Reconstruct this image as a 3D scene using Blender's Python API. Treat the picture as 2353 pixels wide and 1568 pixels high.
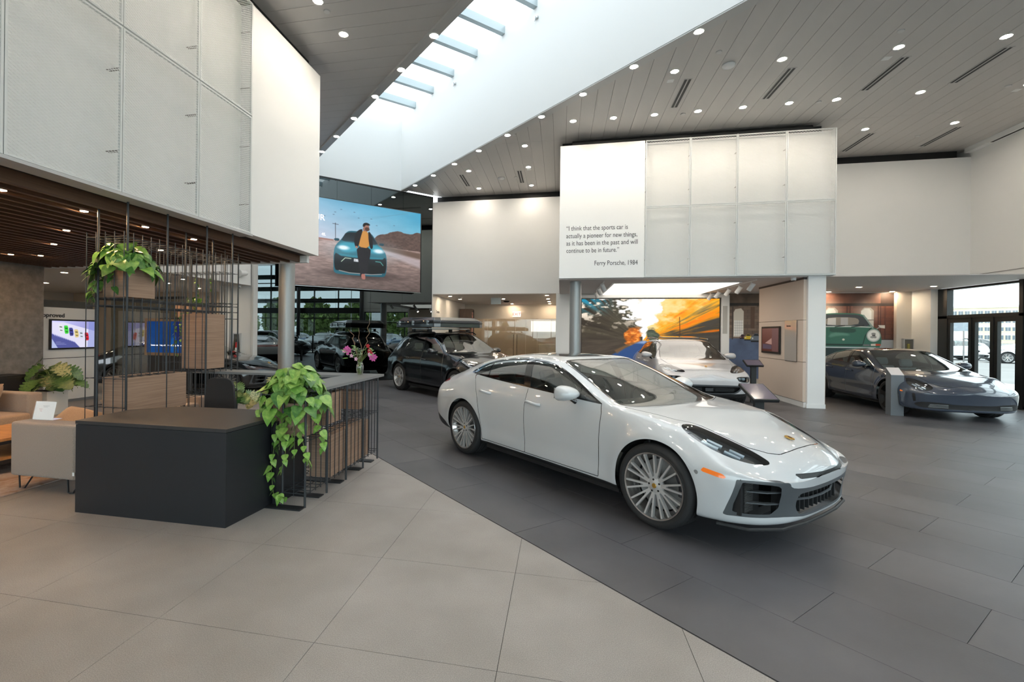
import bpy, bmesh, math, random
import numpy as np
from mathutils import Vector, Matrix, noise as mnoise
PI = math.pi
for o in list(bpy.data.objects): bpy.data.objects.remove(o)
SC = bpy.context.scene
COL = SC.collection
random.seed(7)
rng = np.random.default_rng(5)

# ------------------------------------------------------------------ camera
YAW, ROLL, CAMH = 0.2058, 0.0106, 1.675
cam = bpy.data.cameras.new('camera'); camo = bpy.data.objects.new('camera', cam); COL.objects.link(camo)
cam.sensor_width = 36; cam.lens = 1092 / 2353 * 36
cam.shift_x = (1176.5 - 1060) / 2353; cam.shift_y = -(784 - 764) / 2353
cam.clip_start = 0.05; cam.clip_end = 500
camo.matrix_world = Matrix.Translation((0, 0, CAMH)) @ Matrix.Rotation(YAW, 4, 'Z') @ Matrix.Rotation(PI / 2, 4, 'X') @ Matrix.Rotation(ROLL, 4, 'Z')
SC.camera = camo
# ------------------------------------------------------------------ world, sun, exposure
SC.view_settings.view_transform = 'Standard'; SC.view_settings.look = 'None'
SC.view_settings.exposure = 0.70; SC.view_settings.gamma = 1.0; SC.view_settings.use_curve_mapping = False
LAMP = 235.0        # radiance of a downlight lens
SKYLIGHT = 1.25     # radiance of the frosted skylight panes
W = bpy.data.worlds.new('world'); SC.world = W; W.use_nodes = True
nt = W.node_tree; nt.nodes.clear()
wo = nt.nodes.new('ShaderNodeOutputWorld'); bg = nt.nodes.new('ShaderNodeBackground')
sky = nt.nodes.new('ShaderNodeTexSky'); sky.sky_type = 'HOSEK_WILKIE'; sky.turbidity = 3.0; sky.ground_albedo = 0.4
sky.sun_direction = Vector((-0.30, 0.55, 0.78)).normalized()
mixw = nt.nodes.new('ShaderNodeMix'); mixw.data_type = 'RGBA'; mixw.inputs['Factor'].default_value = 0.65
nt.links.new(sky.outputs[0], mixw.inputs['A']); mixw.inputs['B'].default_value = (0.88, 0.96, 1.0, 1)
nt.links.new(mixw.outputs['Result'], bg.inputs['Color']); bg.inputs['Strength'].default_value = 3.6
nt.links.new(bg.outputs[0], wo.inputs[0])
sun = bpy.data.lights.new('sun', 'SUN'); sun.energy = 3.2; sun.angle = 0.02; sun.color = (1.0, 0.95, 0.86)
suno = bpy.data.objects.new('sun', sun); COL.objects.link(suno); suno.location = (20, -20, 40)
suno.rotation_euler = Vector((-0.30, 0.55, 0.78)).to_track_quat('Z', 'Y').to_euler()

# ------------------------------------------------------------------ materials
MATS = {}
def mat(name, color=(.8, .8, .8), rough=.5, metal=0., emit=None, estr=0., coat=0., alpha=None, spec=None, bump=None, noise=None, sheen=0.):
    if name in MATS: return MATS[name]
    m = bpy.data.materials.new(name); m.use_nodes = True; MATS[name] = m
    n = m.node_tree; b = n.nodes['Principled BSDF']
    b.inputs['Base Color'].default_value = (*color, 1); b.inputs['Roughness'].default_value = rough
    b.inputs['Metallic'].default_value = metal
    if coat: b.inputs['Coat Weight'].default_value = coat; b.inputs['Coat Roughness'].default_value = .03
    if spec is not None: b.inputs['Specular IOR Level'].default_value = spec
    if emit: b.inputs['Emission Color'].default_value = (*emit, 1); b.inputs['Emission Strength'].default_value = estr
    if sheen: b.inputs['Sheen Weight'].default_value = sheen
    if noise:   # (scale, amount, detail) colour variation in object space
        tc = n.nodes.new('ShaderNodeTexCoord'); t = n.nodes.new('ShaderNodeTexNoise'); t.inputs['Scale'].default_value = noise[0]
        t.inputs['Detail'].default_value = noise[2]; n.links.new(tc.outputs['Object'], t.inputs['Vector'])
        r = n.nodes.new('ShaderNodeMapRange'); r.inputs['From Min'].default_value = .3; r.inputs['From Max'].default_value = .7
        r.inputs['To Min'].default_value = 1 - noise[1]; r.inputs['To Max'].default_value = 1 + noise[1]
        n.links.new(t.outputs['Fac'], r.inputs['Value'])
        h = n.nodes.new('ShaderNodeVectorMath'); h.operation = 'SCALE'; h.inputs[0].default_value = color
        n.links.new(r.outputs[0], h.inputs['Scale']); n.links.new(h.outputs[0], b.inputs['Base Color'])
    if bump:    # (scale, strength)
        tc = n.nodes.new('ShaderNodeTexCoord'); t = n.nodes.new('ShaderNodeTexNoise'); t.inputs['Scale'].default_value = bump[0]; t.inputs['Detail'].default_value = 4
        n.links.new(tc.outputs['Object'], t.inputs['Vector']); bp = n.nodes.new('ShaderNodeBump'); bp.inputs['Strength'].default_value = bump[1]; bp.inputs['Distance'].default_value = .01
        n.links.new(t.outputs['Fac'], bp.inputs['Height']); n.links.new(bp.outputs[0], b.inputs['Normal'])
    return m
def mat_thin_glass(name, tint=(.9, .95, .95), refl=0.08, rough=0.0, power=4.0):
    if name in MATS: return MATS[name]
    m = bpy.data.materials.new(name); m.use_nodes = True; MATS[name] = m
    n = m.node_tree; n.nodes.clear(); o = n.nodes.new('ShaderNodeOutputMaterial'); mx = n.nodes.new('ShaderNodeMixShader')
    tr = n.nodes.new('ShaderNodeBsdfTransparent'); tr.inputs[0].default_value = (*tint, 1)
    gl = n.nodes.new('ShaderNodeBsdfGlossy'); gl.inputs['Roughness'].default_value = rough; gl.inputs[0].default_value = (1, 1, 1, 1)
    lw = n.nodes.new('ShaderNodeLayerWeight'); lw.inputs['Blend'].default_value = .5
    pw = n.nodes.new('ShaderNodeMath'); pw.operation = 'POWER'; pw.inputs[1].default_value = power
    ad = n.nodes.new('ShaderNodeMath'); ad.operation = 'MULTIPLY_ADD'; ad.inputs[1].default_value = .9 - refl; ad.inputs[2].default_value = refl
    n.links.new(lw.outputs['Facing'], pw.inputs[0]); n.links.new(pw.outputs[0], ad.inputs[0]); n.links.new(ad.outputs[0], mx.inputs[0])
    n.links.new(tr.outputs[0], mx.inputs[1]); n.links.new(gl.outputs[0], mx.inputs[2]); n.links.new(mx.outputs[0], o.inputs[0])
    return m
def mat_attr(name, emit=1.0, rough=.6):
    """flat picture carried by the vertex colours of a print or a screen"""
    if name in MATS: return MATS[name]
    m = bpy.data.materials.new(name); m.use_nodes = True; MATS[name] = m
    n = m.node_tree; b = n.nodes['Principled BSDF']; a = n.nodes.new('ShaderNodeAttribute'); a.attribute_name = 'Col'
    b.inputs['Roughness'].default_value = rough
    if emit > 0:
        b.inputs['Base Color'].default_value = (.01, .01, .01, 1); n.links.new(a.outputs['Color'], b.inputs['Emission Color']); b.inputs['Emission Strength'].default_value = emit
        b.inputs['Specular IOR Level'].default_value = .25
    else: n.links.new(a.outputs['Color'], b.inputs['Base Color'])
    return m
def nodes_of(m): return m.node_tree, m.node_tree.nodes, m.node_tree.links

def mat_wood(name, c1, c2, scale=(1, 1, 1), rough=.45):
    if name in MATS: return MATS[name]
    m = mat(name, c1, rough); n, N, L = nodes_of(m); b = N['Principled BSDF']
    tc = N.new('ShaderNodeTexCoord'); mp = N.new('ShaderNodeMapping'); mp.inputs['Scale'].default_value = scale
    ns = N.new('ShaderNodeTexNoise'); ns.inputs['Scale'].default_value = 3.0; ns.inputs['Detail'].default_value = 6; ns.inputs['Roughness'].default_value = .65; ns.inputs['Distortion'].default_value = .6
    cr = N.new('ShaderNodeValToRGB'); cr.color_ramp.elements[0].position = .32; cr.color_ramp.elements[0].color = (*c1, 1); cr.color_ramp.elements[1].position = .68; cr.color_ramp.elements[1].color = (*c2, 1)
    L.new(tc.outputs['Object'], mp.inputs[0]); L.new(mp.outputs[0], ns.inputs['Vector']); L.new(ns.outputs['Fac'], cr.inputs[0]); L.new(cr.outputs[0], b.inputs['Base Color'])
    return m

# ------------------------------------------------------------------ mesh builder
class MB:
    def __init__(s): s.v = []; s.f = []
    def add(s, vs, fs):
        b = len(s.v); s.v += [tuple(p) for p in vs]; s.f += [tuple(i + b for i in f) for f in fs]; return s
    def box(s, x0, x1, y0, y1, z0, z1, rz=0, c=None):
        vs = [(x, y, z) for z in (z0, z1) for y in (y0, y1) for x in (x0, x1)]
        if rz:
            cx, cy = c if c else ((x0 + x1) / 2, (y0 + y1) / 2); ca, sa = math.cos(rz), math.sin(rz)
            vs = [(cx + (x - cx) * ca - (y - cy) * sa, cy + (x - cx) * sa + (y - cy) * ca, z) for x, y, z in vs]
        return s.add(vs, [(0, 2, 3, 1), (4, 5, 7, 6), (0, 1, 5, 4), (1, 3, 7, 5), (3, 2, 6, 7), (2, 0, 4, 6)])
    def bar(s, a, b, r, n=4, r2=None, rot=PI / 4):
        a = Vector(a); b = Vector(b); d = (b - a).normalized(); r2 = r if r2 is None else r2
        up = Vector((0, 0, 1)) if abs(d.z) < .95 else Vector((0, 1, 0)); x = d.cross(up).normalized(); y = d.cross(x)
        vs = []
        for p, rr in ((a, r), (b, r2)):
            for i in range(n):
                t = 2 * PI * i / n + rot; vs.append(p + x * math.cos(t) * rr + y * math.sin(t) * rr)
        fs = [(i, (i + 1) % n, n + (i + 1) % n, n + i) for i in range(n)] + [tuple(range(n))[::-1], tuple(range(n, 2 * n))]
        return s.add(vs, fs)
    def tube(s, pts, r, n=8, caps=True, closed=False):
        pts = [Vector(p) for p in pts]; m = len(pts); rs = r if isinstance(r, (list, tuple)) else [r] * m
        vs = []; ref = None
        for i, p in enumerate(pts):
            a = pts[i - 1] if (i > 0 or closed) else p; b = pts[(i + 1) % m] if (i < m - 1 or closed) else p
            d = (b - a).normalized() if (b - a).length > 1e-9 else Vector((0, 0, 1))
            if ref is None: ref = Vector((0, 0, 1)) if abs(d.z) < .9 else Vector((1, 0, 0))
            x = (ref - d * ref.dot(d)).normalized(); ref = x; y = d.cross(x)
            for k in range(n):
                t = 2 * PI * k / n; vs.append(p + x * math.cos(t) * rs[i] + y * math.sin(t) * rs[i])
        fs = []
        for i in range(m if closed else m - 1):
            j = (i + 1) % m
            for k in range(n): fs.append((i * n + k, i * n + (k + 1) % n, j * n + (k + 1) % n, j * n + k))
        if caps and not closed: fs += [tuple(range(n))[::-1], tuple(range((m - 1) * n, m * n))]
        return s.add(vs, fs)
    def prism(s, poly, z0, z1):
        n = len(poly); vs = [(x, y, z0) for x, y in poly] + [(x, y, z1) for x, y in poly]
        return s.add(vs, [tuple(range(n))[::-1], tuple(range(n, 2 * n))] + [(i, (i + 1) % n, n + (i + 1) % n, n + i) for i in range(n)])
    def prism_axis(s, poly, a0, a1, axis):
        """polygon in the plane across axis ('x': (y,z), 'y': (x,z)) pushed from a0 to a1"""
        n = len(poly)
        f = (lambda p, a: (a, p[0], p[1])) if axis == 'x' else (lambda p, a: (p[0], a, p[1]))
        vs = [f(p, a0) for p in poly] + [f(p, a1) for p in poly]
        return s.add(vs, [tuple(range(n))[::-1], tuple(range(n, 2 * n))] + [(i, (i + 1) % n, n + (i + 1) % n, n + i) for i in range(n)])
    def lathe(s, prof, n=24, axis='z', c=(0, 0, 0), closed=False, caps=True):
        vs = []; m = len(prof)
        for (r, h) in prof:
            for k in range(n):
                t = 2 * PI * k / n; a, b = r * math.cos(t), r * math.sin(t)
                p = (a, b, h) if axis == 'z' else ((a, h, b) if axis == 'y' else (h, a, b))
                vs.append((p[0] + c[0], p[1] + c[1], p[2] + c[2]))
        fs = []
        for i in range(m if closed else m - 1):
            j = (i + 1) % m
            for k in range(n): fs.append((i * n + k, i * n + (k + 1) % n, j * n + (k + 1) % n, j * n + k))
        if not closed and caps:
            if prof[0][0] > 1e-6: fs.append(tuple(range(n))[::-1])
            if prof[-1][0] > 1e-6: fs.append(tuple(range((m - 1) * n, m * n)))
        return s.add(vs, fs)
    def xf(s, M):
        s.v = [tuple(M @ Vector(p)) for p in s.v]; return s
    def build(s, name, m, parent=None, smooth=False, bevel=0, fix=True, seg=2):
        me = bpy.data.meshes.new(name); me.from_pydata(s.v, [], s.f)
        if fix:
            bm = bmesh.new(); bm.from_mesh(me)
            if smooth: bmesh.ops.remove_doubles(bm, verts=bm.verts, dist=1e-6)
            bmesh.ops.recalc_face_normals(bm, faces=bm.faces)
            if bevel: bmesh.ops.bevel(bm, geom=[e for e in bm.edges if e.is_manifold and e.calc_face_angle(0) > .5], offset=bevel, segments=seg, profile=.5, affect='EDGES', clamp_overlap=True)
            bm.to_mesh(me); bm.free()
        me.update()
        return link(name, me, m, parent, smooth or (bevel and seg > 2))
def link(name, me, m, parent=None, smooth=False):
    o = bpy.data.objects.new(name, me); COL.objects.link(o)
    for mm in (m if isinstance(m, (list, tuple)) else [m]): me.materials.append(mm)
    if smooth: me.shade_smooth() if smooth is True else me.shade_smooth()
    if parent: o.parent = parent
    return o
def auto_smooth(o, ang=40):
    me = o.data; me.shade_smooth()
    bm = bmesh.new(); bm.from_mesh(me)
    for e in bm.edges: e.smooth = not (len(e.link_faces) == 2 and e.calc_face_angle(0) > math.radians(ang))
    bm.to_mesh(me); bm.free(); return o
def tag(o, label=None, cat=None, group=None, kind=None):
    if label: o['label'] = label
    if cat: o['category'] = cat
    if group: o['group'] = group
    if kind: o['kind'] = kind
    return o
def thing(name, label, cat, loc=(0, 0, 0), rz=0, group=None):
    o = bpy.data.objects.new(name, None); COL.objects.link(o); o.empty_display_size = .1
    o.location = loc; o.rotation_euler = (0, 0, rz); return tag(o, label, cat, group)
def struct(o, label=None):
    o['kind'] = 'structure'
    if label: o['label'] = label
    return o
def recenter(o):
    """move a top-level mesh's origin to the base of its shape"""
    co = np.array([v.co for v in o.data.vertices]); c = Vector(((co[:, 0].min() + co[:, 0].max()) / 2, (co[:, 1].min() + co[:, 1].max()) / 2, co[:, 2].min()))
    o.data.transform(Matrix.Translation(-c)); o.location = c; return o
def copy_tree(o, parent=None):
    c = o.copy(); COL.objects.link(c); c.parent = parent
    for ch in list(o.children): copy_tree(ch, c)
    return c
def share(name, me, parent, loc=(0, 0, 0), rz=0, m=None):
    o = bpy.data.objects.new(name, me); COL.objects.link(o); o.location = loc; o.rotation_euler = (0, 0, rz); o.parent = parent; return o
def clip(poly, a, b, c):
    """keep the part of a convex polygon where a*x+b*y<=c"""
    out = []; n = len(poly)
    for i in range(n):
        p, q = poly[i], poly[(i + 1) % n]; dp, dq = a * p[0] + b * p[1] - c, a * q[0] + b * q[1] - c
        if dp <= 0: out.append(p)
        if (dp < 0 < dq) or (dq < 0 < dp):
            t = dp / (dp - dq); out.append((p[0] + (q[0] - p[0]) * t, p[1] + (q[1] - p[1]) * t))
    return out
def area(poly): return abs(sum(poly[i - 1][0] * poly[i][1] - poly[i][0] * poly[i - 1][1] for i in range(len(poly)))) / 2 if len(poly) > 2 else 0
def text_mesh(s, size, align='LEFT', ext=.002, bold=0.0):
    c = bpy.data.curves.new('text', 'FONT'); c.body = s; c.size = size; c.align_x = align; c.extrude = ext; c.offset = bold; c.resolution_u = 3
    o = bpy.data.objects.new('text', c); COL.objects.link(o); dg = bpy.context.evaluated_depsgraph_get(); dg.update()
    me = bpy.data.meshes.new_from_object(o.evaluated_get(dg)); bpy.data.objects.remove(o); bpy.data.curves.remove(c); return me
def lettering(s, size, loc, facing, m, parent=None, align='LEFT', bold=0., name='lettering', width=None):
    """raised letters standing upright; facing = angle of the outward normal about z"""
    me = text_mesh(s, size, align, bold=bold)
    if width:
        w = max(v.co.x for v in me.vertices) - min(v.co.x for v in me.vertices); me.transform(Matrix.Scale(width / w, 4, (1, 0, 0)))
    o = link(name, me, m, parent); o.matrix_local = Matrix.Translation(loc) @ Matrix.Rotation(facing + PI / 2, 4, 'Z') @ Matrix.Rotation(PI / 2, 4, 'X'); return o
S2 = math.sqrt(2)
def st(s, t): return ((s + t) / S2, (t - s) / S2)      # s runs along -45 deg, t across it
# ------------------------------------------------------------------ palette
WHITE = mat('white_wall_paint', (.84, .84, .825), .55)
WHITE2 = mat('white_lacquered_panel', (.86, .865, .855), .35)
WARMW = mat('warm_grey_panel', (.66, .60, .53), .5)
BLACK = mat('black_paint', (.012, .012, .013), .55)
BLKMET = mat('black_powder_coated_steel', (.022, .024, .027), .38, .3)
DARKMET = mat('dark_bronze_aluminium', (.035, .036, .036), .35, .6)
CHROME = mat('brushed_steel', (.62, .64, .65), .28, 1.)
SOFFIT = mat('soffit_paint', (.66, .61, .585), .6)
LAMPM = mat('downlight_lens', (1, .95, .85), .4, emit=(1, .90, .77), estr=LAMP)
LAMPW = mat('soffit_downlight_lens', (1, .95, .85), .4, emit=(1, .80, .56), estr=LAMP * .85)
TRIMM = mat('downlight_ring', (.85, .84, .82), .4)
# ================================================================== FLOOR
TB = 2.55                       # where the light floor ends: (x+y)/sqrt2
m = mat('dark_porcelain_tile', (.080, .079, .087), .42, noise=(1.1, .22, 5), bump=(60, .03)); DT = m
n, N, L = nodes_of(DT)
m = mat('light_terrazzo_tile', (.41, .385, .355), .5); LT = m
n, N, L = nodes_of(m); b = N['Principled BSDF']
tc = N.new('ShaderNodeTexCoord')
n1 = N.new('ShaderNodeTexNoise'); n1.inputs['Scale'].default_value = 1.3; n1.inputs['Detail'].default_value = 6
n2 = N.new('ShaderNodeTexNoise'); n2.inputs['Scale'].default_value = 190; n2.inputs['Detail'].default_value = 4; n2.inputs['Roughness'].default_value = .7
n3 = N.new('ShaderNodeTexVoronoi'); n3.inputs['Scale'].default_value = 130
for q in (n1, n2, n3): L.new(tc.outputs['Object'], q.inputs['Vector'])
r1 = N.new('ShaderNodeValToRGB'); r1.color_ramp.elements[0].position = .3; r1.color_ramp.elements[0].color = (.272, .246, .228, 1); r1.color_ramp.elements[1].position = .7; r1.color_ramp.elements[1].color = (.375, .348, .326, 1)
r2 = N.new('ShaderNodeValToRGB'); r2.color_ramp.elements[0].position = .38; r2.color_ramp.elements[0].color = (.72, .72, .72, 1); r2.color_ramp.elements[1].position = .62; r2.color_ramp.elements[1].color = (1.12, 1.12, 1.12, 1)
r3 = N.new('ShaderNodeValToRGB'); r3.color_ramp.elements[0].position = .0; r3.color_ramp.elements[0].color = (.5, .48, .45, 1); r3.color_ramp.elements[1].position = .16; r3.color_ramp.elements[1].color = (1, 1, 1, 1)
L.new(n1.outputs['Fac'], r1.inputs[0]); L.new(n2.outputs['Fac'], r2.inputs[0]); L.new(n3.outputs['Distance'], r3.inputs[0])
mu = N.new('ShaderNodeMix'); mu.data_type = 'RGBA'; mu.blend_type = 'MULTIPLY'; mu.inputs['Factor'].default_value = 1; L.new(r1.outputs[0], mu.inputs['A']); L.new(r2.outputs[0], mu.inputs['B'])
mu2 = N.new('ShaderNodeMix'); mu2.data_type = 'RGBA'; mu2.blend_type = 'MULTIPLY'; mu2.inputs['Factor'].default_value = .8; L.new(mu.outputs['Result'], mu2.inputs['A']); L.new(r3.outputs[0], mu2.inputs['B'])
L.new(mu2.outputs['Result'], b.inputs['Base Color'])
bp = N.new('ShaderNodeBump'); bp.inputs['Strength'].default_value = .12; bp.inputs['Distance'].default_value = .004; L.new(n2.outputs['Fac'], bp.inputs['Height']); L.new(bp.outputs[0], b.inputs['Normal'])
GROUT = mat('dark_grout', (.045, .042, .04), .9)
fl = MB().box(-18, 10.45, -7, 26, -.06, -.004).build('floor', GROUT); struct(fl, 'showroom floor of dark and pale stone tiles')
def camdist(x, y): return math.hypot(x, y)
# dark tiles 0.598 x 1.21 in running bond along the -45 degree direction
tiles = []
for k in range(-1, 40):
    t0 = 3.157 + .598 * k; off = -1.255 if k % 2 == 0 else -.65
    for j in range(-22, 14):
        s0 = off + 1.21 * j
        a, bb = max(t0, TB) + .0016, t0 + .598 - .0016
        if bb - a < .02: continue
        c = st(s0 + .6, (a + bb) / 2)
        if not (-17 < c[0] < 11.2 and -6.5 < c[1] < 25.5): continue
        tiles.append((camdist(*c) if c[1] > -.5 + abs(c[0]) * .2 else 99, s0 + .0016, s0 + 1.2084, a, bb))
tiles.sort()
for i, (d, s0, s1, a, bb) in enumerate(tiles[:298]):
    poly = [st(s0, a), st(s1, a), st(s1, bb), st(s0, bb)]
    poly = clip(poly, 1, 0, 10.44); poly = clip(poly, 0, -1, 6.9)
    if len(poly) < 3: continue
    zj = random.uniform(-.0004, .0004)
    MB().prism(poly, -.004, zj).build('dark_tile', DT, fl)
mb = MB()
for (d, s0, s1, a, bb) in tiles[298:]:
    poly = clip([st(s0, a), st(s1, a), st(s1, bb), st(s0, bb)], 1, 0, 10.44); poly = clip(poly, 0, -1, 6.9)
    if len(poly) > 2: mb.prism(poly, -.004, 0)
tag(mb.build('dark_tile_field', DT, fl), kind='stuff')
lt = []
for i in range(-9, 16):
    for j in range(-20, 12):
        x1, y1 = -.291 - .986 * i, 3.325 - .986 * j
        poly = [(x1 - .986 + .0015, y1 - .986 + .0015), (x1 - .0015, y1 - .986 + .0015), (x1 - .0015, y1 - .0015), (x1 - .986 + .0015, y1 - .0015)]
        poly = clip(poly, 1, 1, TB * S2 - .002); poly = clip(poly, 0, -1, 6.9); poly = clip(poly, -1, 0, 17); poly = clip(poly, 0, 1, 25)
        if area(poly) > .005: lt.append((camdist(x1 - .5, y1 - .5) if y1 > 0 else 50 + abs(y1), poly))
lt.sort(key=lambda q: q[0])
for d, poly in lt[:190]: MB().prism(poly, -.004, 0.).build('pale_tile', LT, fl)
mb = MB()
for d, poly in lt[190:]: mb.prism(poly, -.004, 0)
tag(mb.build('pale_tile_field', LT, fl), kind='stuff')

# ================================================================== MAIN CEILING
ZC = 6.65
CEILM = mat('grey_metal_ceiling_board', (.56, .54, .52), .42, .1)
CEILD = mat('ceiling_joint', (.10, .10, .10), .7)
ce = MB().prism([(-18, -7), (-1.37, 6.98 - 0), (-5.5, 11.1), (-10.0, 15.6), (-10, 26), (-18, 26)], ZC + .035, ZC + .12).build('ceiling', CEILD); struct(ce, 'grey boarded metal ceiling')
WL, WR = 5.63, 10.32         # x+y of the two edges of the light well
ce.data.clear_geometry()
mb = MB()
def slab(poly, z0=ZC + .03, z1=ZC + .1):
    if len(poly) > 2: mb.prism(poly, z0, z1)
R0 = [(-18, -7), (10.8, -7), (10.8, 26), (-18, 26)]
slab(clip(R0, 1, 1, WL - .22)); pr_ = clip(R0, -1, -1, -(WR + .32)); pr_ = clip(pr_, -1, 1, 21.35); slab(pr_)
me = mb.build('tmp', CEILD).data; bpy.data.objects.remove(bpy.data.objects['tmp']); me.name = 'ceiling'; ce.data = me
# boards right of the well run along y, pitch .304
nb = 0
for k in range(-19, 35):
    x0 = .085 + .3045 * k; P = [(x0 + .003, -7), (x0 + .3015, -7), (x0 + .3015, 17.4), (x0 + .003, 17.4)]
    P = clip(P, -1, -1, -(WR + .30)); P = clip(P, -1, 1, 21.33); P = clip(P, 1, 0, 10.62)
    if area(P) < .01: continue
    for (ya, yb) in ((-7, 5.9), (5.906, 12.45), (12.456, 20)):
        Q = clip(clip(P, 0, -1, -ya), 0, 1, yb)
        if area(Q) > .01: MB().prism(Q, ZC, ZC + .03).build('ceiling_board', CEILM, ce)
for k in range(-46, 35):
    y0 = 6.94 + .2985 * k; P = [(-12.9, y0 + .003), (9, y0 + .003), (9, y0 + .2955), (-12.9, y0 + .2955)]
    P = clip(P, 1, 1, WL - .22)
    if y0 > 5: P = clip(P, -1, 0, 7.2)
    if area(P) > .01 and y0 > -3: MB().prism(P, ZC, ZC + .03).build('ceiling_board', CEILM, ce)
# ---- light well: two long walls, an end wall, the edge trims, the glazed top
ZT = 9.1
WELLM = mat('light_well_plaster', (.88, .90, .90), .6)
E0, E1 = 21.35, -7.0        # y-x at the far end and behind the camera
def wp(sm, df): return ((sm - df) / 2, (sm + df) / 2)
def wall_poly(poly, z0, z1, name, m, label=None):
    o = MB().prism(poly, z0, z1).build(name, m)
    return struct(o, label)
wall_poly([wp(WL, E0), wp(WL - .15, E0), wp(WL - .15, E1), wp(WL, E1)], ZC - .02, ZT + .3, 'wall_skylight_left', WELLM, 'left white wall of the light well')
wall_poly([wp(WR, E0), wp(WR + .15, E0), wp(WR + .15, E1), wp(WR, E1)], ZC - .02, ZT + .3, 'wall_skylight_right', WELLM, 'right white wall of the light well')
wall_poly([wp(WL - .15, E0 + .2), wp(WR + .15, E0 + .2), wp(WR + .15, E0), wp(WL - .15, E0)], ZC - .06, ZT + .3, 'wall_skylight_end', WELLM, 'white end wall of the light well above the mirrored glass')
TR = mat('well_edge_trim', (.55, .55, .54), .45, .2)
wall_poly([wp(WL - .01, E0), wp(WL - .24, E0), wp(WL - .24, E1), wp(WL - .01, E1)], ZC - .045, ZC + .01, 'trim_1', TR, 'grey edge trim along the left side of the light well')
wall_poly([wp(WR + .01, E0), wp(WR + .30, E0), wp(WR + .30, E1), wp(WR + .01, E1)], ZC - .045, ZC + .01, 'trim_2', TR, 'grey edge trim along the right side of the light well')
wn = struct(MB().prism([wp(WL - .15, E0 + .2), wp(WR + .15, E0 + .2), wp(WR + .15, E1), wp(WL - .15, E1)], ZT + .30, ZT + .34).build('window_1', mat('skylight_frame', (.55, .60, .62), .4, .4)), 'glazed skylight over the light well')
PANE = mat('frosted_skylight_pane', (.9, .95, 1), .5, emit=(.93, .98, 1.0), estr=SKYLIGHT)
sp = []
d = E0
dd = 15.12 * S2; bars = [dd - 1.18 * S2 * i + .25 for i in range(0, 17)]
prev = E0
for i, bd in enumerate(bars):
    hi, lo = prev, bd + .06
    if hi - lo > .1: MB().prism([wp(WL, hi), wp(WR, hi), wp(WR, lo), wp(WL, lo)], ZT + .20, ZT + .22).build('pane', PANE, wn)
    MB().prism([wp(WL, bd + .06), wp(WR, bd + .06), wp(WR, bd - .12), wp(WL, bd - .12)], ZT + .0, ZT + .24).build('glazing_bar', mat('glazing_bar_grey', (.42, .50, .53), .4, .3), wn)
    prev = bd - .12
# little hooks on the well wall
for px in ((-3.05, 'farthest'), (-.6, 'middle'), (1.9, 'nearest')):
    s = px[0]; c = (s - .0, WR - s - .0)
    o = tag(recenter(MB().box(c[0] - .05, c[0] + .05, c[1] - .05, c[1] + .02, 8.82, 8.86, rz=-PI / 4).box(c[0] - .06, c[0] - .03, c[1] - .06, c[1] - .03, 8.76, 8.86, rz=-PI / 4).build('anchor_hook', CHROME)), '%s small steel anchor high on the right light well wall' % px[1], 'hook', 'anchors on the light well wall')

# ---- downlights
ORD = ['first', 'second', 'third', 'fourth', 'fifth', 'sixth', 'seventh', 'eighth', 'ninth', 'tenth', 'eleventh', 'twelfth', 'thirteenth', 'fourteenth']
lm = MB().lathe([(.062, -.0), (.0, -.0)], 20).build('lens', LAMPM); LENS = lm.data; bpy.data.objects.remove(lm)
lw = MB().lathe([(.058, 0), (0, 0)], 20).build('lens', LAMPW); LENSW = lw.data; bpy.data.objects.remove(lw)
rg = MB().lathe([(.064, .012), (.064, -.004), (.078, -.008), (.084, 0), (.084, .012)], 24).build('ring', TRIMM); RING = rg.data; bpy.data.objects.remove(rg)
def lamp(x, y, z, label, group, lens=LENS, name='downlight'):
    t = thing(name, label, 'ceiling light', (x, y, z - .001), 0, group)
    share('ring', RING, t); share('lens', lens, t, (0, 0, -.003)); return t
for i in range(14):
    dfr = 20.3 - 1.2345 * S2 * i
    s = 14.25 * S2 - 1.235 * S2 * i; x, y = wp(WR + .155, s); lamp(x, y, ZC - .046, '%s downlight from the far end along the right edge of the light well' % ORD[i], 'downlights along the right well edge')
    s = 13.06 * S2 - 1.235 * S2 * i; x, y = wp(WL - .11, s)
    if y > -2: lamp(x, y, ZC - .046, '%s downlight from the far end along the left edge of the light well' % ORD[i], 'downlights along the left well edge')
for i, (x, y) in enumerate(((.238, 11.41), (1.14, 11.41), (2.03, 11.41), (2.94, 11.4), (3.84, 11.38), (4.73, 11.36), (5.62, 11.36), (7.1, 11.33))): lamp(x, y, ZC, '%s downlight from the left in the row before the quotation panel' % ORD[i], 'ceiling downlights before the quotation panel')
for i, (x, y) in enumerate(((2.06, 9.6), (3.85, 9.53), (5.63, 9.5), (7.14, 9.49), (6.5, 6.2), (8.9, 7.9), (8.6, 5.2))): lamp(x, y, ZC, '%s downlight from the left in the near row over the open floor' % ORD[i], 'ceiling downlights over the open floor')
for (x, y, l) in ((7.1, 13.12, 'just right of the mesh panels'), (8.88, 13.09, 'before the niche wall, farther right'), (8.9, 11.33, 'nearest the right wall')): lamp(x, y, ZC, 'ceiling downlight ' + l, 'ceiling downlights by the right wall')
for (x, y, l) in ((-.98, 12.69, 'nearest of the right hand three'), (-.995, 14.34, 'middle of the right hand three'), (-1.01, 16.13, 'farthest of the right hand three'), (-2.82, 14.36, 'nearer of the left two'), (-2.81, 16.16, 'farther of the left two')): lamp(x, y, ZC, 'downlight before the blank far panel, ' + l, 'ceiling downlights before the blank panel')
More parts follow.
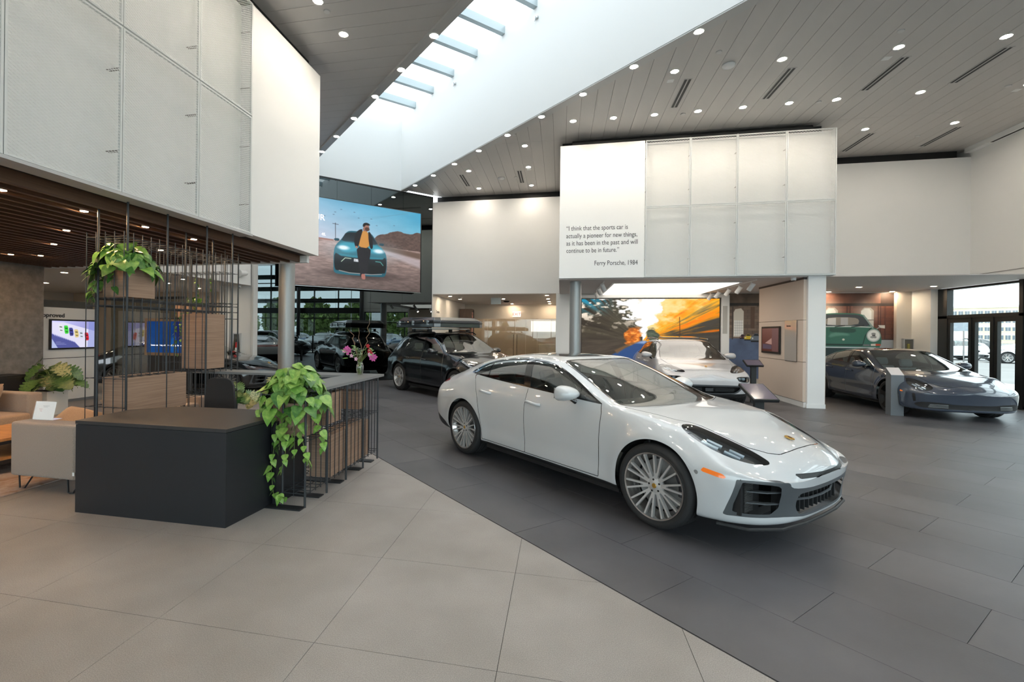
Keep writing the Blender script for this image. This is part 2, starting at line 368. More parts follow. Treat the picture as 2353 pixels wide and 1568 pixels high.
for i, (x, y) in enumerate(((-3.61, 7.38), (-3.63, 6.56), (-3.63, 4.7), (-3.63, 2.9), (-1.5, 2.9), (-1.5, 1.0), (1.2, .4), (-3.6, 1.), (-3.6, -1.2), (-1, -1.2))): lamp(x, y, ZC, '%s downlight from the far end in the ceiling left of the light well' % ORD[i], 'ceiling downlights left of the light well')
# ---- slot diffusers (linear air vents)
vf = MB()
for a in (-.07, .07): vf.box(a - .008, a + .008, -.6, .6, -.006, 0)
vf.box(-.012, .012, -.6, .6, -.006, 0).box(-.078, .078, -.608, -.59, -.006, 0).box(-.078, .078, .59, .608, -.006, 0)
vfo = vf.build('frame', mat('vent_frame', (.55, .54, .52), .5)); VF = vfo.data; bpy.data.objects.remove(vfo)
vs_ = MB().box(-.062, -.012, -.59, .59, -.002, 0).build('slot', BLACK); VS = vs_.data; bpy.data.objects.remove(vs_)
VL = ['in the ceiling before the quotation text', 'over the middle mesh panels', 'over the right end of the mesh panels', 'farthest right of the near row', 'just right of the mesh panels in the far row', 'beside the right wall in the far row', 'right one of the far left pair', 'left one of the far left pair']
for (x, y), l in zip(((2.38, 10.53), (4.16, 10.47), (5.95, 10.45), (7.45, 10.44), (7.40, 14.0), (9.16, 13.96), (-1.29, 15.2), (-3.12, 15.25)), VL):
    t = thing('ceiling_vent', 'long twin-slot air vent ' + l, 'air vent', (x, y, ZC - .001), 0, 'slot vents in the main ceiling')
    share('frame', VF, t); share('slot', VS, t); share('slot', VS, t, (.074, 0, 0))
# ---- detectors and sprinkler plates
dm = MB().lathe([(.11, 0), (.11, -.02), (.095, -.045), (.05, -.055), (0, -.055)], 28).build('x', WHITE2); DET = dm.data; bpy.data.objects.remove(dm)
pm = MB().lathe([(.05, 0), (.05, -.012), (.045, -.016), (0, -.016)], 20).build('x', mat('sprinkler_plate', (.6, .6, .59), .4)); SPR = pm.data; bpy.data.objects.remove(pm)
DET.shade_smooth()
for (x, y, l) in ((2.974, 9.55, 'round white smoke detector on the boards between the two middle downlights'), (-1.91, 15.19, 'round white smoke detector on the far ceiling before the blank panel')):
    o = link('smoke_detector', DET.copy(), WHITE2) if False else share('smoke_detector', DET, None, (x, y, ZC)); tag(o, l, 'detector')
for (x, y, l) in ((5.36, 9.0, 'above the near downlight row, right'), (2.67, 9.08, 'near the round smoke detector'), (5.31, 11.41, 'between the right lamps before the mesh panels'), (8.59, 11.36, 'beside the white tag near the right wall'), (8.58, 13.78, 'between the two far right vents'), (-1.2, 11.91, 'nearest the light well trim, far'), (2.65, 11.49, 'below the leftmost vent'), (-3.61, 6.8, 'in the left ceiling between two downlights'), (-1.45, 15.2, 'beside the far smoke detector')):
    tag(share('sprinkler_plate', SPR, None, (x, y, ZC)), 'small round sprinkler plate ' + l, 'sprinkler', 'sprinkler plates on the ceiling')
lb = MB().box(-.06, .06, -.06, .06, -.004, 0).box(-.03, .0, -.03, .03, -.006, -.004).build('x', WHITE2); LBM = lb.data; bpy.data.objects.remove(lb)
for (x, y, l) in ((2.06, 9.95, 'left of the leftmost vent'), (5.65, 9.85, 'beside the third near downlight'), (8.9, 11.59, 'near the right wall'), (-.99, 14.55, 'before the blank far panel')):
    tag(share('ceiling_label', LBM, None, (x, y, ZC)), 'small white square ceiling tag ' + l, 'label', 'white tags on the ceiling')

# ================================================================== BOXES (upper walls)
ZB, ZX = 3.07, 6.42
def revealed(x0, x1, y0, y1):
    pass
def wbox(name, x0, x1, y0, y1, z0, z1, m, label, bevel=0):
    return struct(MB().box(x0, x1, y0, y1, z0, z1).build(name, m, bevel=bevel), label)
# left mezzanine: carcass set back .16 behind the mesh, panel proud of it
wbox('wall_left', -8.5, -4.62, -6.9, 6.15, ZB, ZX, WHITE, 'white upper wall behind the expanded mesh on the left')
wbox('wall_left', -8.5, -4.43, 6.15, 8.12, ZB, ZX, WHITE, 'blank white end of the upper volume on the left')
wbox('wall_left_upstand', -8.5, -4.60, -6.9, 8.0, ZX, ZC, BLACK, 'black recess between the left upper wall and ceiling')
wbox('trim_3', -4.62, -4.40, -6.9, 6.15, ZB - .03, ZB, mat('edge_trim_grey', (.5, .5, .5), .5), 'narrow grey bottom edge of the left upper wall')
# mesh panels
MESHM = mat('white_expanded_steel', (.88, .88, .86), .5)
FRAMEM = mat('mesh_frame_white', (.66, .68, .67), .4, .1)
def mesh_panel(parent, a0, a1, z0, z1, plane, axis, lw=.062, sw=.031, r=.0013, fr=.02):
    """expanded metal: two families of diagonal strands inside a frame. axis 'y': panel lies along y at x=plane; 'x': along x at y=plane"""
    mb = MB(); W_, H_ = a1 - a0, z1 - z0; k = sw / lw
    def P(a, z, o=0): return (plane + o, a, z) if axis == 'y' else (a, plane + o, z)
    sgn = 1 if axis == 'y' else -1
    n = int((W_ + H_ / k) / lw) + 1
    for i in range(n):
        c = lw * (i + .5)
        # strand a + z/k = c
        pts = []
        aa = min(c, W_); zz = (c - aa) * k
        ab = max(0, c - H_ / k); zb = (c - ab) * k
        if abs(aa - ab) < .01: continue
        for mir in (0, 1):
            A = (a0 + aa, z0 + zz) if not mir else (a1 - aa, z0 + zz); B = (a0 + ab, z0 + zb) if not mir else (a1 - ab, z0 + zb)
            ux, uz = (B[0] - A[0]), (B[1] - A[1]); l = math.hypot(ux, uz); nx, nz = -uz / l * r, ux / l * r
            o = 0.0015 * sgn * mir; dpt = .004 * sgn
            v = [P(A[0] + nx, A[1] + nz, o), P(A[0] - nx, A[1] - nz, o), P(B[0] - nx, B[1] - nz, o), P(B[0] + nx, B[1] + nz, o),
                 P(A[0] + nx, A[1] + nz, o - dpt), P(A[0] - nx, A[1] - nz, o - dpt), P(B[0] - nx, B[1] - nz, o - dpt), P(B[0] + nx, B[1] + nz, o - dpt)]
            mb.add(v, [(0, 1, 2, 3), (7, 6, 5, 4), (0, 4, 5, 1), (2, 6, 7, 3), (1, 5, 6, 2), (3, 7, 4, 0)])
    tag(mb.build('expanded_mesh', MESHM, parent, fix=False), kind='stuff')
    f = MB(); t = fr; d0, d1 = (plane - .02, plane + .008) if axis == 'y' else (plane - .008, plane + .02)
    def B(a, b, c, e):
        f.box(d0, d1, a, b, c, e) if axis == 'y' else f.box(a, b, d0, d1, c, e)
    B(a0, a0 + t, z0, z1); B(a1 - t, a1, z0, z1); B(a0 + t, a1 - t, z0, z0 + t); B(a0 + t, a1 - t, z1 - t, z1)
    f.build('frame', FRAMEM, parent)
    # stand-off pins
    for zz in (z0 + .25 * H_, z0 + .75 * H_):
        for aa in (a0 + .012, a1 - .012):
            p = MB()
            if axis == 'y': p.bar((plane - .18, aa, zz), (plane, aa, zz), .006, 6)
            else: p.bar((aa, plane, zz), (aa, plane + .15, zz), .006, 6)
            p.build('standoff_pin', mat('pin_steel', (.3, .28, .26), .5, .5), parent)
side = ['beside the blank white end', 'second from the blank white end', 'third from the blank white end', 'fourth from the blank white end', 'fifth from the blank white end', 'sixth from the blank white end']
ys = [6.14, 5.115, 4.06, 3.0, 1.94, .88, -.18]
for i in range(6):
    for (z0, z1, w) in ((ZB + .01, 4.77, 'lower'), (4.79, ZX, 'upper')):
        t = thing('mesh_screen', '%s white mesh screen on the left upper wall, %s' % (w, side[i]), 'mesh screen', (0, 0, 0), 0, 'mesh screens on the left upper wall')
        mesh_panel(t, ys[i + 1] + .004, ys[i] - .004, z0, z1, -4.43, 'y')
# quotation box
wbox('wall_back', -.05, 6.11, 12.46, 17.1, ZB, ZX, WHITE, 'upper white wall behind the mesh and quotation panels')
qp = struct(MB().box(-.05, 1.985, 12.3, 12.462, ZB, ZX).build('wall_quotation', WHITE2), 'white panel lettered with a quotation')
wbox('wall_back_side', 6.07, 6.11, 12.32, 12.47, ZB, ZX, WHITE2, 'white return edge at the right of the mesh panels')
wbox('trim_4', 1.985, 6.11, 12.3, 12.46, ZB - .0, ZB + .02, FRAMEM, 'bottom sill of the back mesh panels')
xs = [2.0, 3.02, 4.05, 5.09, 6.105]
ql = ['beside the quotation panel', 'second from the quotation panel', 'third from the quotation panel', 'at the right end']
for i in range(4):
    for (z0, z1, w) in ((ZB + .02, 4.775, 'lower'), (4.79, ZX, 'upper')):
        t = thing('mesh_screen', '%s white mesh screen over the road picture, %s' % (w, ql[i]), 'mesh screen', (0, 0, 0), 0, 'mesh screens over the road picture')
        mesh_panel(t, xs[i] + .004, xs[i + 1] - .004, z0, z1, 12.3, 'x')
INK = mat('dark_lettering', (.035, .035, .04), .5)
for (s, x, z, w) in (('\u201cI think that the sports car is', .113, 4.27, 1.48), ('actually a pioneer for new things,', .115, 4.08, 1.70), ('as it has been in the past and will', .117, 3.895, 1.71), ('continue to be in future.\u201d', .119, 3.71, 1.27)):
    lettering(s, .165, (x, 12.299, z), -PI / 2, INK, qp, width=w)
lettering('Ferry Porsche, 1984', .165, (.805, 12.299, 3.385), -PI / 2, INK, qp, width=1.02)
wbox('wall_back_upstand', -.0, 6.0, 12.75, 17.1, ZX, ZC, BLACK, 'black recess above the quotation wall')
# dark beam above
struct(MB().bar((.25, 12.55, 6.52), (5.7, 12.55, 6.52), .09, 12).build('trim_5', BLACK, smooth=False), 'black round duct in the ceiling recess')
# far-left white box
wbox('wall_far', -4.6, -.05, 16.8, 17.1, ZB, ZX, WHITE, 'blank white upper wall at the far end')
wbox('wall_far_upstand', -4.5, -.05, 17.0, 17.1, ZX, ZC, BLACK, 'black recess above the far white wall')
# right white box
wbox('wall_niche', 6.11, 10.5, 14.93, 17.1, ZB, ZX, WHITE, 'blank white upper wall over the niche with the green car picture')
wbox('wall_niche_upstand', 6.11, 10.3, 15.1, 17.1, ZX, ZC, BLACK, 'black recess above the niche wall')
# right wall
wbox('wall_right', 10.5, 10.8, 7.6, 17.1, ZB, ZC + .1, WHITE, 'white upper right hand wall')
wbox('trim_6', 10.35, 10.5, -7, 14.93, ZC - .12, ZC, WHITE2, 'white ceiling edge along the right wall')
struct(MB().box(10.38, 10.44, 11.2, 14.2, ZC - .124, ZC - .119).build('trim_7', BLACK), 'dark slot in the white ceiling edge')
wbox('trim_8', 10.487, 10.5, 7.6, 14.93, 3.30, 3.312, mat('shadow_line', (.3, .28, .27), .7), 'fine shadow line along the right wall')
# ================================================================== lower spaces: soffits
wbox('ceiling', -.05, 10.5, 12.47, 17.1, ZB - .02, ZB, SOFFIT, 'painted soffit under the back upper walls')
wbox('ceiling', -4.6, -.05, 16.8, 25.2, ZB - .02, ZB, SOFFIT, 'soffit of the corridor at the far end')
wbox('wall_back_lower', -.05, 5.15, 16.95, 17.1, 0, ZB, WHITE, 'white wall framing the road picture')
wbox('wall_niche_lower', 5.15, 10.9, 16.95, 17.1, 0, ZB, WARMW, 'warm grey wall behind the picture walls')
wbox('wall_niche_return', 9.97, 10.45, 16.8, 16.95, 0, ZB, WARMW, 'warm grey wall right of the green car picture')
wbox('wall_niche_corner', 10.36, 10.6, 16.05, 16.9, 0, ZB, WHITE, 'white corner pier left of the glass doors')
wbox('wall_right_end', 10.5, 10.8, 16.2, 17.1, 0, ZC, WHITE, 'end of the right hand wall')
# corridor shell
wbox('wall_corridor_left', -4.75, -4.6, 16.8, 25.2, 0, ZX, WHITE2, 'white left side wall of the corridor')
wbox('wall_corridor_right', -.16, -.04, 16.8, 25.2, 0, ZB, WHITE, 'white right side wall of the corridor')
wbox('wall_corridor_pier', -.04, .62, 16.9, 17.1, 0, ZB, WHITE, 'white pier between corridor and road picture')
wbox('wall_corridor_header', -4.6, -.16, 22.9, 23.0, 2.35, ZB, WARMW, 'warm grey header over the glass doors of the corridor')
for x_ in (-3.6, -2.3, -1.0): lamp(x_, 24.1, ZB - .02, 'added fill downlight behind the corridor glass, %s' % {-3.6: 'left', -2.3: 'middle', -1.0: 'right'}[x_], 'added fill downlights behind the corridor glass', LENSW)  # fill lamps added to brighten the space seen through the corridor glass
wbox('wall_corridor_end', -4.6, -.16, 25.0, 25.2, 0, ZB, WARMW, 'end wall behind the corridor glass')
for (x, y, l) in ((-4.15, 17.7, 'first of the left row'), (-4.1, 19.3, 'second of the left row'), (-2.28, 19.2, 'beside the hanging clear sign'), (-2.26, 22.5, 'just before the EXIT sign'), (-.5, 17.5, 'first of the right row'), (-.5, 19.3, 'second of the right row'), (-.5, 20.9, 'third of the right row'), (-.5, 22.4, 'fourth of the right row')):
    lamp(x, y, ZB - .02, 'corridor soffit downlight, ' + l, 'corridor downlights', LENSW)
for (x, y, l) in ((8.1, 15.18, 'front middle'), (9.81, 15.1, 'front right, nearest the glass doors'), (9.81, 16.73, 'rear right, over the beige wall'), (8.1, 16.7, 'rear, close to the green car picture'), (6.6, 15.18, 'front left, behind the display pier')):
    lamp(x, y, ZB - .02, 'niche soffit downlight, ' + l, 'niche downlights', LENSW)

# ================================================================== mirrored dark glass wall
MIR = mat_thin_glass('x_unused')
MIR = bpy.data.materials.new('dark_mirrored_glass'); MIR.use_nodes = True
n, N, L = nodes_of(MIR); b = N['Principled BSDF']; b.inputs['Base Color'].default_value = (.125, .145, .15, 1); b.inputs['Metallic'].default_value = 1; b.inputs['Roughness'].default_value = .0
mw = struct(MB().prism([wp(3.6, 21.42), wp(12.2, 21.42), wp(12.2, 21.6), wp(3.6, 21.6)], 0, 6.62).build('wall_mirror', BLACK), 'wall of dark mirrored glass panes')
for i in range(8):
    s0 = 2.62 + (i - .0) * 1.0 if False else 5.02 + 1.185 * (i - 3); s1 = s0 + 1.185
    s0 = max(s0, 2.62); s1 = min(s1, 8.59)
    if s1 - s0 < .05: continue
    for z0, z1 in ((.02, 1.52), (1.527, 6.55)):
        tilt = random.uniform(-.0015, .0015)
        P = [wp((s0 + .003) * S2, 21.36 + tilt), wp((s1 - .003) * S2, 21.36 - tilt), wp((s1 - .003) * S2, 21.41), wp((s0 + .003) * S2, 21.41)]
        MB().prism(P, z0, z1).build('pane', MIR, mw)
wall_poly([wp(3.6, 21.34), wp(12.15, 21.34), wp(12.15, 21.42), wp(3.6, 21.42)], 6.55, 6.6, 'trim_9', DARKMET, 'dark top edge of the mirrored wall')
# ================================================================== left lower rooms
wbox('wall_lounge', -13, -10.5, 3.0, 7.88, 0, ZB, mat('grey_concrete_panel', (.19, .18, .17), .8, noise=(9, .25, 8), bump=(40, .25)), 'rough grey concrete wall of the lounge')
LC = mat('lounge_back_ceiling', (.70, .64, .58), .6)
wbox('ceiling', -18, -8.95, 8.12, 14.6, 2.98, 3.05, LC, 'pale ceiling of the room behind the lounge')
wbox('wall_fascia', -9.0, -8.9, 8.12, 12.6, 2.98, ZC, WHITE, 'white fascia above the room behind the lounge')
wbox('wall_lounge_pier', -9.95, -8.86, 12.4, 12.56, 0, 3.0, WHITE, 'white pier carrying the fire extinguisher')
wbox('trim_10', -8.86, -8.80, 12.36, 12.58, 0, ZX, mat('pale_corner_trim', (.7, .7, .68), .4), 'pale corner trim beside the mirrored wall')
wbox('wall_rear_room', -18, -9.95, 14.4, 14.6, 0, 3.0, mat('tan_wall', (.62, .50, .37), .6), 'tan wall at the back of the left room')
wbox('wall_rear_room_left', -18, -17.8, 3, 14.5, 0, 3.0, WARMW, 'far left wall of the left room')
wbox('wall_left_low', -18, -17.8, -7, 3, 0, 3.0, WARMW, 'lower left wall')
for i, (x, y) in enumerate(((-11.4, 9.0), (-9.6, 10.6), (-12.3, 10.6), (-14.6, 11), (-10.9, 11.5), (-12.9, 11.6), (-11.2, 13))):
    lamp(x, y, 2.98, '%s nearest downlight in the pale ceiling behind the lounge' % ORD[i], 'downlights of the left rear room', LENSW)
# wooden slat ceiling of the lounge
WOODD = mat_wood('walnut_slat', (.075, .035, .018), (.17, .085, .045), (1.5, .25, 8), .5)
sl = struct(MB().box(-13, -4.62, -6.9, 8.1, ZB + .0 - .001, ZB + .04).build('ceiling', mat('dark_slat_backing', (.03, .022, .018), .8)), 'dark ceiling with walnut slats over the lounge')
smb = MB().box(-.028, .028, -6.8, 8.02, -.125, -.001).build('slat', WOODD); SLM = smb.data; bpy.data.objects.remove(smb)
x = -4.78
while x > -12.9: share('slat', SLM, sl, (x, 0, ZB)); x -= .205
wbox('trim_11', -13, -4.62, 8.04, 8.12, ZB - .13, ZB, WHITE2, 'white end edge of the slatted ceiling')
SPOTW = mat('slat_downlight', (1, .9, .8), .4, emit=(1, .62, .32), estr=LAMP * 3.2)
lw2 = MB().lathe([(.035, 0), (0, 0)], 16).build('lens', SPOTW); LENS2 = lw2.data; bpy.data.objects.remove(lw2)
SLB = ['first from the left in the outer row', 'second from the left in the outer row', 'third from the left in the outer row', 'fourth from the left in the outer row', 'in the second row above the high trailing plant', 'at the far end of the second row', 'at the near end of the second row', 'at the far end of the third row', 'nearer of the third row', 'deepest pair, right one', 'deepest pair, left one', 'above the coffee table', 'above the far left sofa']
for gx, gy in [(-5.087, 3.44), (-5.087, 4.22), (-5.087, 5.0), (-5.087, 5.8), (-6.317, 5.01), (-6.317, 6.5), (-6.317, 3.5), (-7.547, 5.8), (-7.547, 4.3), (-8.98, 6.68), (-9.39, 6.5), (-6.317, 2.0), (-7.547, 2.8)]:
    t = thing('slat_spotlight', 'small spotlight between the walnut slats ' + SLB.pop(0), 'ceiling light', (gx, gy, ZB - .118), 0, 'spotlights in the slatted ceiling')
    MB().lathe([(.04, .055), (.04, -.004), (.036, -.004)], 16).build('ring', TRIMM, t, fix=False); share('lens', LENS2, t, (0, 0, -.005))
# ================================================================== columns
COLM = mat('silver_column_paint', (.36, .375, .375), .36, .5)
for (x, y, z1, l) in ((-5.2, 8.32, ZB, 'round silver column beside the slatted ceiling'), (.38, 12.95, ZB, 'round silver column left of the road picture')):
    t = thing('column', l, 'column', (x, y, 0)); o = MB().lathe([(.15, 0), (.15, z1)], 40).build('shaft', COLM, t); auto_smooth(o)
    auto_smooth(MB().lathe([(.165, 0), (.165, .02), (.152, .035)], 40).build('collar', COLM, t)); t['kind'] = 'structure' if False else 'object'; del t['kind']
# ================================================================== pillar wall with displays
pw = struct(MB().box(5.62, 5.98, 12.44, 15.1, 0, ZB).build('wall_display', WHITE2), 'white pier clad with beige display panels')
BEI = mat('beige_laminate_panel', (.72, .61, .52), .55)
for z0, z1 in ((.13, 1.055), (1.065, 2.045), (2.055, 3.0)): MB().box(5.56, 5.62, 12.52, 15.06, z0, z1).build('panel', BEI, pw)
MB().box(5.57, 5.62, 12.5, 15.08, 0, .12).build('baseboard', WHITE2, pw)
MB().box(5.6, 5.99, 12.425, 12.44, 0, .10).build('baseboard', WHITE2, pw)
MB().box(5.555, 5.62, 12.5, 15.08, 3.0, ZB).build('top_reveal', mat('brown_reveal', (.07, .055, .05), .6), pw)
MB().box(5.98, 5.99, 12.45, 15.1, .1, ZB).build('side_panel', BEI, pw)
# ================================================================== glazed right wall
GL = mat_thin_glass('window_glass', (.93, .97, .96), .05)
def frame_y(name, x, y0, y1, z0, z1, parts, label, w=.06, d=.14, m=DARKMET):
    """glazed frame in the plane x; parts: list of ('v',y) and ('h',z)"""
    f = struct(MB().box(x, x + d, y0, y0 + w, z0, z1).box(x, x + d, y1 - w, y1, z0, z1).box(x, x + d, y0, y1, z0, z0 + w).box(x, x + d, y0, y1, z1 - w, z1).build(name, m), label)
    for k, p in parts:
        if k == 'v': MB().box(x + .01, x + d - .01, p - w / 2, p + w / 2, z0 + w, z1 - w).build('mullion', m, f)
        else: MB().box(x + .012, x + d - .012, y0 + w, y1 - w, p - w / 2, p + w / 2).build('transom', m, f)
    MB().box(x + d / 2 - .004, x + d / 2 + .004, y0 + w, y1 - w, z0 + w, z1 - w).build('pane', GL, f)
    return f
frame_y('window_2', 10.55, 13.55, 16.1, 2.24, ZB - .03, [('v', 15.75)], 'clear glass transom over the entrance doors', .05)
for i, (y0, y1, l) in enumerate(((14.95, 15.72, 'leftmost glass leaf of the entrance with a long pull handle'), (14.3, 14.92, 'middle glass leaf of the entrance'), (13.62, 14.27, 'right glass leaf of the entrance'))):
    w = .09; x = 10.55; d = struct(MB().box(x, x + .08, y0, y0 + w, .01, 2.2).box(x, x + .08, y1 - w, y1, .01, 2.2).box(x, x + .08, y0 + w, y1 - w, .01, .12).box(x, x + .08, y0 + w, y1 - w, 2.08, 2.2).build('door_%d' % (i + 1), DARKMET), l)
    MB().box(x + .036, x + .044, y0 + w, y1 - w, .12, 2.08).build('pane', GL, d)
    if i == 0: MB().bar((x - .06, y0 + .14, .5), (x - .06, y0 + .14, 1.85), .014, 10).bar((x - .06, y0 + .14, .7), (x, y0 + .07, .7), .009, 8).bar((x - .06, y0 + .14, 1.65), (x, y0 + .07, 1.65), .009, 8).build('pull_handle', CHROME, d)
struct(MB().box(10.53, 10.68, 15.72, 16.12, 0, ZB - .03).box(10.53, 10.68, 13.5, 13.6, 0, ZB).box(10.53, 10.68, 14.27, 14.3, 0, 2.24).box(10.53, 10.68, 14.92, 14.95, 0, 2.24).box(10.53, 10.68, 13.5, 16.1, 2.2, 2.27).build('door_frame', DARKMET), 'dark frame of the entrance')
frame_y('window_3', 10.55, 7.65, 13.5, 0.02, ZB, [('v', 9.1), ('v', 10.55), ('v', 12.0), ('h', 2.3)], 'shop window right of the entrance')
frame_y('window_4', 10.55, -6.9, 7.6, 0.02, ZC + .1, [('v', -5.4), ('v', -3.6), ('v', -1.8), ('v', 0), ('v', 1.8), ('v', 3.6), ('v', 5.6), ('h', 2.6), ('h', 3.9), ('h', 5.2)], 'tall glazed front wall of the showroom')
for k_, z_ in enumerate((3.75, 4.65, 5.55)): struct(MB().box(10.75, 11.15, -6.9, 7.6, z_, z_ + .30).build('trim_%d' % (20 + k_), DARKMET), ['lowest', 'middle', 'highest'][k_] + ' dark sunshade band outside the tall glazing')
struct(MB().box(10.4, 10.56, -6.9, 7.6, 2.95, 3.35).build('trim_12', DARKMET), 'dark transom band across the tall glazing')
for i, y in enumerate((7.62, 2.6, -2.2)):
    tag(recenter(MB().lathe([(.14, 0), (.14, ZC)], 24, c=(10.1, y, 0)).build('steel_post', mat('dark_post', (.09, .09, .095), .4, .3), smooth=True)), ['round dark steel post at the join of tall glazing and white wall', 'round dark steel post before the middle of the tall glazing', 'round dark steel post before the near tall glazing'][i], 'post')
# rear wall behind the camera, with windows too
wbox('wall_front', -18, 10.8, -7.2, -6.9, 5.2, ZC + .1, WHITE, 'wall over the glazing behind the viewpoint')
struct(MB().box(-18, -9, -7.2, -6.9, 0, 5.2).build('wall_front', WHITE), 'white wall behind the viewpoint')
f = struct(MB().box(-9, 10.55, -7.1, -6.95, 5.1, 5.2).box(-9, 10.55, -7.1, -6.95, 0, .06).box(-9, -8.9, -7.1, -6.95, 0, 5.2).box(10.45, 10.55, -7.1, -6.95, 0, 5.2).build('window_5', DARKMET), 'glazed wall behind the viewpoint')
for x in range(-7, 10, 2): MB().box(x - .03, x + .03, -7.08, -6.97, .06, 5.1).build('mullion', DARKMET, f)
MB().box(-8.9, 10.45, -7.03, -7.02, .06, 5.1).build('pane', GL, f)
# exterior ground
gd = struct(MB().box(-60, 220, -120, 240, -.25, -.06).build('ground', mat('asphalt', (.17, .17, .17), .9, noise=(.4, .12, 6))), 'asphalt of the car park outside')
struct(MB().box(10.8, 16.2, -12, 30, -.06, -.01).build('pavement', mat('concrete_pavement', (.36, .34, .31), .8)), 'pale concrete pavement outside the glass doors')
# ================================================================== CARS
def hermite(tab, x):
    """monotone cubic through (x, v) rows"""
    X = np.array([t[0] for t in tab], float); Y = np.array([t[1] for t in tab], float); x = np.asarray(x, float)
    h = np.diff(X); d = np.diff(Y) / h; m = np.zeros(len(X)); m[0] = d[0]; m[-1] = d[-1]
    for i in range(1, len(X) - 1):
        if d[i - 1] * d[i] > 0: w1 = 2 * h[i] + h[i - 1]; w2 = h[i] + 2 * h[i - 1]; m[i] = (w1 + w2) / (w1 / d[i - 1] + w2 / d[i])
    i = np.clip(np.searchsorted(X, x) - 1, 0, len(X) - 2); t = (x - X[i]) / h[i]
    r = (2 * t**3 - 3 * t**2 + 1) * Y[i] + (t**3 - 2 * t**2 + t) * h[i] * m[i] + (-2 * t**3 + 3 * t**2) * Y[i + 1] + (t**3 - t**2) * h[i] * m[i + 1]
    return r
def bspl_matrix(n, sub):
    """uniform cubic B-spline evaluation matrix over n control points, phantom ends"""
    ts = np.linspace(0, n - 1, (n - 1) * sub + 1); M = np.zeros((len(ts), n))
    for a, t in enumerate(ts):
        i = min(int(t), n - 2); u = t - i; w = [(1 - u)**3 / 6, (3 * u**3 - 6 * u**2 + 4) / 6, (-3 * u**3 + 3 * u**2 + 3 * u + 1) / 6, u**3 / 6]
        for k, ww in zip((i - 1, i, i + 1, i + 2), w):
            if k < 0: M[a, 0] += 2 * ww; M[a, 1] -= ww
            elif k >= n: M[a, n - 1] += 2 * ww; M[a, n - 2] -= ww
            else: M[a, k] += ww
    return ts, M
def split_mesh(V, A, F, s):
    """cut a triangle mesh along s=0. returns (V,A,Fneg,Fpos); A = extra vertex attributes"""
    s = np.where(np.abs(s) < 1e-7, 1e-7, s); sg = s > 0; c = sg[F].sum(1)
    neg, pos = F[c == 0], F[c == 3]; mx = F[(c == 1) | (c == 2)]
    if len(mx) == 0: return V, A, neg, pos, s
    k = sg[mx].sum(1); odd = np.where(k == 1, True, False)      # the single vertex is positive if k==1
    lone = np.argmax(sg[mx] == odd[:, None], 1); r = np.arange(len(mx))
    a, b, cc = mx[r, lone], mx[r, (lone + 1) % 3], mx[r, (lone + 2) % 3]
    E = np.concatenate([np.stack([a, b], 1), np.stack([a, cc], 1)]); Es = np.sort(E, 1); U, inv = np.unique(Es, axis=0, return_inverse=True); inv = inv.ravel()
    t = s[U[:, 0]] / (s[U[:, 0]] - s[U[:, 1]]); nv = V[U[:, 0]] * (1 - t)[:, None] + V[U[:, 1]] * t[:, None]; na = A[U[:, 0]] * (1 - t)[:, None] + A[U[:, 1]] * t[:, None]
    n0 = len(V); ab = inv[:len(mx)] + n0; ac = inv[len(mx):] + n0
    T1 = np.stack([a, ab, ac], 1); T2 = np.stack([ab, b, cc], 1); T3 = np.stack([ab, cc, ac], 1)
    P = [pos, T1[odd], T2[~odd], T3[~odd]]; Nn = [neg, T1[~odd], T2[odd], T3[odd]]
    return np.concatenate([V, nv]), np.concatenate([A, na]), np.concatenate(Nn), np.concatenate(P), np.concatenate([s, np.zeros(len(nv))])
def sd_poly(P, poly):
    """signed distance of points (n,2) to a polygon, negative inside"""
    poly = np.asarray(poly, float); n = len(poly); d = np.full(len(P), 1e9); ins = np.zeros(len(P), bool)
    for i in range(n):
        a, b = poly[i], poly[(i + 1) % n]; e = b - a; w = P - a; t = np.clip((w @ e) / (e @ e), 0, 1); q = w - t[:, None] * e
        d = np.minimum(d, np.hypot(q[:, 0], q[:, 1]))
        c = ((a[1] <= P[:, 1]) & (b[1] > P[:, 1])) | ((b[1] <= P[:, 1]) & (a[1] > P[:, 1]))
        with np.errstate(divide='ignore', invalid='ignore'): xi = a[0] + (P[:, 1] - a[1]) / (b[1] - a[1]) * (b[0] - a[0])
        ins ^= c & (P[:, 0] < xi)
    return np.where(ins, -d, d)
def sd_line(P, line):
    line = np.asarray(line, float); d = np.full(len(P), 1e9)
    for a, b in zip(line[:-1], line[1:]):
        e = b - a; w = P - a; t = np.clip((w @ e) / (e @ e), 0, 1); q = w - t[:, None] * e; d = np.minimum(d, np.hypot(q[:, 0], q[:, 1]))
    return d
def smooth_poly(poly, it=2):
    P = np.asarray(poly, float)
    for _ in range(it):
        Q = np.roll(P, -1, 0); P = np.stack([P * .75 + Q * .25, P * .25 + Q * .75], 1).reshape(-1, 2)
    return P

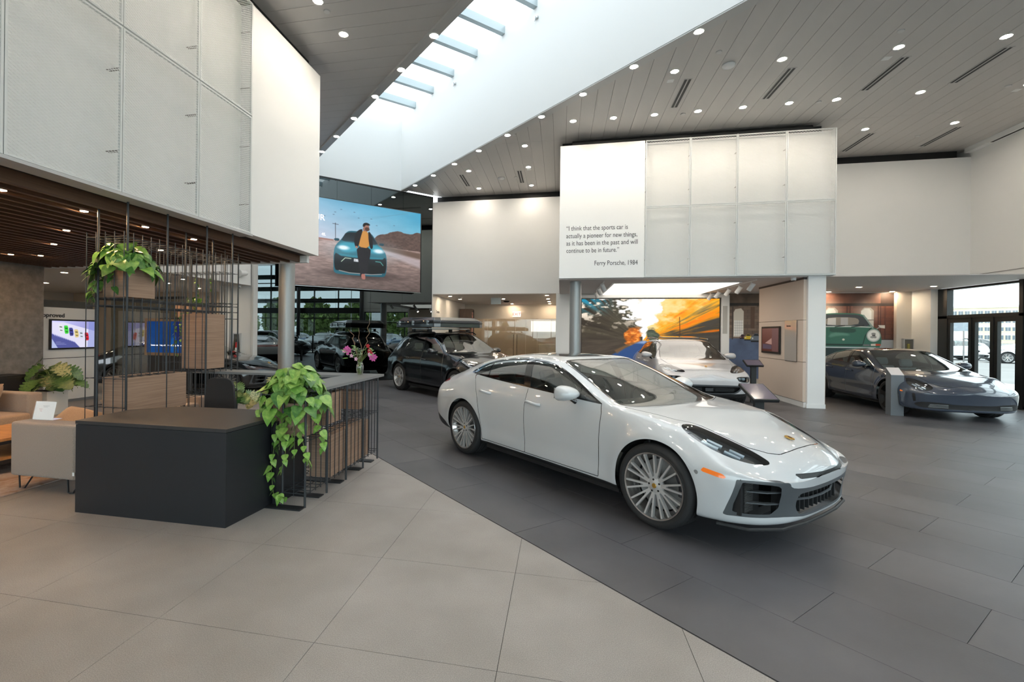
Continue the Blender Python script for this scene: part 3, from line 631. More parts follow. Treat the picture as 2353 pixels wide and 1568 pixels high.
class Body:
    """half car body (y>=0): spline skin, cut into regions, mirrored when built"""
    def __init__(s, spec):
        xr, xf, st_ = spec['xr'], spec['xf'], spec['step']
        mid = np.arange(xr, xf + 1e-6, (xf - xr) / round((xf - xr) / st_)); K = len(spec['lines'])
        th = np.radians([14, 27, 39, 50, 60, 69, 77, 84, 90]); nfp, nrp = spec.get('nf', 3.), spec.get('nr', 3.)
        rows = []
        def row(x, fade, side):
            R = []
            for k, ln in enumerate(spec['lines']):
                tipf, tipr = ln['tip']; Y = [(p[0], p[1]) for p in ln['p']]; Z = [(p[0], p[2]) for p in ln['p']]
                if side == 0: R.append((x, float(hermite(Y, x)), float(hermite(Z, x))))
                else:
                    e, x0, pw = (tipf, xf, nfp) if side > 0 else (tipr, xr, nrp)
                    u = math.sin(fade) ** (2 / pw); w = max(math.cos(fade), 0) ** (2 / pw)
                    xx = x0 + (e[0] - x0) * u; y0 = float(hermite(Y, x0)); z0 = float(hermite(Z, x0))
                    zt = e[2] if len(e) > 2 else None
                    if 'zc' in spec and k >= spec['kb']:     # upper lines follow the hood / deck height curve, crowned
                        zc = float(hermite(spec['zc'] if side > 0 else spec['zr'], xx)); z0c = float(hermite(spec['zc'] if side > 0 else spec['zr'], x0))
                        yr_ = y0 / float(hermite([(p[0], p[1]) for p in spec['lines'][spec['kb']]['p']], x0)); zz = zc + (z0 - z0c) * w - spec.get('crown', .25) * yr_ ** 2 * u * w * (side > 0)
                    else: zz = z0 + (e[1] - z0) * (1 - (1 - u) ** 1.0)
                    R.append((xx, y0 * w, zz))
            return R
        for t in th[::-1]: rows.append(row(0, t, -1))
        for x in mid: rows.append(row(x, 0, 0))
        for t in th: rows.append(row(0, t, 1))
        C = np.array(rows)                                   # (M,K,3)
        C = np.concatenate([C, (C[:, -2] * np.array([1, -1, 1]))[:, None]], 1)   # mirror of the last side line
        _, MA = bspl_matrix(C.shape[0], spec.get('sub', 5)); tk, MK = bspl_matrix(C.shape[1], spec.get('subk', 6))
        keep = tk <= K - 1 + 1e-9; MK = MK[keep]; tk = tk[keep]
        # interpolate along x (solve for control points) so stations are met exactly
        n = C.shape[0]; _, M1 = bspl_matrix(n, 1); C = np.linalg.solve(M1, C.reshape(n, -1)).reshape(C.shape)
        S = np.einsum('ai,ijc->ajc', MA, C); S = np.einsum('bj,ajc->abc', MK, S)
        S[:, -1, 1] = 0; S[..., 1] = np.maximum(S[..., 1], 0); S[0, :, 1] = 0; S[-1, :, 1] = 0
        a, b = S.shape[:2]
        for cx in spec['axles']:                             # flared wheel arches
            d = np.hypot(S[..., 0] - cx, S[..., 2] - spec['rw']); w = np.exp(-((d - spec['ra'] - .02) / .07) ** 2) * (S[..., 1] > .6) * (S[..., 2] < spec['ra'] * 2 + .12)
            S[..., 1] += .014 * w
        s.V = S.reshape(-1, 3); s.S = S
        dx = np.gradient(S, axis=0); dk = np.gradient(S, axis=1); N = np.cross(dx, dk); N /= np.maximum(np.linalg.norm(N, axis=2, keepdims=True), 1e-9)
        N = N * np.where(N[..., 1:2] * 1 + N[..., 2:3] * 1 >= -.3, 1, 1)
        s.flip = (N[a // 2, b // 2, 1] + N[a // 2, b // 2, 2]) < 0
        if s.flip: N = -N
        s.A = np.concatenate([np.broadcast_to(tk[None, :, None], (a, b, 1)).reshape(-1, 1), N.reshape(-1, 3)], 1)
        i = np.arange(a - 1)[:, None] * b + np.arange(b - 1)[None]; q = np.stack([i, i + b, i + b + 1, i + 1], -1).reshape(-1, 4)
        F = np.concatenate([q[:, [0, 1, 2]], q[:, [0, 2, 3]]])
        if s.flip: F = F[:, ::-1]
        # drop collapsed triangles
        v = s.V[F]; ar = np.linalg.norm(np.cross(v[:, 1] - v[:, 0], v[:, 2] - v[:, 0]), axis=1); s.F = F[ar > 1e-8]
        s.parts = {}
    def field(s, proj, poly=None, line=None, width=0, where=None, V=None, A=None):
        P = s.V[:, {'side': [0, 2], 'top': [0, 1], 'front': [1, 2]}[proj]]
        d = sd_poly(P, poly) if poly is not None else sd_line(P, line) - width
        if where is not None: d = np.where(where(s.V, s.A), d, np.abs(d) + .02)
        return d
    def cut(s, name, d, src='F'):
        """move the region where d<0 out of the shell into part `name`"""
        F = s.F if src == 'F' else s.parts[src]
        s.V, s.A, neg, pos, _ = split_mesh(s.V, s.A, F, d)
        if src == 'F': s.F = pos
        else: s.parts[src] = pos
        if name: s.parts.setdefault(name, []); s.parts[name] = neg if len(s.parts[name]) == 0 else np.concatenate([s.parts[name], neg])
    def biggest(s, F):
        lab = np.arange(len(s.V)); 
        for _ in range(400):
            m = lab[F].min(1); new = lab.copy()
            for k in range(3): np.minimum.at(new, F[:, k], m)
            if (new == lab).all(): break
            lab = new
        l = lab[F[:, 0]]; u, c = np.unique(l, return_counts=True); keep = l == u[np.argmax(c)]; s.F = np.concatenate([s.F, F[~keep]]); return F[keep]
    def mesh(s, F, name, side='both', inset=0., thick=0., pinch=None):
        F = np.asarray(F)
        if len(F) == 0: return None
        u, inv = np.unique(F, return_inverse=True); V = s.V[u].copy(); N = s.A[u, 1:4].copy(); N /= np.maximum(np.linalg.norm(N, axis=1, keepdims=True), 1e-9); f = inv.reshape(-1, 3)
        if inset: V = V - N * inset
        VV, NN, FF = [], [], []
        if side in ('left', 'both'): VV.append(V); NN.append(N); FF.append(f)
        if side in ('right', 'both'):
            k = sum(map(len, VV)); VV.append(V * [1, -1, 1]); NN.append(N * [1, -1, 1]); FF.append(f[:, ::-1] + k)
        V, N, f = np.concatenate(VV), np.concatenate(NN), np.concatenate(FF)
        N[np.abs(V[:, 1]) < 1e-4, 1] = 0
        me = bpy.data.meshes.new(name); me.vertices.add(len(V)); me.vertices.foreach_set('co', V.ravel()); me.loops.add(len(f) * 3); me.loops.foreach_set('vertex_index', f.ravel())
        me.polygons.add(len(f)); me.polygons.foreach_set('loop_start', np.arange(len(f)) * 3); me.polygons.foreach_set('loop_total', np.full(len(f), 3)); me.update(calc_edges=True)
        me.polygons.foreach_set('use_smooth', np.ones(len(f), bool)); me.validate()
        if len(me.vertices) == len(N): me.normals_split_custom_set_from_vertices([tuple(q) for q in N / np.maximum(np.linalg.norm(N, axis=1, keepdims=True), 1e-9)])
        return me

def paint(name, color, rough=.25, metal=0., coat=1.):
    return mat(name, color, rough, metal, coat=coat)
CGLASS = mat_thin_glass('car_glass', (.56, .64, .62), .15, power=2.4)
CGLASSD = mat_thin_glass('car_glass_dark', (.16, .18, .18), .10, power=2.6)
RUB = mat('tyre_rubber', (.018, .018, .019), .75, bump=(80, .1)); BPL = mat('black_plastic', (.016, .017, .018), .5); GBL = mat('gloss_black_trim', (.008, .008, .009), .12, coat=1.)
RIMS = mat('silver_alloy', (.60, .59, .58), .32, .45); RIMD = mat('black_alloy', (.03, .03, .03), .3, .6); LIP = mat('polished_rim', (.66, .65, .64), .18, 1.)
DISC = mat('brake_disc', (.25, .25, .25), .4, .8); CALI = mat('dark_brake_caliper', (.05, .05, .055), .4, .4); CALY = mat('yellow_brake_caliper', (.65, .48, .02), .4)
GOLD = mat('crest_gold', (.62, .36, .08), .3, .9); AMB = mat('amber_side_marker', (.8, .16, .01), .25, coat=1., emit=(1, .25, .02), estr=.15); REDL = mat('red_tail_lamp', (.35, .01, .01), .2, coat=1.)
HLG = mat_thin_glass('headlamp_glass', (.86, .9, .92), .10, power=3.); HLB = mat('headlamp_reflector', (.62, .72, .80), .2, .35); HLD = mat('headlamp_housing', (.02, .022, .025), .25, coat=.6)
LEDW = mat('daytime_light_strip', (.9, .93, 1), .3, emit=(.85, .93, 1), estr=.9)
SEATB = mat('dark_leather', (.03, .035, .035), .5); SEATC = mat('cream_leather', (.52, .44, .35), .5); SEATW = mat('pale_blue_leather', (.35, .42, .46), .5)

def wheel(parent, x, y, r, rr, w, design, side, caliper=CALI, rimm=RIMS):
    """design: 'mesh' crossed spokes, 'v' paired spokes, 'five' broad spokes. side = +1 left, -1 right"""
    t = MB(); o = w / 2
    t.lathe([(rr + .008, -o + .012), (rr + .03, -o), (r - .035, -o), (r - .012, -o + .012), (r, -o + .035), (r, -.05), (r - .006, -.046), (r - .006, -.040), (r, -.036), (r, -.004), (r - .006, 0), (r, .004), (r, .036), (r - .006, .04), (r - .006, .046), (r, .05), (r, o - .035), (r - .012, o - .012), (r - .035, o), (rr + .03, o), (rr + .008, o - .012)], 64, 'y', caps=False)
    wh = MB(); S = []
    g = thing_part('wheel', parent, (x, y, r)); 
    ty = t.build('tyre', RUB, g, smooth=True)
    rm = MB(); e = side * o
    rm.lathe([(rr + .008, side * (o - .012)), (rr + .004, side * (o - .002)), (rr - .008, side * (o - .004)), (rr - .014, side * (o - .02)), (rr - .022, side * (o - .05)), (rr - .05, side * (o - .09)), (rr - .05, -side * (o - .02)), (rr - .02, -side * (o - .01))], 64, 'y', caps=False)
    auto_smooth(rm.build('rim', LIP if design == 'mesh' else rimm, g), 50)
    sp = MB()
    def spoke(a0, a1, r0, r1, w0, w1, d0, d1, th=.03):
        p = []
        for (a, q, ww, dd) in ((a0, r0, w0, d0), (a1, r1, w1, d1)):
            c, s_ = math.cos(a), math.sin(a); tx, tz = -s_, c
            for k in (-1, 1):
                p.append((c * q + tx * ww * k, side * dd, s_ * q + tz * ww * k))
            for k in (-1, 1):
                p.append((c * q + tx * ww * k * .6, side * (dd - th), s_ * q + tz * ww * k * .6))
        sp.add(p, [(0, 1, 5, 4), (2, 6, 7, 3), (0, 4, 6, 2), (1, 3, 7, 5), (0, 2, 3, 1), (4, 5, 7, 6)])
    R1 = rr - .012; hub = .062
    if design == 'mesh':
        for i in range(10):
            a = 2 * PI * i / 10 + .16
            spoke(a + .07, a + .135, hub - .01, R1, .0088, .0075, o - .035, o - .006, .035)
            spoke(a - .07, a - .135, hub - .01, R1, .0088, .0075, o - .035, o - .006, .035)
        for i in range(10):
            a = 2 * PI * i / 10 + .16
            spoke(a - .012, a + .012, hub, rr * .40, .010, .006, o - .032, o - .028, .03)
    elif design == 'v':
        for i in range(7):
            a = 2 * PI * i / 7 + .2
            spoke(a - .15, a - .12, hub - .01, R1, .010, .010, o - .035, o - .01, .03); spoke(a + .15, a + .12, hub - .01, R1, .010, .010, o - .035, o - .01, .03)
            spoke(a, a + .33, rr * .45, R1, .007, .007, o - .03, o - .012, .03)
    else:
        for i in range(5):
            a = 2 * PI * i / 5 + .3; spoke(a, a, hub - .01, R1, .034, .046, o - .035, o - .008, .035); spoke(a + .14, a + .2, rr * .5, R1, .008, .008, o - .03, o - .012, .02)
    spk = sp.build('spokes', rimm, g); spk['kind'] = 'stuff'
    hb = MB().lathe([(0, side * (o - .028)), (.034, side * (o - .028)), (.038, side * (o - .03)), (hub + .012, side * (o - .036)), (hub + .018, side * (o - .05)), (hub, side * (o - .09)), (0, side * (o - .09))], 32, 'y')
    auto_smooth(hb.build('hub', rimm, g), 40)
    MB().lathe([(0, side * (o - .024)), (.018, side * (o - .024)), (.022, side * (o - .028))], 20, 'y').build('hub_cap', GOLD, g)
    for k in range(5):
        a = 2 * PI * k / 5 + .5
        MB().lathe([(0, side * (o - .030)), (.009, side * (o - .030)), (.009, side * (o - .05))], 10, 'y', (.052 * math.cos(a), 0, .052 * math.sin(a))).build('wheel_bolt', BLACK, g)
    auto_smooth(MB().lathe([(.07, side * (o - .13)), (rr - .065, side * (o - .13)), (rr - .065, side * (o - .155)), (.07, side * (o - .155))], 40, 'y').build('brake_disc', DISC, g), 40)
    c = MB(); a0 = (2.4 if x < 0 else .2)
    pts = []
    for k in range(9): a = a0 - .45 + k * .11; pts.append((math.cos(a) * (rr - .07), side * (o - .115), math.sin(a) * (rr - .07)))
    c.tube(pts, .032, 8); auto_smooth(c.build('brake_caliper', caliper, g), 50)
    return g
def thing_part(name, parent, loc):
    """empty that carries the pieces of a part (wheel, seat)"""
    o = bpy.data.objects.new(name, None); COL.objects.link(o); o.empty_display_size = .05; o.parent = parent; o.location = loc; return o

def seat(parent, x, y, m, z0=.30, s=1.):
    g = thing_part('seat', parent, (x, y, z0))
    MB().box(-.26, .26, -.24, .24, .0, .17).build('cushion', m, g, bevel=.05, seg=3)
    M_ = Matrix.Translation((-.26, 0, .12)) @ Matrix.Rotation(-.32, 4, 'Y')
    MB().box(-.07, .07, -.24, .24, 0, .55).xf(M_).build('backrest', m, g, bevel=.05, seg=3)
    MB().box(-.05, .05, -.13, .13, .58, .77).xf(M_).build('headrest', m, g, bevel=.045, seg=3)
    return g
def cabin(parent, xd, yw, zb, m, xr1, xf1, zs=.30, wheelside=1, roofz=1.3):
    """dashboard, steering wheel, seats and floor"""
    d = MB().prism_axis([(xd - .45, zb - .10), (xd - .42, zb - .02), (xd - .25, zb + .01), (xd + .25, zb - .02), (xd + .3, .5), (xd - .40, .5)], -yw + .06, yw - .06, 'y')
    d.build('dashboard', SEATB, parent, bevel=.02)
    s = MB(); c = Vector((xd - .56, wheelside * .37, zb - .10)); ax = Vector((math.cos(.42), 0, math.sin(.42)))
    u = Vector((0, 1, 0)); v = ax.cross(u)
    s.tube([c + (u * math.cos(t) + v * math.sin(t)) * .18 for t in np.linspace(0, 2 * PI, 33)[:-1]], .015, 8, closed=True)
    for t in (0, PI, -PI / 2): s.bar(c, c + (u * math.cos(t) + v * math.sin(t)) * .175, .016, 4)
    s.bar(c, c + Vector((.35, 0, -.12)), .03, 8)
    s.build('steering_wheel', SEATB, parent)
    for y in (-.38, .38): seat(parent, xf1, y, m, zs); seat(parent, xr1, y, m, zs)
    MB().box(xr1 - .6, xd + .3, -yw + .05, yw - .05, .26, .30).build('cabin_floor', SEATB, parent)
    MB().box(xr1 - .62, xr1 - .5, -yw + .1, yw - .1, .3, zb - .12).build('rear_bulkhead', SEATB, parent)

def L_(tipf, tipr, *p): return {'tip': (tipf, tipr), 'p': sorted(p)}
def build_car(spec, name, label, loc, rz, P, group=None, cat='car'):
    """P: dict of look options"""
    root = thing(name, label, cat, loc, rz, group)
    B = Body(spec); ax = spec['axles']; rw, ra = spec['rw'], spec['ra']
    upside = lambda V, A: V[:, 1] > .45
    topf = lambda V, A: A[:, 3] > .18
    frontf = lambda V, A: (V[:, 0] > spec['xf'] - .3)
    for c in ax:
        d = np.hypot(B.V[:, 0] - c, B.V[:, 2] - rw) - ra; d = np.maximum(d, B.V[:, 2] - rw - ra - .02); d = np.where(B.V[:, 1] > .3, d, 1)
        B.cut('_drop', d)
    if 'deck' in spec: pass
    # glass and trims first
    sw = smooth_poly(spec['side_glass'], 2)
    kb = spec['kb']
    side_w = lambda V, A: (A[:, 0] > kb - .9) & (A[:, 0] < spec['k_rail'] + .55) & (V[:, 1] > .35) & (V[:, 0] < spec['ag'])
    B.cut('dlo', B.field('side', poly=sw, where=side_w))
    # split the daylight opening: rim trim (chrome/black), pillars, panes
    d = sd_poly(B.V[:, [0, 2]], sw); rim = -d - spec.get('rimw', .018)
    B.cut('window_trim', rim * 1.0 if False else (-( -d - spec.get('rimw', .018))) * -1, 'dlo') if False else None
    B.V, B.A, neg, pos, _ = split_mesh(B.V, B.A, B.parts['dlo'], d + spec.get('rimw', .018)); B.parts['dlo'] = neg; B.parts['window_trim'] = pos
    for line, w in spec['pillars']:
        dd = sd_line(B.V[:, [0, 2]], line) - w
        B.V, B.A, neg, pos, _ = split_mesh(B.V, B.A, B.parts['dlo'], dd); B.parts['dlo'] = pos; B.parts['pillar_trim%d' % len([k_ for k_ in B.parts if k_.startswith('pillar_trim')])] = neg
    fr = B.field('top', poly=smooth_poly(spec['windscreen'], 1), where=lambda V, A: (V[:, 2] > spec['zcowl']) & (A[:, 0] > spec['k_rail'] - .9))
    B.cut('windscreen_all', fr)
    d2 = B.field('top', poly=smooth_poly(spec['windscreen'], 1)) + .022
    B.V, B.A, neg, pos, _ = split_mesh(B.V, B.A, B.parts['windscreen_all'], d2); B.parts['windscreen'] = neg; B.parts['screen_frit'] = pos; del B.parts['windscreen_all']
    if 'roof_glass' in spec: B.cut('roof_glass', B.field('top', poly=smooth_poly(spec['roof_glass'], 2), where=lambda V, A: V[:, 2] > spec['zcowl'] + .1))
    if 'rear_glass' in spec: B.cut('rear_window', B.field('top', poly=smooth_poly(spec['rear_glass'], 2), where=lambda V, A: V[:, 2] > spec['zcowl'] + .02))
    B.cut('headlamp', B.field('top' if spec['hl_proj'] == 'top' else spec['hl_proj'], poly=smooth_poly(spec['headlamp'], 2), where=frontf))
    if 'tail' in spec: B.cut('tail_lamp', B.field('side', poly=spec['tail'], where=lambda V, A: V[:, 0] < -1.9))
    B.parts['headlamp'] = B.biggest(B.parts['headlamp'])
    if 'marker' in spec and P.get('marker', True): B.cut('side_marker', B.field('side', poly=spec['marker'], where=frontf))
    for nm, proj, poly in spec.get('front_regions', []):
        B.cut(nm, B.field(proj, poly=smooth_poly(poly, 1) if len(poly) > 4 else poly, where=frontf))
    for nm, src, proj, poly in spec.get('holes', []):
        d = sd_poly(B.V[:, {'front': [1, 2], 'side': [0, 2], 'top': [0, 1]}[proj]], smooth_poly(poly, 1)); d = np.where(B.V[:, 0] > spec['xf'] - .3, d, 1)
        B.cut(None, d, src) if src != 'F' else B.cut('_drop', d)
    # sill trim
    if 'sill_z' in spec:
        sz = spec['sill_z']; d = B.V[:, 2] - hermite(sz, np.clip(B.V[:, 0], sz[0][0], sz[-1][0])); d = np.where(B.A[:, 0] < kb, d, 1); B.cut('lower_trim', d)
    if 'cladding' in spec:
        for c in ax:
            d = np.hypot(B.V[:, 0] - c, B.V[:, 2] - rw) - ra - spec['cladding']; d = np.where((B.V[:, 1] > .6) & (B.A[:, 0] < kb), d, 1); B.cut('arch_trim', d)
    # shut lines
    gw = .0035
    for nm, proj, poly, where in spec['panels']:
        B.cut(nm, B.field(proj, poly=poly, where=where) - gw)
        P2 = B.V[:, {'side': [0, 2], 'top': [0, 1], 'front': [1, 2]}[proj]]; d = sd_poly(P2, poly) + gw
        B.V, B.A, neg, pos, _ = split_mesh(B.V, B.A, B.parts[nm], d); B.parts[nm] = neg
        B.parts['shut_line'] = pos if 'shut_line' not in B.parts else np.concatenate([B.parts['shut_line'], pos])
    pm = P['paint']
    def put(key, name, m, side='both', inset=0.):
        if key in B.parts and len(B.parts[key]):
            me = B.mesh(B.parts[key], name, side, inset)
            if me: return link(name, me, m, root)
    bs = link('body_shell', B.mesh(B.F, 'body_shell'), pm, root)
    for sd, nm in (('left', ''), ('right', '')):
        put('dlo', 'side_window', P['glass'], sd, .006); put('window_trim', 'window_trim', P.get('trim', GBL), sd, -.001); [put(k_, 'pillar_trim', GBL, sd, .002) for k_ in list(B.parts) if k_.startswith('pillar_trim')]
        put('headlamp', 'headlamp_lens', HLG, sd); put('side_marker', 'side_marker', AMB, sd, -.002)
        put('tail_lamp', 'tail_lamp', P.get('tail', REDL), sd)
        for k in ('front_door', 'rear_door'): put(k, k, pm, sd)
    put('hood', 'hood', pm); put('windscreen', 'windscreen', P['glass'], inset=.004); put('screen_frit', 'windscreen_border', GBL); put('roof_glass', 'roof_glass', P.get('roofm', GBL)); put('rear_window', 'rear_window', P['glass'], inset=.003)
    put('lower_trim', 'lower_trim', P.get('sill', BPL)); put('arch_trim', 'wheel_arch_trim', P.get('sill', BPL)); put('shut_line', 'shut_line', BLACK, inset=.006)
    for nm, proj, poly in spec.get('front_regions', []):
        for sd_ in (('left', 'right') if nm in ('lamp_pocket', 'air_curtain') else ('both',)): put(nm, nm, P.get(nm, BPL), sd_, inset=.004 if nm == 'upper_slot' else 0)
    # headlamp interior
    if 'headlamp' in B.parts and len(B.parts['headlamp']):
        u = np.unique(B.parts['headlamp']); c = B.V[u]; n = B.A[u, 1:4].mean(0); n /= np.linalg.norm(n); mid = c.mean(0)
        ax1 = c[np.argmax(c[:, 0])] - c[np.argmin(c[:, 0])]; ax1 -= n * (ax1 @ n); Lh = np.linalg.norm(ax1); ax1 /= Lh; ax2 = np.cross(n, ax1)
        for sd in (1, -1):
            for q, (key, ins, m) in enumerate((('headlamp', .05, HLD),)):
                put(key, 'headlamp_housing', m, 'left' if sd > 0 else 'right', ins)
            h = MB()
            for (a, b, ln, wd) in ((-.10, .032, .13, .028), (.06, .028, .12, .026), (-.08, -.012, .12, .026), (.08, -.016, .11, .024)):
                ctr = mid + ax1 * a * Lh * 1.6 + ax2 * b * 1.1 - n * .032; P4 = []
                for (i, j) in ((-1, -1), (1, -1), (1, 1), (-1, 1)): P4.append(ctr + ax1 * ln * .5 * i * Lh * 1.5 + ax2 * wd * .5 * j)
                P8 = [p for p in P4] + [p - n * .02 for p in P4]; P8 = [(p[0], p[1] * sd, p[2]) for p in P8]
                h.add(P8, [(0, 1, 2, 3), (7, 6, 5, 4), (0, 4, 5, 1), (1, 5, 6, 2), (2, 6, 7, 3), (3, 7, 4, 0)])
            h.build('lamp_module', HLB, root)
    # wheel wells
    for c in ax:
        for sd in (1, -1):
            w = MB(); n = 20; y0, y1 = sd * .52, sd * .90; pr = [(c + math.cos(t) * (ra + .004), rw + math.sin(t) * (ra + .004)) for t in np.linspace(-.5, PI + .5, n)]
            vs = [(x, y0, z) for x, z in pr] + [(x, y1, z) for x, z in pr]; fs = [(i, i + 1, n + i + 1, n + i) for i in range(n - 1)] + [tuple(range(n))]
            w.add(vs, fs).build('wheel_well', BLACK, root, fix=False)
            wheel(root, c, sd * (spec['track'] - .13), spec['rt'], spec['rr'], .27, P['wheel'], sd, P.get('caliper', CALI), P.get('rimm', RIMS))
    x0, x1 = ax[0] + ra + .02, ax[1] - ra - .02
    MB().box(x0, x1, -.86, .86, .17, .24).box(x1, spec['xf'] + .35, -.5, .5, .17, .24).box(spec['xr'] - .3, x0, -.5, .5, .2, .3).build('underbody', BLACK, root)
    cabin(root, spec['xdash'], spec['yc'], spec['zdash'], P['seat'], spec['seats'][0], spec['seats'][1], spec.get('zseat', .30))
    # mirrors
    mx, my, mz = spec['mirror']
    for sd in (1, -1):
        g = MB(); n1, n2 = 14, 10; vs = []
        for i in range(n1 + 1):
            a = i / n1 * PI
            for j in range(n2 * 2):
                b = j / (n2 * 2) * 2 * PI; cx_, sx_ = math.cos(a), math.sin(a)
                yy = -cx_ * .135; f = sx_ ** .6 if sx_ > 0 else 0
                xx = math.cos(b) * f * (.15 if math.cos(b) > 0 else .04); zz = math.sin(b) * f * (.085 if math.sin(b) > 0 else .07) * (1 - .2 * (yy / .135 * -1))
                vs.append((mx + xx + .02, sd * (my + .15 + yy), mz + zz))
        fs = [(i * n2 * 2 + j, i * n2 * 2 + (j + 1) % (n2 * 2), (i + 1) * n2 * 2 + (j + 1) % (n2 * 2), (i + 1) * n2 * 2 + j) for i in range(n1) for j in range(n2 * 2)]
        o = g.add(vs, fs).build('mirror_housing', P.get('mirror', pm), root, smooth=True)
        MB().tube([(mx + .05, sd * (my - .07), mz - .13), (mx + .045, sd * (my - .01), mz - .105), (mx + .03, sd * (my + .07), mz - .055)], [.035, .026, .022], 8).build('mirror_stalk', GBL, root, smooth=True)
        MB().box(mx - .026, mx - .02, sd * (my + .15) - .105, sd * (my + .15) + .105, mz - .045, mz + .06).build('mirror_glass', CHROME, root)
    # door handles
    for (hx, hy, hz) in spec['handles']:
        for sd in (1, -1):
            MB().tube([(hx - .115, sd * (hy - .006), hz + .006), (hx - .09, sd * (hy + .022), hz + .008), (hx, sd * (hy + .034), hz + .004), (hx + .09, sd * (hy + .024), hz - .006), (hx + .115, sd * (hy - .006), hz - .008)], .017, 8).build('door_handle', pm, root, smooth=True)
    # crest
    cxp, cyp, czp, tilt = spec['crest']
    sh = [(-.045, -.022), (-.045, .022), (-.02, .034), (.03, .026), (.048, 0), (.03, -.026), (-.02, -.034)]
    M_ = Matrix.Translation((cxp, cyp, czp)) @ Matrix.Rotation(tilt, 4, 'Y')
    MB().prism([(a * .8, b * .8) for a, b in sh], -.004, .005).xf(M_).build('hood_crest', GOLD, root)
    MB().prism([(a * .35, b * .35) for a, b in sh], .005, .007).xf(M_).build('crest_centre', mat('crest_dark', (.05, .01, .01), .4), root)
    return root, B

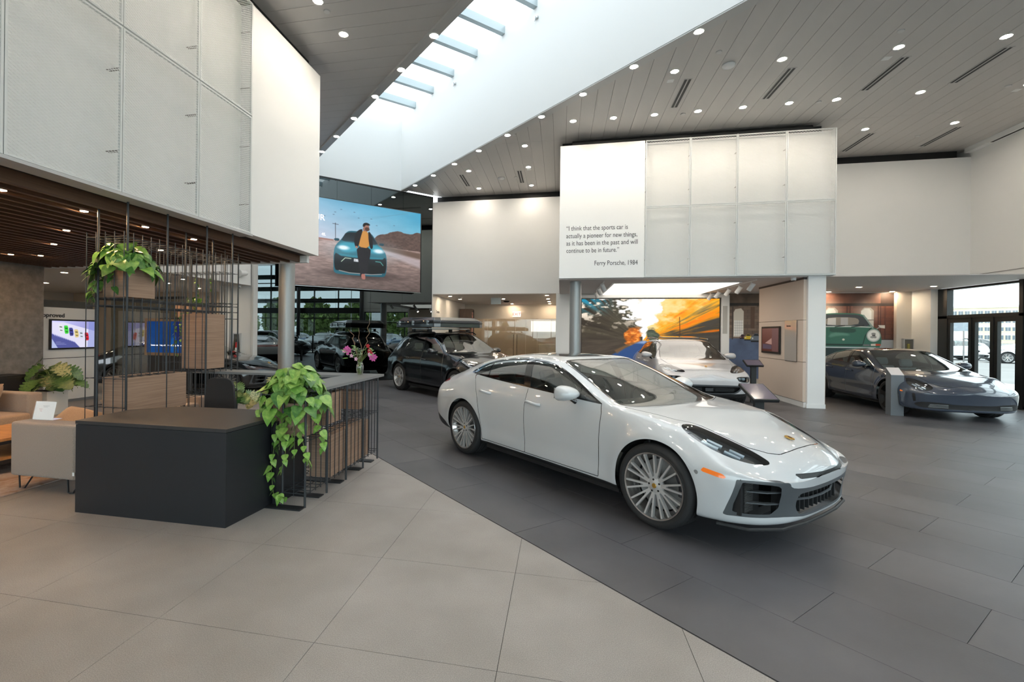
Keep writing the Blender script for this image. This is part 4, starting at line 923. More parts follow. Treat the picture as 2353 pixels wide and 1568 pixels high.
# ------------------------------------------------------------------ the white four-door saloon (main subject)
PAN = dict(xr=-2.05, xf=1.70, step=.15, kb=6, k_rail=8, axles=(-1.475, 1.475), rw=.362, ra=.402, rt=.362, rr=.282, track=.955, nf=3.0, nr=2.4, sub=8, subk=9,
  zc=[(1.70, .895), (1.9, .855), (2.14, .79), (2.3, .722), (2.38, .675), (2.43, .63)], zr=[(-2.6, .90), (-2.5, .98), (-2.42, 1.03), (-2.3, 1.04), (-2.05, 1.11)],
  lines=[
   L_((2.28, .225), (-2.40, .30), (-2.05, .62, .22), (-1, .64, .20), (0, .64, .20), (1, .64, .19), (1.70, .62, .20)),
   L_((2.36, .22), (-2.50, .32), (-2.05, .87, .25), (-1, .900, .205), (0, .905, .20), (1, .905, .20), (1.70, .91, .20)),
   L_((2.39, .262), (-2.53, .42), (-2.05, .925, .34), (-1, .930, .29), (0, .935, .285), (1, .935, .28), (1.70, .945, .265)),
   L_((2.375, .34), (-2.57, .56), (-2.05, .945, .47), (-1, .925, .43), (0, .915, .42), (1, .925, .42), (1.70, .955, .38)),
   L_((2.41, .485), (-2.57, .74), (-2.05, .955, .63), (-1.475, .975, .64), (-.6, .945, .62), (.3, .938, .61), (1, .95, .60), (1.475, .975, .60), (1.70, .965, .55)),
   L_((2.435, .585), (-2.53, .88), (-2.05, .93, .82), (-1.475, .965, .85), (-.6, .935, .85), (.3, .925, .82), (1, .93, .80), (1.475, .955, .78), (1.70, .945, .72)),
   L_((2.43, .64), (-2.50, 1.0), (-2.05, .80, 1.0), (-1.475, .86, 1.075), (-1.2, .872, 1.085), (-.6, .868, 1.04), (0, .872, 1.015), (.5, .878, .99), (.8, .882, .972), (1.1, .885, .955), (1.475, .86, .915), (1.70, .835, .865)),
   L_((2.43, .64), (-2.42, 1.02), (-2.05, .66, 1.055), (-1.6, .74, 1.155), (-1.2, .79, 1.20), (-.6, .80, 1.215), (0, .81, 1.195), (.4, .825, 1.125), (.8, .855, 1.025), (1.0, .84, .983), (1.2, .77, .965), (1.475, .70, .93), (1.70, .66, .885)),
   L_((2.43, .64), (-2.40, 1.03), (-2.05, .52, 1.085), (-1.6, .60, 1.235), (-1.2, .65, 1.325), (-.8, .675, 1.37), (-.4, .69, 1.387), (0, .70, 1.367), (.3, .725, 1.275), (.6, .755, 1.15), (.85, .79, 1.04), (1.0, .765, .985), (1.15, .66, .972), (1.3, .58, .958), (1.475, .52, .94), (1.70, .48, .893)),
   L_((2.43, .64), (-2.39, 1.035), (-2.05, .28, 1.10), (-1.6, .33, 1.25), (-1.2, .37, 1.348), (-.8, .40, 1.400), (-.4, .42, 1.42), (0, .43, 1.400), (.3, .42, 1.318), (.6, .42, 1.205), (.9, .42, 1.085), (1.1, .39, 1.0), (1.2, .37, .977), (1.3, .34, .966), (1.475, .28, .945), (1.70, .25, .895)),
   L_((2.43, .64), (-2.39, 1.035), (-2.05, 0, 1.11), (-1.6, 0, 1.258), (-1.2, 0, 1.354), (-.8, 0, 1.405), (-.4, 0, 1.425), (-.1, 0, 1.417), (.1, 0, 1.386), (.3, 0, 1.33), (.6, 0, 1.22), (.9, 0, 1.10), (1.12, 0, 1.012), (1.22, 0, .982), (1.35, 0, .967), (1.475, 0, .95), (1.70, 0, .895))],
  side_glass=[(-1.50, 1.13), (-1.42, 1.115), (-1.0, 1.082), (-.6, 1.055), (0, 1.022), (.5, .998), (.84, .980), (.86, .985), (.72, 1.045), (.38, 1.205), (.12, 1.308), (-.12, 1.352), (-.42, 1.372), (-.8, 1.350), (-1.05, 1.308), (-1.30, 1.232)],
  pillars=[([(-.235, .95), (-.40, 1.45)], .055), ([(-1.02, 1.0), (-1.13, 1.40)], .012), ([(.58, .9), (.50, 1.3)], .008)], rimw=.016, ag=1.0, zcowl=.93,
  windscreen=[(.12, 0), (.12, .25), (.08, .50), (.09, .60), (.14, .635), (.35, .675), (.62, .725), (.90, .775), (1.04, .78), (1.13, .66), (1.21, .35), (1.225, 0), (1.225, -.4), (.10, -.4)],
  roof_glass=[(.045, -.4), (.045, .0), (.04, .35), (-.02, .515), (-.8, .50), (-1.12, .47), (-1.15, 0), (-1.15, -.4)],
  rear_glass=[(-1.22, -.4), (-1.22, .0), (-1.22, .43), (-1.65, .46), (-2.0, .42), (-2.06, .2), (-2.07, 0), (-2.07, -.4)],
  hl_proj='top', headlamp=[(1.61, .765), (1.63, .69), (1.70, .635), (1.85, .59), (2.00, .555), (2.14, .525), (2.225, .512), (2.20, .59), (2.09, .72), (1.95, .80), (1.80, .825), (1.67, .815)],
  marker=[(1.895, .600), (1.90, .632), (2.05, .607), (2.085, .578), (2.045, .574)],
  tail=[(-2.7, .89), (-2.15, .925), (-2.04, .96), (-2.12, 1.0), (-2.7, .97)], front_regions=[('upper_slot', 'front', [(-.5, .572), (.40, .572), (.43, .606), (-.5, .606)]),
                 ('front_fascia', 'front', [(-.5, .265), (.30, .265), (.45, .285), (.60, .30), (.86, .30), (.905, .295), (.908, .32), (.88, .57), (.87, .585), (.62, .575), (.56, .565), (.54, .525), (.44, .508), (.2, .495), (-.5, .49)])],
  holes=[('x', 'front_fascia', 'front', [(-.5, .285), (.33, .285), (.41, .305), (.45, .38), (.43, .455), (.38, .465), (0, .455), (-.5, .455)]), ('x', 'front_fascia', 'front', [(.62, .325), (.86, .325), (.885, .34), (.86, .56), (.84, .565), (.66, .55), (.62, .52)])],
  sill_z=[(-2.6, .56), (-2.3, .50), (-2.0, .38), (-1.8, .27), (-1.07, .262), (0, .268), (1.07, .262), (1.6, .225), (2.0, .212), (2.5, .21)],
  gaps=[('side', [(-.235, 1.03), (-.245, .85), (-.235, .55), (-.225, .285)], lambda V, A: (V[:, 1] > .7)),
        ('side', [(.845, .985), (.868, .90), (.872, .6), (.86, .285)], lambda V, A: (V[:, 1] > .7)),
        ('side', [(-1.33, 1.10), (-1.25, .98), (-1.15, .80), (-1.09, .60), (-1.07, .45), (-1.055, .285)], lambda V, A: (V[:, 1] > .7)),
        ('side', [(-1.055, .285), (.86, .28)], lambda V, A: (V[:, 1] > .7)),
        ('side', [(1.70, .775), (1.80, .735), (1.92, .72), (2.02, .738)], lambda V, A: (V[:, 1] > .7)),
        ('top', [(2.245, -.4), (2.245, 0), (2.235, .22), (2.215, .36), (2.16, .44), (2.05, .53)], lambda V, A: (V[:, 2] > .62) & (A[:, 3] > .3)),
        ('top', [(1.52, .69), (1.3, .745), (1.06, .80)], lambda V, A: (V[:, 2] > .8) & (A[:, 3] > .3))],
  panels=[('front_door', 'side', [(-.235, 1.2), (-.235, 1.03), (-.245, .85), (-.235, .55), (-.225, .285), (.86, .285), (.872, .6), (.868, .90), (.845, .985), (.845, 1.2)], lambda V, A: (V[:, 1] > .7) & (A[:, 0] < 6.6)),
          ('rear_door', 'side', [(-.235, 1.2), (-.235, 1.03), (-.245, .85), (-.235, .55), (-.225, .285), (-1.055, .285), (-1.07, .45), (-1.09, .60), (-1.15, .80), (-1.25, .98), (-1.33, 1.10)], lambda V, A: (V[:, 1] > .7) & (A[:, 0] < 6.6)),
          ('hood', 'top', [(2.245, -.4), (2.245, 0), (2.235, .22), (2.215, .36), (2.16, .44), (2.05, .53), (1.9, .56), (1.7, .60), (1.52, .69), (1.3, .745), (1.06, .80), (1.1, .75), (1.2, .5), (1.24, 0), (1.24, -.4)], lambda V, A: (V[:, 2] > .62) & (A[:, 3] > .3))],
  xdash=.98, yc=.74, zdash=.97, seats=(-.75, .18), zseat=.27, mirror=(.47, .87, 1.055), handles=[(-1.00, .928, .905), (-.10, .922, .875)], crest=(2.14, 0, .800, .28))
WPAINT = paint('white_car_paint', (.555, .575, .59), .28)
PD = math.radians(-45)
saloon, PB = build_car(PAN, 'saloon_car', 'large glossy white four-door saloon with silver mesh wheels in the foreground', (.4156, 6.0773, 0), math.radians(-44.74),
    dict(paint=WPAINT, glass=CGLASS, seat=SEATB, wheel='mesh', trim=GBL, front_fascia=mat('dark_grey_fascia', (.07, .078, .085), .4), upper_slot=BPL))
def slats_front(root, zs, y0, y1, x, name, m, d=.05, t=.006):
    for z in zs: MB().box(x - d, x, y0, y1, z - t / 2, z + t / 2).build(name, m, root)
# intake innards of the saloon
MB().box(2.20, 2.24, -.47, .47, .26, .485).build('intake_backing', BLACK, saloon)
for y in np.linspace(-.38, .38, 11): MB().box(2.26, 2.345 - abs(y) * .03, y - .006, y + .006, .29, .455).build('grille_bar', BPL, saloon)
MB().tube([(2.31, -.385, .39), (2.36, -.2, .387), (2.372, 0, .387), (2.36, .2, .387), (2.31, .385, .39)], .010, 6).build('grille_blade', mat('dark_grey_fascia'), saloon)
for sd in (-1, 1):
    MB().box(1.93, 2.16, min(sd * .58, sd * .86), max(sd * .58, sd * .86), .31, .585).build('intake_backing', BLACK, saloon)
    rb = MB()
    for k in range(22): rb.box(2.165, 2.172, sd * .76 - .06, sd * .76 + .06, .33 + k * .0102, .335 + k * .0102)
    tag(rb.build('radiator_fins', mat('radiator_grey', (.12, .12, .12), .5, .5), saloon), kind='stuff')
    for z in (.40, .485):
        pts = [(2.00, sd * .895, z), (2.14, sd * .82, z), (2.27, sd * .70, z - .002), (2.345, sd * .54, z - .004)]
        m_ = MB()
        a = [Vector(p) for p in pts]; vs = []
        for i, p in enumerate(a):
            w = [.05, .05, .035, .006][i]; vs += [(p.x, p.y, p.z + .005), (p.x - w, p.y - sd * w * .6, p.z + .005), (p.x - w, p.y - sd * w * .6, p.z - .005), (p.x, p.y, p.z - .005)]
        fs = [(4 * i + k, 4 * i + (k + 1) % 4, 4 * i + 4 + (k + 1) % 4, 4 * i + 4 + k) for i in range(3) for k in range(4)] + [(3, 2, 1, 0), (12, 13, 14, 15)]
        m_.add(vs, fs).build('intake_blade', mat('dark_grey_fascia'), saloon)
    MB().tube([(1.99, sd * .905, .56), (1.975, sd * .915, .46), (1.955, sd * .925, .36)], .009, 8).build('daytime_light', LEDW, saloon)
    # sensor ring and fuel flap outline
    MB().lathe([(.014, 0), (.016, .002), (.018, 0)], 16, 'y', (1.865, sd * .962, .585)).build('parking_sensor', mat('grey_ring', (.3, .3, .3), .5), saloon)
MB().tube([(2.0, -.90, .213), (2.2, -.82, .21), (2.33, -.6, .208), (2.37, -.3, .207), (2.375, 0, .206), (2.37, .3, .207), (2.33, .6, .208), (2.2, .82, .21), (2.0, .90, .213)], .012, 6).build('front_splitter', BPL, saloon)

# ------------------------------------------------------------------ sport utility bodies
def suv(zt, belt, cowl, hood, tipz, coupe=0., roofx=0.):
    """roof height, belt height, cowl height, hood height at the axle, nose height"""
    r = zt; f = lambda x: x
    hz = [(1.65, hood - .02), (1.9, hood - .055), (2.1, hood - .10), (2.22, hood - .16), (2.30, hood - .225), (2.335, tipz)]
    rb = -2.42
    return dict(xr=-1.95, xf=1.65, step=.15, kb=6, k_rail=8, axles=(-1.4475, 1.4475), rw=.385, ra=.425, rt=.385, rr=.275, track=.955, nf=3.2, nr=3.2, sub=6, subk=7, crown=.16,
      zc=hz, zr=[(-2.45, .95), (-2.42, 1.05), (-2.38, 1.12), (-2.2, 1.22), (-1.95, belt + .22 - coupe)],
      lines=[
       L_((2.18, .24), (-2.30, .32), (-1.95, .62, .28), (0, .64, .24), (1.65, .62, .24)),
       L_((2.27, .25), (-2.38, .34), (-1.95, .87, .32), (-1, .90, .26), (1, .90, .26), (1.65, .91, .27)),
       L_((2.31, .33), (-2.43, .46), (-1.95, .93, .42), (-1, .94, .36), (1, .94, .36), (1.65, .95, .36)),
       L_((2.34, .46), (-2.46, .62), (-1.95, .955, .56), (-1, .93, .52), (0, .925, .52), (1, .935, .52), (1.65, .965, .50)),
       L_((2.36, .60), (-2.46, .80), (-1.95, .965, .74), (-1.4475, .985, .76), (-.5, .955, .74), (.3, .95, .73), (1, .96, .73), (1.4475, .985, .73), (1.65, .975, .70)),
       L_((2.35, .72), (-2.44, .95), (-1.95, .945, .93), (-1.4475, .965, .97), (-.5, .94, .96), (.3, .935, .94), (1, .94, .92), (1.4475, .955, .90), (1.65, .95, hood - .12)),
       L_((2.335, tipz), (-2.38, 1.08), (-1.95, .83, belt + .06), (-1.4475, .875, belt + .045), (-1.0, .88, belt + .02), (0, .885, belt - .01), (.6, .89, cowl - .03), (1.0, .89, cowl - .055), (1.4475, .87, hood - .035), (1.65, .85, hood - .06)),
       L_((2.335, tipz), (-2.32, 1.12), (-1.95, .72, belt + .14 - coupe * .5), (-1.4475, .79, belt + .18), (-1, .80, belt + .20), (0, .80, belt + .19), (.4, .82, belt + .12), (.8, .855, cowl + .03), (1.0, .85, cowl), (1.2, .78, cowl - .02), (1.4475, .70, hood), (1.65, .66, hood - .035)),
       L_((2.335, tipz), (-2.28, 1.14), (-1.95, .60, r - .17 - coupe * 1.7), (-1.4475, .66, r - .06 - coupe * .8), (-1, .68, r - .045 - coupe * .2), (-.3, .695, r - .04), (.1, .70, r - .07), (.35, .725, r - .17), (.65, .765, (r + cowl) / 2 - .07), (.88, .80, cowl + .04), (1.02, .77, cowl), (1.15, .68, cowl - .015), (1.3, .60, cowl - .03), (1.4475, .54, hood + .01), (1.65, .50, hood - .02)),
       L_((2.335, tipz), (-2.27, 1.145), (-1.95, .34, r - .14 - coupe * 1.6), (-1.4475, .38, r - .015 - coupe * .7), (-1, .40, r - .003 - coupe * .1), (-.3, .42, r), (.05, .43, r - .025), (.35, .42, r - .125), (.65, .42, (r + cowl) / 2 - .03), (.9, .42, cowl + .10), (1.1, .40, cowl + .02), (1.2, .38, cowl - .005), (1.3, .35, cowl - .015), (1.4475, .28, hood + .02), (1.65, .25, hood - .01)),
       L_((2.335, tipz), (-2.27, 1.145), (-1.95, 0, r - .13 - coupe * 1.6), (-1.4475, 0, r - .01 - coupe * .7), (-1, 0, r + .003), (-.3, 0, r + .005), (.05, 0, r - .015), (.35, 0, r - .11), (.65, 0, (r + cowl) / 2 - .01), (.9, 0, cowl + .12), (1.12, 0, cowl + .03), (1.22, 0, cowl + .005), (1.35, 0, cowl - .01), (1.4475, 0, hood + .025), (1.65, 0, hood - .005))],
      side_glass=[(-1.95, belt + .10), (-1.80, belt + .07), (-1.2, belt + .05), (-.3, belt + .02), (.4, belt - .005), (.86, cowl - .02), (.74, cowl + .06), (.42, r - .19), (.15, r - .075), (-.1, r - .052), (-.6, r - .05), (-1.1, r - .07 - coupe * .3), (-1.5, r - .12 - coupe * .9), (-1.8, belt + .18)],
      pillars=[([(-.20, .9), (-.33, 1.75)], .045), ([(-1.17, .9), (-1.30, 1.75)], .03), ([(.55, .9), (.48, 1.5)], .008)], rimw=.014, ag=1.0, zcowl=cowl - .06,
      windscreen=[(.14, 0), (.14, .25), (.11, .5), (.12, .62), (.17, .65), (.40, .69), (.65, .735), (.90, .775), (1.04, .775), (1.13, .66), (1.2, .35), (1.215, 0), (1.215, -.4), (.14, -.4)],
      roof_glass=[(.06, -.4), (.06, 0), (.05, .38), (-.02, .50), (-1.0, .49), (-1.08, .3), (-1.1, 0), (-1.1, -.4)],
      gaps=[('side', [(-.20, belt + .02), (-.22, .9), (-.20, .6), (-.19, .36)], lambda V, A: (V[:, 1] > .7)), ('side', [(.83, cowl), (.86, .9), (.865, .6), (.85, .36)], lambda V, A: (V[:, 1] > .7)),
            ('side', [(-1.45, belt + .05), (-1.25, .95), (-1.12, .80), (-1.03, .62), (-1.0, .40)], lambda V, A: (V[:, 1] > .7)), ('side', [(-1.0, .37), (.85, .36)], lambda V, A: (V[:, 1] > .7)),
            ('top', [(2.16, -.4), (2.16, 0), (2.14, .3), (2.08, .5), (1.95, .60), (1.6, .70), (1.1, .80)], lambda V, A: (V[:, 2] > .7) & (A[:, 3] > .3))],
      panels=[('front_door', 'side', [(-.20, 1.4), (-.20, belt + .02), (-.22, .9), (-.20, .6), (-.19, .36), (.85, .36), (.865, .6), (.86, .9), (.83, cowl), (.83, 1.4)], lambda V, A: (V[:, 1] > .7) & (A[:, 0] < 6.6)),
              ('rear_door', 'side', [(-.20, 1.4), (-.20, belt + .02), (-.22, .9), (-.20, .6), (-.19, .36), (-1.0, .37), (-1.03, .62), (-1.12, .80), (-1.25, .95), (-1.45, belt + .05)], lambda V, A: (V[:, 1] > .7) & (A[:, 0] < 6.6)),
              ('hood', 'top', [(2.16, -.4), (2.16, 0), (2.14, .3), (2.08, .5), (1.95, .60), (1.6, .70), (1.1, .80), (1.15, .7), (1.22, .4), (1.23, 0), (1.23, -.4)], lambda V, A: (V[:, 2] > .7) & (A[:, 3] > .3))],
      xdash=.98, yc=.76, zdash=cowl + .0, seats=(-.80, .15), zseat=.50, mirror=(.50, .88, belt + .06), handles=[(-.95, .95, .97), (-.05, .945, .955)], crest=(2.06, 0, hood - .075, .42),
      sill_z=[(-2.5, .50), (-1.9, .44), (-1.0, .34), (1.0, .34), (1.9, .36), (2.5, .34)])
LSPEC = suv(1.66, 1.12, 1.14, 1.08, .82, .0); LSPEC['cladding'] = .035; LSPEC['zr'] = [(-2.45, .95), (-2.42, 1.06), (-2.36, 1.14), (-2.2, 1.30), (-1.95, 1.53)]
LSPEC.update(hl_proj='front', headlamp=[(.50, .80), (.60, .86), (.74, .915), (.86, .93), (.90, .90), (.885, .83), (.80, .775), (.62, .755)],
   front_regions=[('front_fascia', 'front', [(-.5, .36), (.60, .36), (.80, .34), (.90, .40), (.88, .62), (.80, .66), (.52, .64), (.40, .66), (-.5, .68)])],
   holes=[('x', 'front_fascia', 'front', [(-.5, .40), (.40, .40), (.46, .50), (.40, .60), (-.5, .62)])])
KPAINT = paint('black_car_paint', (.006, .008, .010), .2)
cay, _ = build_car(LSPEC, 'sport_utility_car', 'glossy black sport utility car with a grey rooftop tent box on its roof bars', (-2.853, 12.739, 0), math.radians(-43.4),
    dict(paint=KPAINT, glass=CGLASS, seat=SEATC, wheel='v', front_fascia=BPL, marker=False, sill=GBL))
MB().box(2.0, 2.12, -.5, .5, .36, .64).build('intake_backing', BLACK, cay)
for z in (.44, .50, .56): MB().box(2.2, 2.24, -.42, .42, z - .008, z + .008).build('grille_bar', BPL, cay)
RB = paint('graphite_box_shell', (.030, .033, .038), .25)
for sd in (-1, 1):
    MB().tube([(-1.55, sd * .63, 1.615), (-1.4, sd * .64, 1.665), (-.6, sd * .645, 1.69), (.0, sd * .645, 1.665), (.12, sd * .64, 1.615)], .016, 8).build('roof_rail', GBL, cay, smooth=True)
    for x in (-1.15, -.25): MB().box(x - .05, x + .05, sd * .63 - .04, sd * .63 + .04, 1.67, 1.76).build('bar_foot', BPL, cay, bevel=.01)
for x in (-1.15, -.25): MB().box(x - .035, x + .035, -.68, .68, 1.75, 1.78).build('cross_bar', CHROME, cay, bevel=.008)
rbx = thing('rooftop_tent_box', 'dark grey hard-shell rooftop tent closed on the bars of the black car', 'roof box', (-2.853, 12.739, 1.80), math.radians(-43.4))
def hexbox(x0, x1, w, z0, z1, cut, taper, sl): 
    pl = [(x0 + cut, -w), (x1 - cut * .6, -w), (x1, -w + cut), (x1, w - cut), (x1 - cut * .6, w), (x0 + cut, w), (x0, w - cut), (x0, -w + cut)]
    n = 8; vs = [(x, y, z0) for x, y in pl] + [((x - (x0 + x1) / 2) * taper + (x0 + x1) / 2, y * taper, z1 - (sl if x > (x0 + x1) / 2 else 0)) for x, y in pl]
    return MB().add(vs, [tuple(range(n))[::-1], tuple(range(n, 2 * n))] + [(i, (i + 1) % n, n + (i + 1) % n, n + i) for i in range(n)])
hexbox(-2.05, .30, .80, .0, .115, .16, 1.0, 0).build('lower_shell', RB, rbx, bevel=.015)
hexbox(-2.05, .30, .80, .12, .185, .16, .995, 0).build('upper_shell', RB, rbx, bevel=.01)
hexbox(-2.03, .28, .78, .185, .30, .16, .86, .03).build('lid', RB, rbx, bevel=.02)
hexbox(-2.06, .31, .81, .112, .124, .16, 1.0, 0).build('rubber_seal', BLACK, rbx)
for x in (-1.7, -.9, -.1):
    for sd in (-1, 1): MB().box(x - .03, x + .03, sd * .81 - .012, sd * .81 + .012, .06, .19).build('latch', CHROME, rbx)
# ------------------------------------------------------------------ pale compact utility car under the light panel
MSPEC = suv(1.56, 1.06, 1.07, .99, .78, .05)
MSPEC.update(hl_proj='front', headlamp=[(.46, .815), (.54, .885), (.70, .945), (.86, .955), (.918, .92), (.90, .85), (.82, .825), (.60, .80)], mirror=(.50, .87, 1.13), crest=(2.02, 0, .945, .34),
   front_regions=[('front_fascia', 'front', [(-.5, .34), (.50, .34), (.62, .39), (.72, .51), (.66, .55), (-.5, .55)]), ('lamp_pocket', 'front', [(.62, .62), (.86, .60), (.91, .66), (.90, .735), (.62, .735), (.56, .70)])],
   holes=[('x', 'front_fascia', 'front', [(-.5, .37), (.48, .37), (.60, .42), (.66, .50), (.62, .515), (-.5, .515)]), ('x', 'lamp_pocket', 'front', [(.66, .635), (.85, .62), (.885, .66), (.88, .72), (.64, .72), (.60, .69)])])
del MSPEC['roof_glass']
mac, _ = build_car(MSPEC, 'compact_utility_car', 'pale white compact utility car facing out from the road picture wall', (3.256, 13.957, 0), math.radians(-88.6),
    dict(paint=paint('cream_white_car_paint', (.60, .59, .60), .3), glass=CGLASS, seat=SEATC, wheel='v', front_fascia=mat('dark_grey_fascia'), lamp_pocket=BPL, marker=False))
MB().box(2.0, 2.05, -.66, .66, .36, .52).build('intake_backing', BLACK, mac)
for z in (.41, .435, .46):
    for sd in (-1, 1): MB().box(2.2, 2.235, sd * .34 - .2, sd * .34 + .2, z - .005, z + .005).build('grille_bar', BPL, mac)
MB().box(2.22, 2.27, -.09, .09, .385, .485).build('radar_cover', GBL, mac, bevel=.012)
for sd in (-1, 1):
    MB().box(1.93, 1.98, min(sd * .6, sd * .88), max(sd * .6, sd * .88), .61, .73).build('pocket_backing', BLACK, mac)
    for yy in (.70, .79): MB().lathe([(0, 2.03), (.035, 2.05), (.038, 1.98)], 16, 'x', (0, sd * yy, .675)).build('main_lamp', HLB, mac, smooth=True)
    MB().tube([(-1.5, sd * .63, 1.515), (-1.3, sd * .64, 1.56), (-.6, sd * .65, 1.58), (.0, sd * .65, 1.56), (.1, sd * .64, 1.525)], .013, 8).build('roof_rail', GBL, mac, smooth=True)
MB().prism_axis([(-.12, 1.575), (-.55, 1.60), (-.55, 1.63), (-.14, 1.60)], -.48, .48, 'y').build('sunroof_panel', GBL, mac, bevel=.008)
# ------------------------------------------------------------------ blue grey low saloon in the niche
import copy
TSPEC = copy.copy(PAN); tl = []
for k, ln in enumerate(PAN['lines']):
    q = dict(ln); P2 = []
    for (x, y, z) in ln['p']:
        if z > .9: z2 = z - .03 - .035 * max(0, min(1, (x - .7) / .8))
        else: z2 = z * (1 - .04 * (z > .5))
        P2.append((x * .98 if x < 0 else x, y * 1.012, z2))
    q['p'] = P2; tf, tr = ln['tip']; q['tip'] = ((tf[0] - .05, tf[1] - .04 if k > 3 else tf[1] * .8), tr); tl.append(q)
TSPEC.update(lines=tl, axles=(-1.45, 1.45), xr=-2.0, xf=1.70, sub=6, subk=8, zc=[(1.70, .83), (1.9, .79), (2.14, .715), (2.28, .655), (2.36, .60), (2.38, .57)], zr=[(-2.6, .90), (-2.5, .95), (-2.4, 1.0), (-2.3, 1.01), (-2.0, 1.08)],
   hl_proj='top', headlamp=[(1.72, .80), (1.80, .70), (2.0, .60), (2.14, .55), (2.20, .60), (2.17, .74), (2.08, .84), (1.9, .875)], crest=(2.10, 0, .725, .3), zcowl=.90, crown=.22,
   side_glass=[(x, z - .032 - (.02 if x > .5 else 0)) for x, z in PAN['side_glass']], mirror=(.47, .88, 1.02), handles=[(-1.0, .942, .87), (-.10, .935, .84)], xdash=.96, zdash=.92,
   front_regions=[('front_fascia', 'front', [(-.5, .235), (.72, .235), (.84, .27), (.87, .33), (.76, .372), (.44, .355), (.32, .33), (-.5, .33)]), ('air_curtain', 'front', [(.845, .36), (.875, .36), (.895, .52), (.865, .53)])], holes=[],
   sill_z=[(-2.6, .36), (-2.05, .27), (-1.6, .23), (-1.07, .235), (1.07, .235), (1.6, .18), (2.0, .15), (2.5, .14)])
TSPEC['marker'] = [(1.86, .54), (1.87, .57), (1.95, .55), (1.96, .53)]
tay, _ = build_car(TSPEC, 'low_saloon_car', 'blue grey low saloon with black five-spoke wheels parked in the niche', (8.036, 13.568, 0), math.radians(-91.2),
    dict(paint=paint('blue_grey_car_paint', (.042, .056, .084), .18), glass=CGLASS, seat=SEATW, wheel='five', rimm=RIMD, caliper=CALY, front_fascia=BLACK, air_curtain=BLACK))
for sd in (-1, 1):
    for z in (.27, .295, .32): MB().tube([(2.19, sd * .76, z), (2.30, sd * .60, z), (2.345, sd * .42, z)], .005, 6).build('grille_blade', CHROME, tay)
MB().lathe([(0, 2.335), (.022, 2.335), (.024, 2.30)], 16, 'x', (0, -.06, .25)).build('camera_eye', BLACK, tay)
# ================================================================== FLAT PICTURES (screens and printed walls)
def vnoise(X, Y, seed=0):
    r = np.random.default_rng(seed).random((64, 64)); xi = np.floor(X).astype(int); yi = np.floor(Y).astype(int); fx = X - xi; fy = Y - yi
    fx = fx * fx * (3 - 2 * fx); fy = fy * fy * (3 - 2 * fy); g = lambda a, b: r[a % 64, b % 64]
    return (g(xi, yi) * (1 - fx) + g(xi + 1, yi) * fx) * (1 - fy) + (g(xi, yi + 1) * (1 - fx) + g(xi + 1, yi + 1) * fx) * fy
def fbm(X, Y, seed=0, o=4):
    s = 0; a = .5
    for i in range(o): s = s + a * vnoise(X * 2 ** i, Y * 2 ** i, seed + i); a *= .5
    return s / (1 - .5 ** o)
class Canvas:
    def __init__(s, nx, ny, asp):
        s.nx, s.ny = nx, ny; x = np.linspace(0, 1, nx); y = np.linspace(0, 1, ny); s.X, s.Y = np.meshgrid(x, y); s.asp = asp; s.img = np.zeros((ny, nx, 3)); s.px = 1.2 / ny
    def fill(s, d, col, a=1., soft=None):
        soft = s.px if soft is None else soft; m = np.clip(.5 - d / soft, 0, 1)[..., None] * a
        c = np.asarray(col, float); s.img = s.img * (1 - m) + c * m
    def poly(s, pts, col, a=1., soft=None, it=0):
        P = smooth_poly(pts, it) if it else np.asarray(pts, float); q = np.stack([s.X.ravel() * s.asp, s.Y.ravel()], 1)
        s.fill(sd_poly(q, P * [s.asp, 1]).reshape(s.X.shape), col, a, soft)
    def line(s, pts, w, col, a=1.):
        q = np.stack([s.X.ravel() * s.asp, s.Y.ravel()], 1); s.fill((sd_line(q, np.asarray(pts, float) * [s.asp, 1]) - w).reshape(s.X.shape), col, a)
    def ell(s, cx, cy, rx, ry, col, a=1., soft=None):
        d = (np.hypot((s.X - cx) / rx, (s.Y - cy) / ry) - 1) * min(rx * s.asp, ry); s.fill(d, col, a, soft)
def lin(c): c = np.clip(c, 0, 1); return np.where(c < .04045, c / 12.92, ((c + .055) / 1.055) ** 2.4)
def picture(name, cv, org, ux, w, h, m, parent, srgb=True):
    ny, nx = cv.ny, cv.nx; ux = np.array([ux[0], ux[1], 0.]); P = np.array(org)[None, None] + cv.X[..., None] * w * ux + cv.Y[..., None] * h * np.array([0, 0, 1.])
    me = bpy.data.meshes.new(name); V = P.reshape(-1, 3); i = (np.arange(ny - 1)[:, None] * nx + np.arange(nx - 1)[None]).ravel(); F = np.stack([i, i + 1, i + nx + 1, i + nx], 1)
    me.vertices.add(len(V)); me.vertices.foreach_set('co', V.ravel()); me.loops.add(F.size); me.loops.foreach_set('vertex_index', F.ravel()); me.polygons.add(len(F)); me.polygons.foreach_set('loop_start', np.arange(len(F)) * 4); me.polygons.foreach_set('loop_total', np.full(len(F), 4)); me.update(calc_edges=True)
    c = lin(cv.img) if srgb else cv.img; at = me.color_attributes.new('Col', 'FLOAT_COLOR', 'POINT'); at.data.foreach_set('color', np.concatenate([c.reshape(-1, 3), np.ones((len(V), 1))], 1).ravel())
    return link(name, me, m, parent)
SCRM = mat_attr('screen_picture', .60); LEDM = mat_attr('led_wall_picture', .66); PRINTM = mat_attr('printed_wall_picture', 0, .55)
